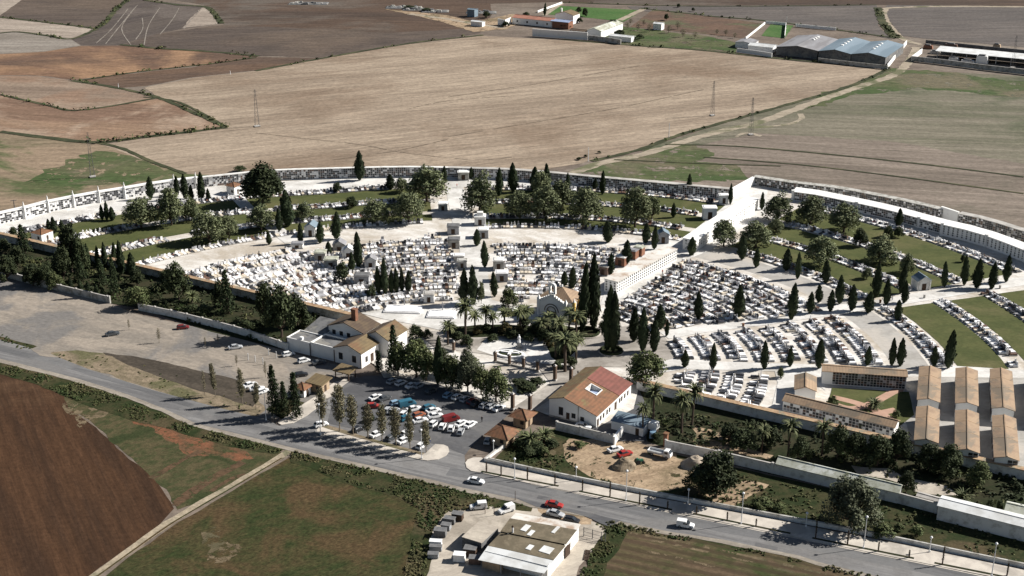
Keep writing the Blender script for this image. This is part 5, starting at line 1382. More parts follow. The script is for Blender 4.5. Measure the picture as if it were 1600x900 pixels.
LIB = {
    'cyp': [mk_cypress(s) for s in (1, 2, 3, 4, 5)],
    'cypfat': [mk_cypress(s, L_CYP, .3) for s in (11, 12)],
    'pepper': [mk_broad(s, L_OLV, 19, .05, .03, 200, .10, .36, br=(.13, .2)) for s in (21, 22, 23, 24)],
    'dark': [mk_broad(s, L_DRK, 17, .05, .034, 210, .04, .34) for s in (31, 32, 33)],
    'ficus': [mk_broad(36, L_DRK, 26, .12, .034, 260, 0, .36, br=(.16, .24))],
    'green': [mk_broad(s, L_GRN, 16, .07, .032, 210, .07, .34) for s in (41, 42, 43)],
    'bush': [mk_broad(s, L_DRK, 9, .02, .055, 120, .03, .3, br=(.16, .24)) for s in (51, 52)],
    'gbush': [mk_broad(s, L_GRN, 9, .02, .055, 120, .03, .3, br=(.16, .24)) for s in (53, 54)],
    'rbush': [mk_broad(s, L_RED, 9, .02, .055, 120, .03, .3, br=(.16, .24)) for s in (55,)],
    'tam': [mk_broad(61, L_TAM, 26, .03, .022, 300, .09, .38, br=(.1, .17))],
    'palm': [mk_palm(s) for s in (71, 72, 73)],
    'spalm': [mk_palm(s, nf=60, trunk_r=.06, short=True, droop=.8) for s in (74, 75)],
    'pop': [mk_poplar(s) for s in (81, 82, 83)],
    'sap': [mk_poplar(s, L_POP, 420) for s in (84, 85)],
    'pine': [mk_pine(s) for s in (91, 92, 93)],
}
NAMES = {'cyp': 'cypress_tree', 'cypfat': 'cypress_tree', 'pepper': 'pepper_tree', 'dark': 'broadleaf_tree', 'ficus': 'broadleaf_tree', 'green': 'broadleaf_tree', 'bush': 'shrub', 'gbush': 'shrub',
         'rbush': 'shrub', 'tam': 'broadleaf_tree', 'palm': 'palm_tree', 'spalm': 'palm_tree', 'pop': 'young_poplar', 'sap': 'sapling', 'pine': 'conifer_tree'}
tcount = [0]
def tree(kind, x, y, hp, wp, label, group, z=.15):
    """photo position of the foot, height and width in photo pixels"""
    X, Y = G(x, y)
    h = hgt(x, y, hp); w = wp / ppm(x, y)
    if kind in ('cyp', 'cypfat'): w *= 1.15
    if kind in ('pepper', 'green', 'dark'): w *= 1.12; h *= 1.04
    if kind == 'pop': w *= .95
    if kind == 'palm': w *= 1.3
    if kind == 'ficus': w *= 1.1
    tcount[0] += 1
    lib = LIB[kind]
    cr, trk_ = lib[(tcount[0] * 7) % len(lib)]
    cat = {'shrub': 'shrub', 'sapling': 'sapling'}.get(NAMES[kind], 'tree')
    r = thing(NAMES[kind], label, cat, X, Y, z, (tcount[0] * 2.4) % 6.28, group, (w, w, h))
    if kind in ('cyp', 'cypfat', 'pop', 'pine', 'palm'): r.rotation_euler = (random.gauss(0, .025), random.gauss(0, .025), r.rotation_euler[2])
    part('crown', cr, r); part('stems' if cat == 'shrub' else 'trunk', trk_, r)
    return r
def row(kind, spec, text, group, z=.15):
    """text: '%s ...' with the ordinal counted from the left"""
    spec = sorted(spec, key=lambda s: s[0]); n = len(spec)
    for i, s in enumerate(spec):
        if n == 1: lab = text.replace('%s', '').strip()
        else: lab = text % ordword(i, n)
        tree(kind, s[0], s[1], s[2], s[3], lab, group, z)
CYG = 'dark cypresses of the cemetery'
row('cyp', [(236, 312, 35, 13), (277, 307, 31, 10), (290, 312, 39, 13), (299, 316, 26, 9), (315, 315, 45, 13), (326, 315, 20, 7)], '%s dark cypress in the group at the left end of the curved niche wall', CYG)
row('cyp', [(160, 345, 24, 8), (167, 345, 30, 8), (176, 346, 22, 11)], '%s of three close small cypresses on the upper left lawn', CYG)
row('cyp', [(78, 362, 19, 8), (85, 366, 26, 11), (97, 362, 18, 8)], '%s of three small cypresses beside the far left red-roofed kiosk', CYG)
row('cyp', [(139, 420, 38, 10), (153, 418, 33, 8), (165, 418, 38, 9), (179, 413, 33, 9), (191, 430, 52, 13), (207, 433, 37, 15)], '%s cypress in the tight row before the left front wall', CYG)
row('cyp', [(111, 452, 18, 8), (127, 455, 18, 8), (138, 458, 18, 8), (151, 461, 16, 7), (162, 464, 15, 7)], '%s of five little cypresses along the far left garden wall', CYG)
row('cyp', [(562, 283, 46, 16)], '%s tall lone cypress standing out above the middle of the curved niche wall', CYG)
row('cyp', [(610, 297, 24, 15), (694, 288, 28, 10)], '%s of two cypresses between the tall lone one and the central avenue', CYG)
row('cypfat', [(450, 355, 56, 23)], '%s large dark cypress in front of the big round tree', CYG)
row('cyp', [(437, 363, 37, 12), (421, 383, 20, 9)], '%s of two small cypresses left of the white temple-like mausoleum', CYG)
row('cyp', [(470, 382, 33, 10), (500, 381, 34, 13), (525, 375, 43, 16)], '%s of three cypresses flanking the white temple-like mausoleum', CYG)
row('cyp', [(514, 401, 23, 11), (550, 427, 32, 11), (561, 420, 56, 15)], '%s cypress among the cluster of small mausoleums', CYG)
row('cyp', [(592, 461, 43, 11), (602, 462, 58, 13), (612, 460, 36, 10), (620, 460, 40, 10), (628, 458, 38, 9), (638, 458, 34, 11)], '%s cypress of the dense dark clump left of the central avenue', CYG)
row('cyp', [(780, 307, 43, 13), (802, 302, 46, 16), (736, 280, 18, 8), (835, 300, 38, 16), (855, 297, 40, 13), (887, 297, 26, 8), (929, 298, 18, 10), (941, 305, 37, 10)], '%s cypress in the row before the curved niche wall right of the avenue', CYG)
row('cyp', [(745, 385, 26, 12), (758, 419, 42, 13), (773, 465, 39, 12)], '%s cypress standing on the right edge of the central avenue', CYG)
row('cyp', [(724, 476, 54, 16), (740, 477, 60, 16)], '%s of two black cypresses at the foot of the central avenue', CYG)
row('cyp', [(950, 380, 33, 17), (1009, 381, 31, 14), (1022, 391, 38, 11)], '%s cypress along the road above the middle graves', CYG)
row('cyp', [(978, 415, 38, 16), (954, 430, 33, 12)], '%s cypress beside the orange brick mausoleums', CYG)
row('cyp', [(882, 449, 24, 12), (894, 453, 35, 13)], '%s of two cypresses right behind the bell arch of the chapel', CYG)
row('cyp', [(910, 520, 106, 19), (927, 516, 116, 22)], '%s of two very tall cypresses right of the chapel', CYG)
row('cyp', [(949, 550, 100, 20), (958, 552, 94, 20)], '%s stem of the very tall double cypress in the round planter', CYG)
row('cyp', [(1076, 305, 32, 10), (1052, 341, 23, 9), (1080, 400, 28, 15), (1141, 321, 33, 7), (1190, 329, 28, 8)], '%s cypress near the radial white blocks at the top', CYG)
row('cyp', [(1091, 501, 43, 15), (1153, 498, 51, 19), (1236, 500, 56, 17), (1265, 491, 34, 13), (1297, 488, 34, 12), (1330, 487, 41, 15), (1356, 490, 33, 17), (1384, 477, 40, 13), (1412, 475, 35, 12)], '%s cypress in the row above the long right-hand path', CYG)
row('cyp', [(1181, 419, 30, 12), (1159, 407, 38, 15), (1228, 424, 34, 15), (1246, 437, 42, 10), (1279, 474, 29, 12), (1290, 444, 36, 14), (1311, 476, 45, 15)], '%s cypress between the upper right lawn and the dense graves', CYG)
row('cyp', [(1368, 466, 54, 15), (1407, 460, 46, 12)], '%s of two cypresses left of the pale mausoleum with crossed gables', CYG)
row('cyp', [(1475, 450, 40, 11), (1506, 447, 46, 12), (1525, 452, 46, 16), (1549, 453, 42, 14), (1571, 442, 42, 13), (1403, 357, 30, 12)], '%s cypress near the right end of the long path and its lawn', CYG)
row('cyp', [(1402, 503, 33, 13)], '%s lone cypress just below the long right-hand path', CYG)
row('cyp', [(990, 535, 52, 18), (1004, 551, 68, 18), (1022, 551, 52, 16), (1032, 515, 37, 18), (1041, 527, 27, 7)], '%s cypress in the clump between round planter and lower graves', CYG)
row('cyp', [(1070, 575, 27, 13), (1113, 580, 43, 12), (1194, 578, 44, 14), (1234, 574, 31, 11), (1279, 577, 46, 16), (1355, 572, 30, 12), (1393, 573, 43, 12), (1406, 573, 44, 14), (1459, 574, 32, 12), (1480, 577, 60, 17)], '%s cypress in the lower row in front of the right-hand graves', CYG)
row('green', [(1219, 592, 18, 13)], 'small round clipped tree at the start of the lower graves path', 'clipped trees')
row('bush', [(581, 467, 24, 18), (535, 442, 34, 29)], '%s rounded dark shrub below the cluster of mausoleums', 'rounded shrubs')
PPG = 'grey-green pepper trees'
row('pepper', [(222, 357, 47, 60), (268, 353, 60, 44), (328, 380, 50, 58), (300, 346, 40, 32)], '%s broad grey-green tree on the left lawns', PPG)
row('pepper', [(409, 361, 40, 46), (475, 343, 28, 34), (358, 373, 36, 34)], '%s smaller grey-green tree around the large dark cypress', PPG)
row('ficus', [(412, 320, 68, 72)], '%s big round very dark tree by the curved niche wall', 'large dark trees')
row('dark', [(527, 301, 15, 18), (549, 326, 18, 22)], '%s of two round dark little trees on the lawns left of the avenue', 'round small trees')
row('pepper', [(588, 350, 40, 52), (638, 349, 48, 56), (668, 316, 54, 70), (628, 302, 24, 26)], '%s grey-green tree just left of the central avenue', PPG)
row('pepper', [(750, 333, 64, 58), (810, 341, 42, 48), (852, 345, 54, 58), (877, 326, 46, 50), (915, 348, 56, 56), (845, 306, 38, 36)], '%s grey-green tree of the dense grove right of the central avenue', PPG)
row('pepper', [(992, 356, 64, 56), (1019, 343, 36, 30)], '%s grey-green tree on the lawn below the niche wall, centre right', PPG)
row('pepper', [(1215, 345, 44, 50), (1266, 351, 44, 52), (1318, 364, 45, 56)], '%s grey-green tree on the upper right lawn below the white roof', PPG)
row('pepper', [(1130, 386, 42, 44), (1180, 388, 44, 56), (1212, 364, 22, 28)], '%s grey-green tree beside the top of the right-hand graves', PPG)
row('pepper', [(1281, 418, 48, 58), (1375, 411, 42, 54), (1416, 429, 32, 28), (1354, 437, 18, 18)], '%s grey-green tree on the lower band of the upper right lawns', PPG)
row('dark', [(1343, 386, 28, 25), (1387, 372, 18, 18), (1403, 372, 18, 18), (1504, 411, 12, 10)], '%s round dark small tree on the upper right lawns', 'round small trees')
row('green', [(794, 482, 33, 33)], '%s round grey-green tree just left of the chapel', 'round garden trees')
row('pepper', [(752, 476, 36, 13)], 'slim pale willow-like tree right of the two black cypresses', PPG)
# left garden
GD = 'dark trees of the left garden'
row('pine', [(40, 396, 44, 28), (180, 462, 62, 20), (160, 446, 40, 22), (128, 440, 40, 24), (358, 490, 66, 30)], '%s dark conifer in the left garden between the two walls', GD)
row('dark', [(12, 440, 40, 34), (28, 420, 34, 30), (52, 447, 34, 36), (75, 449, 34, 28), (100, 440, 52, 34), (113, 425, 74, 42), (128, 428, 60, 26), (215, 447, 26, 28), (280, 472, 62, 42), (262, 452, 30, 30), (345, 480, 40, 26), (440, 527, 82, 58), (415, 505, 62, 34), (465, 510, 50, 36)], '%s dark bushy tree in the left garden between the two walls', GD)
row('green', [(218, 482, 34, 46), (86, 452, 26, 30)], '%s rounded grey-green tree leaning over the far left garden wall', GD)
row('spalm', [(246, 455, 28, 28), (300, 473, 34, 32)], '%s stubby palm in the left garden before the front wall', 'garden palms')
row('bush', [(320, 492, 16, 28), (385, 515, 14, 30), (480, 512, 22, 26), (300, 490, 14, 24), (8, 395, 22, 30), (22, 372, 18, 18)], '%s low shrub in the left garden', 'garden shrubs')
# car park trees
row('green', [(622, 588, 52, 38), (650, 591, 58, 52), (707, 606, 50, 46), (752, 618, 48, 36), (775, 629, 54, 48), (666, 596, 50, 36), (700, 588, 34, 34), (735, 592, 36, 36), (655, 556, 26, 32)], '%s broad tree along the far side of the car park', 'car park trees')
row('tam', [(731, 613, 72, 46)], '%s tall airy tree rising above the car park tree row', 'car park trees')
row('cyp', [(684, 602, 74, 17)], '%s single tall cypress inside the car park tree row', CYG)
row('pine', [(618, 584, 74, 28), (592, 582, 32, 20)], '%s dark conifer beside the right end of the white office building', 'forecourt conifers')
row('pine', [(432, 650, 78, 30), (463, 654, 70, 30), (446, 648, 50, 24)], '%s dark conifer beside the left entrance of the car park', 'forecourt conifers')
row('pop', [(505, 668, 60, 20), (531, 675, 70, 25), (552, 680, 60, 21), (575, 686, 52, 21), (597, 691, 56, 19), (619, 697, 58, 21), (641, 703, 54, 17), (666, 708, 48, 18)], '%s young poplar of the roadside row in front of the car park', 'young poplars in front of the car park')
row('pop', [(337, 620, 50, 11), (379, 633, 54, 13), (400, 640, 40, 12)], '%s thin young poplar on the weedy bank by the road', 'young poplars on the bank')
row('sap', [(202, 516, 16, 5), (249, 536, 22, 8), (320, 618, 38, 7), (321, 542, 14, 5), (341, 537, 14, 5), (370, 572, 16, 6), (415, 590, 24, 7)], '%s thin sapling on the gravel lot', 'saplings on the gravel lot')
row('bush', [(580, 660, 14, 14), (640, 648, 10, 10)], '%s of two low shrubs hidden behind the poplar row', 'roadside shrubs')
# chapel garden
row('palm', [(727, 530, 60, 42), (759, 513, 34, 28), (700, 540, 36, 32), (788, 512, 28, 30), (820, 513, 34, 34), (857, 519, 28, 32), (872, 540, 42, 38), (889, 516, 32, 34), (883, 582, 58, 50), (900, 567, 44, 38), (868, 560, 40, 34), (812, 516, 34, 34), (846, 530, 32, 36), (770, 520, 30, 28), (900, 528, 40, 36), (742, 522, 34, 30)], '%s palm in the garden in front of the chapel', 'palms in front of the chapel')
row('rbush', [(790, 522, 20, 26), (745, 524, 14, 20), (860, 545, 20, 26), (884, 552, 22, 22), (810, 524, 16, 22)], '%s reddish brown shrub under the chapel palms', 'shrubs under the chapel palms')
row('bush', [(705, 520, 14, 24), (820, 512, 18, 26), (650, 532, 24, 34), (668, 530, 16, 20), (770, 534, 12, 22), (690, 562, 18, 26), (772, 590, 14, 24), (925, 505, 30, 18), (940, 520, 18, 16), (800, 530, 16, 30), (835, 522, 18, 28), (850, 534, 20, 28), (872, 530, 20, 26), (760, 520, 14, 26), (730, 540, 16, 26), (892, 575, 18, 26), (870, 578, 14, 22), (715, 534, 16, 24), (826, 534, 14, 24)], '%s dark green shrub in the chapel garden', 'dark shrubs of the chapel garden')
row('green', [(1008, 600, 50, 64)], 'big rounded green tree at the corner behind the long white house', 'round garden trees')
row('spalm', [(830, 698, 46, 52), (850, 692, 42, 46), (818, 694, 36, 38)], '%s of three bushy palms beside the two pyramid kiosks', 'palms beside the kiosks')
row('palm', [(1020, 668, 64, 38), (1065, 676, 62, 38), (1081, 666, 64, 36), (1004, 682, 50, 30)], '%s tall palm behind the entrance of the dirt yard', 'tall palms by the yard')
row('palm', [(1231, 714, 56, 38), (1284, 712, 52, 36), (1190, 706, 40, 30)], '%s tall palm between the tiled front wall and the mossy shed', 'tall palms by the front wall')
row('spalm', [(1365, 640, 32, 38), (1502, 790, 46, 50)], '%s stubby palm right of the front-wall palms', 'garden palms')
row('dark', [(1250, 722, 36, 36), (1308, 716, 52, 42), (1335, 722, 44, 44), (1370, 728, 46, 50), (1400, 724, 52, 46), (1450, 735, 40, 44), (1480, 742, 46, 46), (1160, 705, 34, 50), (1140, 690, 26, 36), (1205, 700, 30, 36), (1415, 772, 34, 30)], '%s dark tree in the shaded strip below the right front wall', 'dark trees of the right strip')
row('green', [(1530, 758, 36, 44), (1345, 668, 16, 26)], '%s yellow-green tree on the right side of the strip', 'round garden trees')
row('dark', [(1118, 778, 68, 80), (1092, 770, 40, 50)], '%s large dark tree at the right end of the dirt yard', 'large dark trees')
row('tam', [(1328, 824, 84, 104)], '%s huge grey-green feathery tree in front of the stained white wall', 'large dark trees')
row('gbush', [(1190, 796, 18, 44), (1218, 800, 12, 26), (1432, 838, 16, 26), (1405, 830, 12, 22), (1380, 838, 20, 44), (905, 700, 10, 22), (850, 712, 14, 24), (1300, 640, 22, 24), (1316, 652, 14, 30), (1400, 655, 14, 18)], '%s green shrub on the rough ground right of the houses', 'green shrubs on rough ground')
row('bush', [(1545, 800, 20, 14), (1560, 802, 20, 14), (1578, 806, 20, 14), (1592, 808, 20, 14), (812, 606, 14, 40), (838, 604, 14, 34), (825, 612, 13, 40), (925, 655, 12, 12), (1025, 690, 14, 20), (838, 705, 15, 32), (812, 700, 16, 26), (862, 702, 16, 30), (826, 712, 12, 30)], '%s dark trimmed shrub near the houses and sheds', 'dark trimmed shrubs')
row('gbush', [(1332, 655, 12, 40), (1310, 644, 10, 20)], '%s low shrub bed beside the stubby garden palm', 'garden shrubs')
# round planters with hedges
for i, (px, r, t) in enumerate((((955, 551), 6.4, 'around the very tall double cypress'), ((916, 522), 7.6, 'around the two very tall cypresses beside the chapel'))):
    x, y = G(*px); k = thing('round_planter', 'round planter with a low clipped hedge ' + t, 'planter', x, y, CG + .08)
    b = MB(); n = 40
    def ring(b, r0, r1, z0, z1, m):
        for j in range(n):
            a0, a1 = 2 * pi * j / n, 2 * pi * (j + 1) / n
            q = [(r0 * cos(a0), r0 * sin(a0)), (r1 * cos(a0), r1 * sin(a0)), (r1 * cos(a1), r1 * sin(a1)), (r0 * cos(a1), r0 * sin(a1))]
            vs = [(p[0], p[1], z0) for p in q] + [(p[0], p[1], z1) for p in q]
            b.add(vs, [(4, 5, 6, 7), (0, 4, 7, 3), (1, 2, 6, 5)], m)
    r = r * .56
    ring(b, r * 1.0, r * 1.07, 0, .25, pave); b.build('kerb', k)
    b = MB(); b.lathe([(r * .99, .04), (r * .98, .1)], garden, 40); b.build('soil', k)
    b = MB(); ring(b, r * .84, r * .96, .1, .7, L_DRK)
    for _ in range(700):
        a = random.uniform(0, 2 * pi); rr = r * random.uniform(.83, .97); b.leaf((rr * cos(a), rr * sin(a), random.uniform(.3, .8)), .18, L_DRK)
    b.build('clipped_hedge', k)
# farm trees
row('dark', [(904, 21, 10, 10), (914, 26, 13, 11), (957, 48, 17, 22), (905, 36, 8, 12), (760, 28, 10, 14), (883, 44, 10, 22), (740, 22, 5, 8), (1041, 32, 10, 9), (1060, 12, 6, 7), (1083, 18, 6, 6), (968, 56, 9, 20), (990, 64, 7, 18), (1000, 60, 6, 14), (890, 30, 7, 10), (790, 42, 8, 14), (822, 26, 7, 12), (640, 14, 5, 20), (666, 18, 5, 18)], '%s small dark tree around the far farmstead', 'far farm trees', .2)
row('cyp', [(851, 25, 20, 5)], 'thin dark tree behind the pink-roofed farm stable', 'far farm trees', .2)
row('sap', [(980, 46, 11, 10), (997, 48, 11, 10), (1015, 50, 12, 11), (1027, 46, 12, 11), (1045, 52, 12, 11), (1059, 46, 11, 11), (1067, 58, 12, 11), (1086, 60, 10, 10), (985, 38, 8, 8), (1006, 40, 8, 8), (1120, 54, 8, 8), (1134, 56, 9, 9), (1148, 60, 8, 8)], '%s small orchard tree right of the far farm', 'orchard trees', .2)
row('bush', [(375, 268, 9, 22), (936, 240, 4, 8), (915, 246, 4, 8), (905, 250, 4, 12)], '%s low bush on the field edge behind the niche wall', 'field edge bushes', .2)

# ------------------------------------------------------------ scrub (uncountable)
def scrub(name, label, regions, mats, size=(.35, .7), z=.1, per=9):
    b = MB(); random.seed(len(name) * 31 + len(regions))
    for poly, dens, hmax in regions:
        W_ = [G(*p) for p in poly]
        x0, x1 = min(p[0] for p in W_), max(p[0] for p in W_); y0, y1 = min(p[1] for p in W_), max(p[1] for p in W_)
        n = int((x1 - x0) * (y1 - y0) * dens)
        for _ in range(n):
            x, y = random.uniform(x0, x1), random.uniform(y0, y1)
            if not inpoly(x, y, W_): continue
            v = noise.noise(Vector((x * .18, y * .18, 1.7))) + .35 * noise.noise(Vector((x * .7, y * .7, 5)))
            if v < -.22: continue
            h = hmax * (.35 + v) * random.uniform(.5, 1.3)
            r = max(.35, h * .8)
            m = mats[0] if noise.noise(Vector((x * .12, y * .12, 9))) + random.uniform(-.25, .25) < .12 else mats[-1]
            for _ in range(per * 2):
                d = Vector((random.gauss(0, 1), random.gauss(0, 1), abs(random.gauss(0, .8)))).normalized()
                q = Vector((x + d.x * r * random.random(), y + d.y * r * random.random(), z + max(.05, d.z * h)))
                b.leaf(q, random.uniform(*size), m, (d.x, d.y, d.z + .6), .6)
    o = b.build(name)
    return tag(o, label, 'vegetation', None, 'stuff')
scrub('roadside_scrub', 'rough green scrub and weeds along the lower side of the road', [
    ([(-20, 562), (60, 584), (125, 600), (200, 625), (300, 666), (370, 684), (445, 704), (430, 708), (360, 696), (280, 674), (200, 652), (130, 630), (60, 600), (-20, 576)], 2.4, .7),
    ([(455, 704), (520, 721), (600, 738), (720, 766), (820, 790), (760, 796), (700, 800), (675, 830), (664, 900), (630, 905), (645, 850), (655, 795), (620, 776), (540, 752), (455, 718)], 2.3, .75),
    ([(915, 812), (960, 816), (1050, 835), (1180, 860), (1300, 886), (1380, 903), (1300, 896), (1180, 866), (1050, 842), (985, 830), (950, 870), (940, 905), (905, 905), (925, 860), (945, 828)], 2.3, .7),
    ([(0, 522), (18, 530), (58, 543), (40, 548), (0, 536)], .5, .8)], [L_SCR, L_DRY], (.13, .3))
scrub('rough_ground_weeds', 'weeds and low bushes on the rough ground between houses and low wall', [
    ([(772, 722), (800, 700), (860, 690), (830, 712), (880, 738), (950, 752), (1020, 772), (1080, 764), (1090, 735), (1200, 750), (1465, 806), (1600, 838), (1600, 882), (1475, 856), (1200, 802), (960, 757), (840, 733)], .5, .8),
    ([(800, 702), (840, 690), (900, 688), (895, 712), (905, 738), (880, 736), (830, 726), (795, 716)], .7, .8),
    ([(80, 556), (120, 552), (180, 560), (260, 580), (330, 602), (400, 622), (412, 640), (400, 648), (330, 632), (240, 606), (160, 580)], .10, .5),
    ([(1040, 700), (1200, 715), (1415, 745), (1600, 790), (1600, 836), (1462, 792), (1230, 740), (1100, 710)], .18, .9)], [L_SCR, L_DRY], (.18, .36), per=6)
scrub('garden_undergrowth', 'dense dark undergrowth filling the left garden between the walls', [
    ([(0, 400), (120, 402), (300, 446), (510, 494), (450, 544), (330, 515), (218, 478), (110, 455), (0, 428)], .5, 1.5),
    ([(1000, 640), (1180, 660), (1415, 708), (1600, 750), (1600, 790), (1415, 745), (1200, 705), (1040, 690)], .6, 1.8)], [L_DRK, L_SCR], (.25, .5), per=6)
b = MB(); random.seed(5)
for px, w, dens in HEDGE:
    if dens <= 0: continue
    P = catmull([G(*p) for p in px])
    for a, c in zip(P, P[1:]):
        L = hypot(c[0] - a[0], c[1] - a[1])
        for _ in range(int(L * dens * .5) + 1):
            t = random.random(); x, y = a[0] + (c[0] - a[0]) * t + random.gauss(0, w * .22), a[1] + (c[1] - a[1]) * t + random.gauss(0, w * .22)
            if noise.noise(Vector((x * .03, y * .03, 4))) < -.12: continue
            h = random.uniform(.5, 1.6) * (1 + dens)
            for _ in range(7):
                d = Vector((random.gauss(0, 1), random.gauss(0, 1), abs(random.gauss(0, 1)))).normalized()
                b.leaf((x + d.x * h * .9, y + d.y * h * .9, .25 + d.z * h * .8), .75, L_SCR, d, .6)
tag(b.build('field_hedges'), 'broken hedges and weeds growing along the ditches between the far fields', 'vegetation', None, 'stuff')
# ------------------------------------------------------------ graves
MARC = surf('cream_marble', (.62, .55, .44), (.5, .43, .33), sc=.8, rough=.5)
random.seed(77)
def slab_mesh(m, big):
    b = MB()
    w = .52 if not big else .6
    b.box(-w - .12, w + .12, -1.2, 1.2, 0, .16, CONC if m is not MARB else MARG)
    b.box(-w, w, -1.1, 1.1, .16, .5, m); b.box(-w + .06, w - .06, -1.03, 1.03, .5, .6, m)
    return b.mesh('grave_slab')
def head_mesh(m, kind):
    b = MB()
    if kind == 0: b.box(-.48, .48, .86, 1.06, .6, 1.55, m, top=(.06, .02))
    elif kind == 1:
        b.box(-.42, .42, .84, 1.08, .6, 1.2, m); b.box(-.09, .09, .9, 1.02, 1.2, 2.1, m); b.box(-.34, .34, .903, 1.017, 1.62, 1.8, m)
    else:
        b.box(-.5, .5, .82, 1.08, .6, 1.35, m); b.box(-.3, .3, .86, 1.04, 1.35, 1.75, m, top=(.12, .02))
    return b.mesh('headstone')
def flower_mesh():
    b = MB()
    for q in ((.1, .5),):
        b.lathe([(.08, .6), (.12, .8)], MARG, 6, q[0], q[1])
        for _ in range(14): b.leaf((q[0] + random.gauss(0, .1), q[1] + random.gauss(0, .1), .92 + random.gauss(0, .07)), .12, random.choice([FLW, L_GRN]))
    return b.mesh('flowers')
GM = {}
for key, m in (('white', MARB), ('grey', MARG), ('black', GRAN), ('brown', BROWNG)):
    GM[key] = ([slab_mesh(m, 0), slab_mesh(m, 1)], [head_mesh(m if key != 'white' or h != 1 else MARG, h) for h in range(3)])
GF = [flower_mesh(), flower_mesh()]
ZG = CG + .12
# allowed areas in photo coordinates
A_S1 = [(262, 430), (300, 424), (345, 408), (400, 395), (455, 390), (480, 396), (520, 430), (545, 455), (560, 415), (590, 400), (600, 378), (690, 370), (704, 380), (712, 402), (716, 440), (722, 468), (690, 470), (610, 478), (590, 490), (540, 488), (515, 484), (455, 471), (360, 450)]
A_S1b = [(485, 400), (505, 388), (600, 376), (600, 400), (592, 440), (545, 455), (520, 435), (485, 420)]
A_S2 = [(766, 374), (880, 369), (940, 378), (1000, 388), (984, 398), (962, 412), (938, 428), (925, 445), (908, 466), (895, 466), (860, 455), (835, 462), (812, 474), (795, 450), (790, 420), (780, 405)]
A_S3 = [(1066, 408), (1086, 402), (1130, 402), (1180, 420), (1228, 432), (1270, 450), (1312, 476), (1290, 484), (1200, 498), (1100, 508), (1050, 514), (1000, 514), (966, 500), (962, 482), (976, 470)]
A_S4 = [(1048, 534), (1100, 524), (1200, 512), (1300, 497), (1366, 487), (1396, 508), (1430, 540), (1448, 572), (1290, 568), (1190, 566), (1100, 561), (1050, 560)]
A_S5 = [(1052, 584), (1100, 582), (1205, 588), (1203, 625), (1196, 640), (1130, 628), (1058, 604)]
A_TOP = [(-100, 250), (1800, 250), (1800, 700), (-100, 700)]
def sector(c, rs, t0, t1, areas, single=False, gap=1.2, miss=.03):
    out = []
    for ri, r0 in enumerate(rs):
        for s in ((0,) if single else (-1, 1)):
            r = r0 + s * 1.38
            t = t0 + random.uniform(0, .5)
            while t < t1:
                step = degrees(gap * random.uniform(.88, 1.35) / r)
                t += step
                if noise.noise(Vector((r * .08, t * .12, 2))) > .52: continue
                if random.random() < miss: continue
                x, y = PW(c, r, t)
                if toAB(x, y)[1] < 312.5: continue
                px, py = S(x, y, CG)
                if not any(inpoly(px, py, A) for A in areas): continue
                ang = radians(t) + (pi / 2 if (s >= 0) else -pi / 2)
                # head (+y local) at the middle of a double row
                head_out = -1 if s > 0 else 1
                if s == 0: head_out = 1
                a = radians(t) - pi / 2 + (0 if head_out > 0 else pi)
                out.append((x + random.gauss(0, .06), y + random.gauss(0, .06), a + random.gauss(0, .03), px, py, ri, s))
    return out
BL = [(484, 362, 30, 22), (430, 372, 20, 10)]
GR = []
def addg(lst, zone): GR.extend([g + (zone,) for g in lst])
r7 = lambda a, b, p: [a + p * i for i in range(int((b - a) / p) + 1)]
addg(sector(C1, r7(46, 134, 6.45), 88, 152, [A_S1, A_S1b]), 'left graves')
addg(sector(C1, [146.8], 96, 152, [A_TOP], True), 'left graves')
addg(sector(C2, r7(48, 106, 6.45), 60, 99, [A_S2]), 'middle graves')
addg(sector(C2, [121.5], 61, 97, [A_TOP], True), 'middle graves')
addg(sector(C2, r7(38, 104, 6.9), 20, 62, [A_S3]), 'upper right graves')
addg(sector(C2, r7(46.5, 106, 7.9), -9, 20, [A_S4]), 'lower right graves')
addg(sector(C2, r7(46.5, 80, 7.0), -32, -5, [A_S5], gap=1.9), 'graves behind the tiled front wall')
addg(sector(C2, [121.8, 143.6, 163, 185], -3, 18.4, [A_TOP], False), 'lawn row')
addg(sector(C2, [122, 140.8, 161, 185.5], 22.5, 50, [A_TOP]), 'lawn row')
addg(sector(C2, [134.5, 153.3, 171.5], 63, 97, [A_TOP]), 'lawn row')
addg(sector(C1, [159.2, 175.2, 194.5], 99, 127, [A_TOP]), 'lawn row')
addg(sector(C1, [159.2, 175.2, 194.5], 131, 153, [A_TOP]), 'lawn row')
GR = [g for g in GR if not any(abs(g[3] - x) < w / 2 and abs(g[4] - y) < h / 2 for x, y, w, h in [(485, 366, 40, 20), (366, 300, 30, 16), (1443, 449, 44, 20), (692, 326, 24, 16), (410, 330, 34, 30)])]
print('graves', len(GR))
def pickkey(zone, x, y):
    v = random.random()
    if zone in ('upper right graves', 'lower right graves', 'lawn row', 'graves behind the tiled front wall'):
        return 'white' if v < .50 else 'grey' if v < .66 else 'black' if v < .94 else 'brown'
    return 'white' if v < .70 else 'grey' if v < .80 else 'black' if v < .97 else 'brown'
vis = [g for g in GR if -5 < g[3] < 1605]
vis.sort(key=lambda g: -g[4])
cut = vis[299][4] if len(vis) > 300 else 0
nth = 0
ONES = ['', 'first', 'second', 'third', 'fourth', 'fifth', 'sixth', 'seventh', 'eighth', 'ninth', 'tenth', 'eleventh', 'twelfth', 'thirteenth', 'fourteenth', 'fifteenth', 'sixteenth', 'seventeenth', 'eighteenth', 'nineteenth']
TENS = {2: ('twentieth', 'twenty'), 3: ('thirtieth', 'thirty'), 4: ('fortieth', 'forty'), 5: ('fiftieth', 'fifty'), 6: ('sixtieth', 'sixty')}
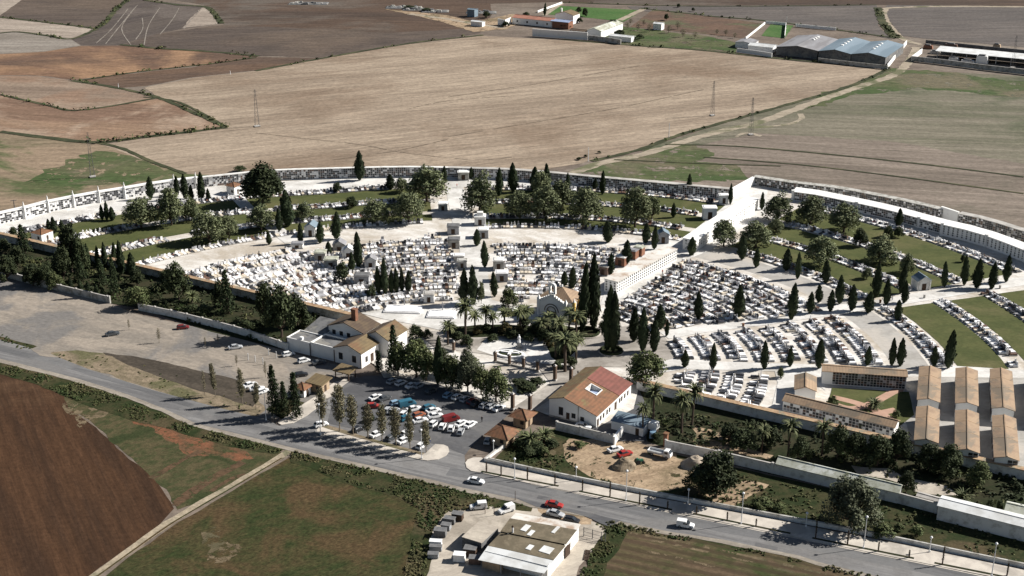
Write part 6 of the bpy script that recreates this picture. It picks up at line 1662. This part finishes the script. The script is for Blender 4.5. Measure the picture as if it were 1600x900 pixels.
def ordn(n):
    if n < 20: return ONES[n]
    return TENS[n // 10][0] if n % 10 == 0 else TENS[n // 10][1] + '-' + ONES[n % 10]
ROWC = {}
PLOT = {'lower right graves': 'lower right plot', 'graves behind the tiled front wall': 'front-wall plot', 'lawn row': 'lawn-side rows', 'upper right graves': 'upper right plot', 'middle graves': 'middle plot', 'left graves': 'left plot'}
GR.sort(key=lambda g: -g[4])
COLW = {'white': 'white marble', 'grey': 'grey stone', 'black': 'black granite', 'brown': 'brown stone'}
HEADW = ['square upright headstone', 'stone cross at the head', 'stepped headstone']
stuff = MB()
slabsM = {}
for g in GR:
    x, y, a, px, py, ri, sd, zone = g
    key = pickkey(zone, x, y); hk = random.choice([0, 0, 1, 2]); hkey = key if random.random() < .65 else random.choice(['black', 'white', 'grey'])
    sc = random.uniform(.85, 1.12)
    if -5 < px < 1605 and py >= cut and nth < 300:
        nth += 1
        kk = (zone, ri, sd); ROWC[kk] = ROWC.get(kk, 0) + 1
        r = thing('grave', '%s grave, %s from the bottom, %s side of %s curved row, %s' % (COLW[key], ordn(ROWC[kk]), 'outer' if sd > 0 else 'inner', ORD[min(ri, 19)], PLOT[zone]), 'grave', x, y, ZG, a,
                  'graves of the ' + PLOT[zone], (sc, 1.1, sc))
        part('slab', random.choice(GM[key][0]), r); part('headstone', GM[hkey][1][hk], r)
        if random.random() < .4: part('flowers', random.choice(GF), r)
    else:
        m = {'white': random.choice([MARB, MARB, MARC]), 'grey': MARG, 'black': GRAN, 'brown': BROWNG}[key]; mh = {'white': MARB, 'grey': MARG, 'black': GRAN, 'brown': BROWNG}[hkey]
        ca, sa = cos(a), sin(a)
        def T(lx, ly, lz): return (x + lx * sc * ca - ly * sa * 1.1, y + lx * sc * sa + ly * ca * 1.1, ZG + lz * sc)
        w = random.choice([.5, .55, .62]); hh = random.uniform(.25, .6)
        stuff.box(-w - .1, w + .1, -1.2, 1.2, 0, .14, CONC, T); stuff.box(-w, w, -1.1, 1.1, .14, hh, m, T)
        if hk == 0: stuff.box(-.46, .46, .84, 1.06, hh, hh + random.uniform(.6, 1.1), mh, T)
        elif hk == 1: stuff.box(-.4, .4, .82, 1.06, hh, hh + .5, mh, T); stuff.box(-.09, .09, .9, 1.0, hh + .5, hh + 1.5, mh, T); stuff.box(-.34, .34, .903, .997, hh + .95, hh + 1.12, mh, T)
        else: stuff.box(-.48, .48, .8, 1.06, hh, hh + .8, mh, T)
        if random.random() < .3:
            for _ in range(4): stuff.leaf(T(random.gauss(0, .2), random.uniform(-.3, .7), hh + .3), .2, random.choice([FLW, L_GRN, FLW]))
tag(stuff.build('graves'), 'thousands of white, grey and black graves packed in curved rows across the cemetery', 'graves', None, 'stuff')

# ------------------------------------------------------------ vehicles
def carpaint(name, c): 
    m = surf('paint_' + name, c, tuple(v * .92 for v in c), sc=2, rough=.35, spec=.5); return m
PAINT = {'white': carpaint('white', (.72, .72, .71)), 'silver': carpaint('silver', (.38, .39, .4)), 'black': carpaint('black', (.02, .02, .022)), 'dark grey': carpaint('dark_grey', (.06, .065, .07)),
         'red': carpaint('red', (.33, .03, .025)), 'dark red': carpaint('dark_red', (.16, .02, .02)), 'blue': carpaint('blue', (.05, .14, .3)), 'teal': carpaint('teal', (.035, .13, .19)),
         'light blue': carpaint('light_blue', (.22, .34, .45)), 'green': carpaint('green', (.03, .13, .08)), 'orange': carpaint('orange', (.3, .1, .05))}
def loft(b, secs, mat):
    """secs: list of (x, halfwidth_low, halfwidth_high, z_low, z_high) along the car"""
    vs = []
    for x, wl, wh, zl, zh in secs:
        vs += [(x, -wl, zl), (x, -max(wl, wh), zl + (zh - zl) * .45), (x, -wh, zh), (x, wh, zh), (x, max(wl, wh), zl + (zh - zl) * .45), (x, wl, zl)]
    n = len(secs); fs = []
    for i in range(n - 1):
        for k in range(6): fs.append((i * 6 + k, i * 6 + (k + 1) % 6, (i + 1) * 6 + (k + 1) % 6, (i + 1) * 6 + k))
    fs.append(tuple(range(6))[::-1]); fs.append(tuple((n - 1) * 6 + k for k in range(6)))
    b.add(vs, fs, mat)
CARM = {}
def car_meshes(kind, color):
    if (kind, color) in CARM: return CARM[(kind, color)]
    p = PAINT[color]; body = MB(); glass = MB()
    if kind == 'van':
        L = 4.9; loft(body, [(-2.45, .8, .78, .35, 1.1), (-2.4, .88, .82, .3, 1.95), (.7, .88, .82, .3, 2.0), (1.35, .88, .8, .3, 1.9), (1.9, .88, .84, .3, 1.15), (2.4, .84, .78, .35, .95), (2.47, .75, .7, .4, .8)], p)
        glass.box(1.28, 1.34, -.72, .72, 1.2, 1.75, GLASS); 
        for s in (-1, 1): glass.box(.0, 1.25, s * .86 - .02, s * .86 + .02, 1.2, 1.72, GLASS)
        glass.slab([(1.38, -.74, 1.88), (1.38, .74, 1.88), (1.93, .78, 1.2), (1.93, -.78, 1.2)], .03, GLASS)
        wx = (-1.6, 1.55)
    elif kind == 'smallvan':
        L = 4.1; loft(body, [(-2.05, .76, .74, .35, 1.2), (-2.0, .82, .76, .3, 1.78), (.15, .82, .76, .3, 1.8), (.25, .82, .7, .3, 1.5), (.95, .82, .74, .3, 1.0), (1.9, .78, .66, .3, .82), (2.02, .7, .6, .35, .7)], p)
        glass.slab([(.22, -.66, 1.56), (.22, .66, 1.56), (.98, .72, 1.02), (.98, -.72, 1.02)], .03, GLASS)
        for s in (-1, 1): glass.box(-.5, .55, s * .8 - .02, s * .8 + .02, 1.05, 1.42, GLASS)
        wx = (-1.3, 1.25)
    elif kind == 'truck':
        L = 6.2; loft(body, [(1.3, .95, .9, .5, 2.2), (2.4, .95, .86, .5, 2.3), (3.0, .95, .86, .5, 1.5), (3.1, .9, .8, .55, 1.2)], p)
        body.box(-3.1, 1.2, -1.0, 1.0, .8, .95, METALG)
        for q in ((-3.1, 1.2, -1.03, -.96), (-3.1, 1.2, .96, 1.03)): body.box(*q, .95, 1.45, p)
        body.box(-3.13, -3.06, -1.03, 1.03, .95, 1.45, p); body.box(1.1, 1.17, -.95, .95, .95, 1.75, p)
        glass.slab([(2.42, -.8, 2.26), (2.42, .8, 2.26), (3.02, .8, 1.56), (3.02, -.8, 1.56)], .03, GLASS)
        for s in (-1, 1): glass.box(1.5, 2.4, s * .93 - .02, s * .93 + .02, 1.4, 2.0, GLASS)
        wx = (-1.9, 2.1)
    else:
        hb = kind == 'hatchback'
        L = 3.9 if hb else 4.4; h = L / 2
        loft(body, [(-h, .68, .62, .42, .72), (-h + .12, .8, .74, .3, .92), (-h + .9, .84, .78, .26, .96), (.6, .84, .78, .26, .93), (h - .35, .82, .72, .28, .74), (h - .05, .74, .62, .34, .62), (h, .66, .56, .38, .55)], p)
        # roof panel and pillars
        r0, r1 = (-h + .55, .25) if hb else (-h + 1.15, .2)
        body.slab([(r0, -.56, 1.42), (r1, -.58, 1.42), (r1, .58, 1.42), (r0, .56, 1.42)], .05, p)
        b0, b1 = (-h + .12, .98) if hb else (-h + .7, .95)
        loft(glass, [(b0, .7, .68, .9, .93), (r0, .76, .55, .9, 1.37), (r1, .76, .57, .9, 1.37), (b1, .74, .7, .88, .93)], GLASS)
        for s in (-1, 1):
            for xa, xb in ((b0, r0), (b1, r1)):
                body.tube([(xa, s * .71, .93), (xb, s * .56, 1.4)], [.045, .045], p, 4)
            xm = (r0 + r1) / 2; body.tube([(xm, s * .775, .92), (xm, s * .565, 1.4)], [.05, .05], p, 4)
        wx = (-h + .8, h - .8)
    w = MB(); n = 12; R_ = .31 if kind != 'truck' else .42
    for s0, s1, rr, m in ((-.1, .1, R_, TREADB), (-.104, .104, R_ * .55, METALG)):
        ring = [(rr * cos(2 * pi * k / n), rr * sin(2 * pi * k / n)) for k in range(n)]
        w.add([(a, s0, c) for a, c in ring] + [(a, s1, c) for a, c in ring], [(k, (k + 1) % n, n + (k + 1) % n, n + k) for k in range(n)] + [tuple(range(n))[::-1], tuple(range(n, 2 * n))], m)
    CARM[(kind, color)] = (body.mesh('body'), glass.mesh('windows'), w.mesh('wheel'), wx, R_, .78 if kind != 'truck' else .9)
    return CARM[(kind, color)]
KN = {'saloon': 'parked_car', 'hatchback': 'parked_car', 'van': 'parked_van', 'smallvan': 'parked_van', 'truck': 'flatbed_truck'}
def vehicle(kind, color, px, ang, label, group, z=.14, name=None):
    x, y = G(*px)
    bm_, gm_, wm_, wx, R_, hw = car_meshes(kind, color)
    cat = 'truck' if kind == 'truck' else 'van' if 'van' in kind else 'car'
    r = thing(name or KN[kind], label, cat, x, y, z, radians(ang), group)
    part('body', bm_, r); part('windows', gm_, r)
    for xx in wx:
        for s in (-1, 1): part('wheel', wm_, r, (xx, s * hw, R_))
    return r
def lotcars(O, s, L, text, group, z=.14):
    L = sorted(L, key=lambda c: c[0]); n = len(L)
    for i, (zx, zy, kind, col, ang) in enumerate(L):
        w = 'van' if 'van' in kind else 'truck' if kind == 'truck' else 'car'
        vehicle(kind, col, (O[0] + zx / s, O[1] + zy / s), ang, text % (ordword(i, n), col + ' ' + w), group, z)
PK = 'cars in the car park'
OO = (430, 540)
lotcars(OO, 4, [(733, 236, 'hatchback', 'silver', 50), (786, 246, 'hatchback', 'white', 48), (855, 262, 'saloon', 'white', 46), (900, 262, 'hatchback', 'silver', 50), (975, 296, 'hatchback', 'dark grey', 48),
                (1080, 322, 'hatchback', 'light blue', 62), (1138, 334, 'hatchback', 'white', 52), (1190, 348, 'hatchback', 'silver', 52), (1232, 362, 'hatchback', 'dark red', 55), (1255, 378, 'hatchback', 'black', 55),
                (1306, 386, 'hatchback', 'silver', 60), (1348, 392, 'hatchback', 'silver', 58), (1398, 404, 'saloon', 'white', 50)], '%s vehicle in the far row under the trees, a %s', PK)
lotcars(OO, 4, [(630, 336, 'saloon', 'white', 42), (682, 342, 'saloon', 'dark grey', 42), (612, 390, 'hatchback', 'red', 4), (756, 372, 'hatchback', 'light blue', 36), (826, 380, 'van', 'teal', 26), (706, 416, 'hatchback', 'silver', 66),
                (742, 420, 'hatchback', 'silver', 60), (868, 408, 'saloon', 'white', 28), (806, 440, 'hatchback', 'white', 66), (820, 466, 'hatchback', 'teal', 40)], '%s vehicle of the left-hand middle cluster, a %s', PK)
lotcars(OO, 4, [(960, 398, 'hatchback', 'teal', 40), (988, 420, 'saloon', 'white', 32), (898, 446, 'hatchback', 'orange', 40), (1002, 452, 'saloon', 'white', 26), (906, 480, 'saloon', 'white', 28), (1098, 474, 'van', 'dark red', 30)], '%s vehicle of the centre cluster, a %s', PK)
lotcars(OO, 4, [(992, 500, 'hatchback', 'white', 62), (1045, 518, 'hatchback', 'white', 80), (1100, 530, 'hatchback', 'white', 84), (1162, 500, 'saloon', 'white', 52), (1220, 506, 'saloon', 'white', 54), (1160, 550, 'hatchback', 'silver', 80)], '%s vehicle of the nearest open row in the car park, a %s', PK)
lotcars(OO, 4, [(520, 535, 'hatchback', 'black', 50), (636, 566, 'saloon', 'white', 48), (728, 588, 'hatchback', 'dark grey', 50), (805, 606, 'saloon', 'white', 48), (822, 560, 'hatchback', 'white', 50), (916, 638, 'hatchback', 'white', 60), (288, 506, 'hatchback', 'white', 30), (600, 470, 'hatchback', 'dark grey', 40)], '%s vehicle half hidden behind the young poplars, a %s', 'cars behind the poplar row')
vehicle('hatchback', 'silver', (762, 692), 80, 'silver car parked against the pyramid-roofed kiosk', PK)
G2 = 'cars on the gravel lot'
vehicle('saloon', 'dark grey', (176, 524), 28, 'dark car standing alone on the left of the gravel lot', G2, .06)
vehicle('hatchback', 'dark red', (286, 514), 15, 'dark red car near the white panelled garden wall', G2, .06)
vehicle('saloon', 'silver', (368, 545), 22, 'silver car in the tree shadow on the gravel lot', G2, .06)
vehicle('hatchback', 'white', (451, 556), 30, 'white car parked before the low wing of the office building, left one', G2, .06)
vehicle('hatchback', 'white', (475, 566), 32, 'white car parked before the low wing of the office building, right one', G2, .06)
vehicle('saloon', 'dark grey', (499, 569), 28, 'dark grey car parked in the shade right beside the office wall', G2, .06)
vehicle('hatchback', 'black', (471, 588), 20, 'black car left of the open shelter', G2, .06)
vehicle('saloon', 'white', (391, 604), 40, 'white car behind the weedy bank, left of three', G2, .06)
vehicle('saloon', 'white', (402, 610), 20, 'white car behind the weedy bank, middle of three', G2, .06)
vehicle('hatchback', 'white', (411, 614), 40, 'white car behind the weedy bank, right of three', G2, .06)
G3 = 'vehicles in the yards'
vehicle('saloon', 'white', (911, 669), -25, 'white car parked in front of the long white house', G3, .1)
vehicle('saloon', 'white', (961, 705), 30, 'white car at the gap in the wall of the dirt yard', G3, .1)
vehicle('saloon', 'red', (976, 712), 30, 'bright red car in the dirt yard', G3, .1)
vehicle('truck', 'white', (1031, 713), -28, 'white flatbed truck in the dirt yard', G3, .1)
vehicle('smallvan', 'light blue', (1020, 682), 80, 'light blue van under the palms at the yard gate', G3, .1)
vehicle('smallvan', 'white', (747, 795), 190, 'white van at the left entrance of the workshop yard', G3, .1)
vehicle('smallvan', 'white', (791, 800), 212, 'white small van beside the corner of the workshop', G3, .1)
vehicle('saloon', 'red', (866, 792), -18, 'red car half on the road beside the workshop', G3, .14)
vehicle('saloon', 'silver', (868, 806), -25, 'silver car behind the workshop roof edge', G3, .1)
vehicle('hatchback', 'black', (893, 816), -20, 'black car beside the bare earth strip of the workshop', G3, .1)
vehicle('saloon', 'white', (744, 755), -18, 'white car driving on the road below the car park mouth', 'cars on the road', .14, 'car')
vehicle('smallvan', 'white', (1071, 824), -17, 'white small van driving on the road, lower right', 'cars on the road', .14, 'van')
x, y = G(1000, 724); k = thing('small_tractor', 'small green tractor between the two earth heaps', 'tractor', x, y, .1, radians(20))
b = MB(); b.box(-1.2, .9, -.35, .35, .55, 1.05, PAINT['green'], top=(.15, .05)); b.box(-1.0, -.5, -.3, .3, 1.05, 1.45, PAINT['green']); b.build('body', k)
for xx, rr in ((-.75, .6), (.65, .38)):
    for s in (-1, 1):
        w = MB(); n = 12; ring = [(rr * cos(2 * pi * q / n), rr * sin(2 * pi * q / n)) for q in range(n)]
        w.add([(a, -.12, c) for a, c in ring] + [(a, .12, c) for a, c in ring], [(q, (q + 1) % n, n + (q + 1) % n, n + q) for q in range(n)] + [tuple(range(n))[::-1], tuple(range(n, 2 * n))], TREADB)
        w.build('wheel', k, (xx, s * .6, rr))
b = MB(); b.tube([(-.3, 0, 1.0), (-.1, 0, 1.5)], [.04, .04], WOODD); b.build('steering_column', k)

# earth heaps
def heap(px, r, h, label, m):
    x, y = G(*px); b = MB(); n = 26; vs = []; fs = []; R = 9
    for i in range(R):
        t = i / (R - 1)
        for k in range(n):
            a = 2 * pi * k / n; rr = r * (1 - t) * (1 + .3 * noise.noise(Vector((cos(a) * 1.3, sin(a) * 1.3, t * 2 + r)))); z = h * (1 - (1 - t) ** 1.6) * (1 + .15 * noise.noise(Vector((cos(a), sin(a), t * 4))))
            vs.append((rr * cos(a), rr * sin(a) * .8, z))
    for i in range(R - 1):
        for k in range(n): fs.append((i * n + k, i * n + (k + 1) % n, (i + 1) * n + (k + 1) % n, (i + 1) * n + k))
    b.add(vs, fs, m); tag(b.build('earth_heap', None, (x, y, .05)), label, 'heap', 'earth heaps')
EM = surf('heap_earth', (.24, .19, .13), (.15, .115, .075), sc=1.1)
heap((975, 730), 3.4, 2.6, 'darker earth heap beside the red car in the dirt yard', EM)
heap((1088, 728), 4.2, 2.8, 'pale earth heap at the right end of the dirt yard', surf('pale_heap', (.36, .3, .23), (.27, .22, .17), sc=1))

# containers and stacks in the workshop yard
def crate(px, w, d, h, m, ang, lab, name='metal_container'):
    x, y = G(*px); k = thing(name, lab, 'container', x, y, .08, radians(ang), 'containers in the workshop yard')
    b = MB(); b.box(-w / 2, w / 2, -d / 2, d / 2, .1, h, m, top=(.08, .08)); b.build('box', k)
    b = MB(); b.box(-w / 2 - .04, w / 2 + .04, -d / 2 - .04, d / 2 + .04, h + .002, h + .12, CONCD if m is not LAMPW else LAMPW); b.build('lid', k)
CN = [((715, 812), 2.6, 1.7, 1.7, WOODD, -15, 'dark grey container nearest the white van, farthest of the yard row'), ((703, 817), 2.6, 1.6, 1.3, CONCD, -15, 'dark grey container second from the top of the yard row'),
      ((697, 827), 2.2, 1.6, 1.3, METALG, -15, 'grey container third from the top of the yard row'), ((688, 837), 2.8, 1.8, 1.6, CONCD, -10, 'dark container fourth from the top of the yard row'),
      ((681, 853), 2.8, 1.3, 1.3, LAMPW, -6, 'pale container in the middle of the yard row'), ((681, 860), 2.8, 1.2, 1.1, METALG, -6, 'grey container just below the pale one in the yard row'),
      ((677, 871), 2.4, 1.4, 1.0, METALG, -4, 'lowest grey container at the yard edge'), ((718, 876), 2.6, 1.8, 1.7, LAMPW, -8, 'white container beside the front of the workshop'),
      ((735, 867), 2.8, 2.0, 1.8, WOODD, -12, 'black container behind the white one beside the workshop'), ((742, 880), 2.6, 1.8, 1.5, BROWNG, -5, 'brown container touching the workshop front')]
for c in CN: crate(*c)
x, y = G(748, 850); k = thing('yard_annex', 'dark lean-to block on the left flank of the workshop', 'shed', x, y, .06, TH)
b = MB(); b.box(-2.5, 2.5, -3, 4.5, 0, 2.6, CONCD); b.build('walls', k); b = MB(); b.box(-2.6, 2.6, -3.1, 4.6, 2.603, 2.75, yardc); b.build('roof', k)
# gate of the workshop yard
x, y = G(912, 838); k = thing('yard_gate', 'thin metal mesh gate right of the workshop', 'gate', x, y, .06, radians(-28))
for xx in (0, 2.2, 4.4, 5.4):
    b = MB(); b.box(xx - .07, xx + .07, -.07, .07, 0, 2.4, LATT); b.build('post', k)
b = MB()
for z0 in (.3, 1.2, 2.2): b.box(.08, 5.33, -.025, .025, z0, z0 + .06, LATT)
for i in range(22): b.box(.2 + i * .23, .22 + i * .23, -.01, .01, .36, 2.2, LATT)
b.build('mesh', k)
x, y = G(772, 806); 
for i, p in enumerate([(758, 803), (772, 806), (805, 782)]):
    x, y = G(*p); b = MB(); b.tube([(0, 0, 0), (0, 0, 2.6)], [.08, .06], WOODD); tag(b.build('gate_post', None, (x, y, .06)), 'dark bare post, %s from the left at the workshop yard entrance' % ORD[i], 'post', 'dark bare posts')
x, y = G(917, 868); k = thing('pallet_rack', 'dark rack lying flat on the pale drive right of the workshop', 'rack', x, y, .08, radians(-100))
b = MB()
for i in range(8): b.box(-2 + i * .55, -1.75 + i * .55, -.6, .6, .0, .12, WOODD)
b.box(-2, 2.1, -.55, -.45, .122, .2, WOODD); b.box(-2, 2.1, .45, .55, .122, .2, WOODD); b.build('slats', k)

# ------------------------------------------------------------ street lamps, poles, pylons
def lamp(px, hp, label, group, arm=False, z=.3):
    x, y = G(*px); h = hgt(px[0], px[1], hp)
    k = thing('street_lamp', label, 'street lamp', x, y, z, 0, group)
    b = MB(); b.tube([(0, 0, 0), (0, 0, h * .6), (0, 0, h)], [.11, .085, .07], LAMPW, 8); b.box(-.18, .18, -.18, .18, 0, .35, LAMPW); b.build('pole', k)
    b = MB(); b.lathe([(.1, h), (.3, h + .12), (.34, h + .3), (.2, h + .5), (.05, h + .58)], LAMPW, 10); b.build('lamp_head', k)
TL = [((804, 750), 30), ((978, 784), 45), ((1158, 820), 46), ((1349, 858), 47), ((1549, 902), 49)]
for i, (p, h) in enumerate(TL): lamp(p, h, 'tall white street lamp at the kerb, %s along the roadside pavement' % (ordword(i, 5) + (' one' if i in (0, 4) else ' from the left')), 'tall kerb lamps')
TS = [((900, 752), 19), ((1075, 788), 20), ((1259, 825), 20), ((1452, 864), 21)]
for i, (p, h) in enumerate(TS): lamp(p, h, 'short white lamp against the low wall, %s along the pavement' % (ordword(i, 4) + (' one' if i in (0, 3) else ' from the left')), 'short wall-side lamps')
lamp((501, 681), 46, 'tall white street lamp at the left tip of the poplar strip', 'tall kerb lamps')
lamp((659, 718), 43, 'tall white street lamp at the right end of the poplar strip', 'tall kerb lamps')
lamp((416, 658), 44, 'tall white street lamp beside the dark conifers at the car park entrance', 'tall kerb lamps')
lamp((771, 708), 16, 'short white lamp in front of the pyramid-roofed kiosks', 'short wall-side lamps')
TP = [(783, 745, 16), (824, 751, 20), (760, 739, 16), (867, 760, 18), (910, 768, 17), (953, 777, 24), (999, 790, 20), (1043, 796, 12), (1088, 805, 13), (1136, 814, 13), (1181, 824, 12), (1274, 843, 30), (1324, 852, 22), (1372, 863, 15), (1420, 873, 12), (1472, 884, 29), (1573, 901, 20)]
TP.sort()
PM = []
for s in (1, 2, 3):
    random.seed(100 + s); b = MB()
    for _ in range(200):
        t = random.uniform(.25, 1.0); a = random.uniform(0, 6.28); r = .5 * (.45 + .55 * sin(pi * min(1, t))) * random.random() ** .4
        b.leaf((r * cos(a), r * sin(a), t), .05, L_CYP)
    b2 = MB(); b2.tube([(0, 0, 0), (0, 0, .96)], [.27, .2], WOODD, 6); b2.tube([(.25, 0, 0), (.2, 0, .8)], [.07, .07], WOODD, 5)
    PM.append((b.mesh('young_crown'), b2.mesh('young_trunk')))
for i, (px, py, hp) in enumerate(TP):
    x, y = G(px, py); h = hgt(px, py, hp)
    r = thing('street_tree', '%s young staked street tree with dark thin stem along the roadside pavement' % ordword(i, len(TP)), 'street tree', x, y, .3, i * 1.3, 'young street trees', (.62, .62, h))
    part('crown', PM[i % 3][0], r); part('trunk', PM[i % 3][1], r)
def pylon(px, hp, wb, label, single=False):
    x, y = G(*px); h = hgt(px[0], px[1], hp)
    k = thing('pylon' if not single else 'utility_pole', label, 'pylon' if not single else 'pole', x, y, .2, .5, 'field pylons and poles')
    b = MB()
    if single:
        b.tube([(0, 0, 0), (0, 0, h)], [.2, .13], LAMPW if single == 2 else LATT, 6)
        b.build('pole', k)
        if single == 1: c = MB(); c.box(-1.2, 1.2, -.1, .1, h * .9, h * .9 + .2, LATT); c.build('crossarm', k)
        return
    t = wb * .22
    def corner(s, c, z): f = 1 - z / h; return (s * (t + (wb - t) * f) / 2, c * (t + (wb - t) * f) / 2, z)
    for s in (-1, 1):
        for c in (-1, 1): b.tube([corner(s, c, 0), corner(s, c, h)], [.06, .04], LATT, 4)
    n = 9
    for i in range(n):
        z0, z1 = h * i / n, h * (i + 1) / n
        for (s, c), (s2, c2) in (((-1, -1), (1, -1)), ((1, -1), (1, 1)), ((1, 1), (-1, 1)), ((-1, 1), (-1, -1))):
            b.tube([corner(s, c, z0), corner(s2, c2, z1)], [.028, .028], LATT, 3)
    b.build('lattice_mast', k)
    c = MB()
    for z, w in ((h * .82, 1.6), (h * .93, 1.2)): c.box(-w, w, -.05, .05, z, z + .08, LATT)
    c.build('crossarm', k)
    c = MB(); c.box(-wb * .7, wb * .7, -wb * .7, wb * .7, 0, .35, CONC); c.build('base_block', k)
    k.rotation_euler = (0, 0, .4)
pylon((402, 198), 58, 2.0, 'lattice pylon standing alone left of centre in the big tan field')
pylon((145, 277), 70, 1.8, 'lattice pylon on the green patch at the far left')
pylon((1113, 181), 54, 1.6, 'lattice pylon at the right border of the big tan field')
pylon((1173, 211), 58, 1.6, 'lattice pylon beside the sandy track, right field')
pylon((1582, 106), 50, 1.8, 'lattice pylon in the yard of the open shed')
pylon((919, 253), 22, 1, 'pale pole at the field corner behind the niche wall', 2)
pylon((1045, 215), 22, 1, 'pale thin pole beside the sandy track', 2)
pylon((1228, 46), 20, 1.4, 'pale pole by the green garden plot', 2)
pylon((360, 117), 6, 1, 'tiny pale marker pole between the red-brown fields', 2)
pylon((185, 137), 6, 1, 'tiny pale marker pole at the ditch corner, far left', 2)
pylon((23, 327), 14, 1, 'thin pole outside the far left niche wall', 1)
for i, px in enumerate([(97, 0)]): pass
for i, p in enumerate([(388, 563), (399, 566), (411, 570), (420, 555), (432, 560)]):
    x, y = G(*p); b = MB(); b.box(-.09, .09, -.09, .09, 0, 2.2, LAMPW); tag(b.build('white_post', None, (x, y, .06)), 'thin white post, %s from the left of the group on the gravel lot' % ORD[i], 'post', 'thin white posts')

# ------------------------------------------------------------ people
def person_mesh(seed, top, legs):
    skin = surf('skin', (.4, .25, .18)); hair = surf('hair', (.03, .02, .015))
    verts = [(0, 0, .92), (0, 0, 1.15), (0, 0, 1.4), (0, 0, 1.52), (0, 0, 1.62), (0, 0, 1.74),
             (.1, 0, .88), (.11, .05, .48), (.12, -.02, .08), (.12, .1, .04), (-.1, 0, .88), (-.11, -.08, .48), (-.12, -.16, .08), (-.12, -.05, .04),
             (.2, 0, 1.4), (.27, .02, 1.12), (.26, .1, .88), (-.2, 0, 1.4), (-.27, -.02, 1.12), (-.26, .06, .88)]
    edges = [(0, 1), (1, 2), (2, 3), (3, 4), (4, 5), (0, 6), (6, 7), (7, 8), (8, 9), (0, 10), (10, 11), (11, 12), (12, 13), (2, 14), (14, 15), (15, 16), (2, 17), (17, 18), (18, 19)]
    rad = [.15, .14, .15, .06, .1, .085, .1, .075, .05, .045, .1, .075, .05, .045, .07, .05, .035, .07, .05, .035]
    me = bpy.data.meshes.new('figure'); me.from_pydata(verts, edges, [])
    o = bpy.data.objects.new('figure', me); COL.objects.link(o)
    sk = o.modifiers.new('Skin', 'SKIN'); me.skin_vertices[0] if me.skin_vertices else None
    bm = bmesh.new(); bm.from_mesh(me); lay = bm.verts.layers.skin.verify()
    bm.verts.ensure_lookup_table()
    for v, r in zip(bm.verts, rad): v[lay].radius = (r, r)
    bm.verts[0][lay].use_root = True
    bm.to_mesh(me); bm.free()
    ss = o.modifiers.new('Sub', 'SUBSURF'); ss.levels = 1; ss.render_levels = 1
    dg = bpy.context.evaluated_depsgraph_get(); ev = o.evaluated_get(dg)
    out = bpy.data.meshes.new_from_object(ev)
    bpy.data.objects.remove(o)
    out.materials.clear()
    for m in (top, legs, skin, hair): out.materials.append(m)
    for p in out.polygons:
        c = p.center
        p.material_index = 3 if c.z > 1.66 else 2 if c.z > 1.5 or (abs(c.x) > .22 and c.z < .95) else 0 if c.z > .93 else 1
    return out
CL = {'dark': surf('dark_cloth', (.03, .03, .035)), 'red': surf('red_cloth', (.4, .05, .04)), 'blue': surf('blue_cloth', (.08, .1, .2)), 'pale': surf('pale_cloth', (.5, .48, .44))}
PE = [((753, 660), 'dark', 'dark', 'person in dark clothes standing in the open part of the car park', .14), ((714, 294), 'red', 'dark', 'person in a red top at the far end of the central avenue', .4),
      ((903, 589), 'dark', 'blue', 'person in dark clothes between the inner gate and the tiled roof', .4), ((1390, 472), 'dark', 'dark', 'person in dark clothes on the long right-hand path, left of two', .42),
      ((1394, 471), 'dark', 'blue', 'person in dark top and blue trousers on the long right-hand path, right of two', .42), ((672, 693), 'pale', 'blue', 'person in a pale top behind the last young poplar', .3),
      ((1035, 430), 'red', 'dark', 'person in a red top on the white pavement beside the radial block', .42)]
for i, (px, t, l, lab, z) in enumerate(PE):
    me = person_mesh(i, CL[t], CL[l]); x, y = G(*px)
    o = bpy.data.objects.new('person', me); COL.objects.link(o); o.location = (x, y, z); o.rotation_euler = (0, 0, i * 1.1); tag(o, lab, 'person')
# litter bins on the avenues
for i, p in enumerate([(1161, 512), (1375, 475), (1444, 467), (1562, 452)]):
    x, y = G(*p); b = MB(); b.lathe([(.3, 0), (.36, .1), (.4, 1.0), (.44, 1.05), (.4, 1.1)], TILE if i < 2 else CONC, 10); tag(b.build('litter_bin', None, (x, y, .42)), '%s round litter bin beside the long right-hand path' % ordword(i, 4), 'bin', 'litter bins')
bpy.context.view_layer.update()
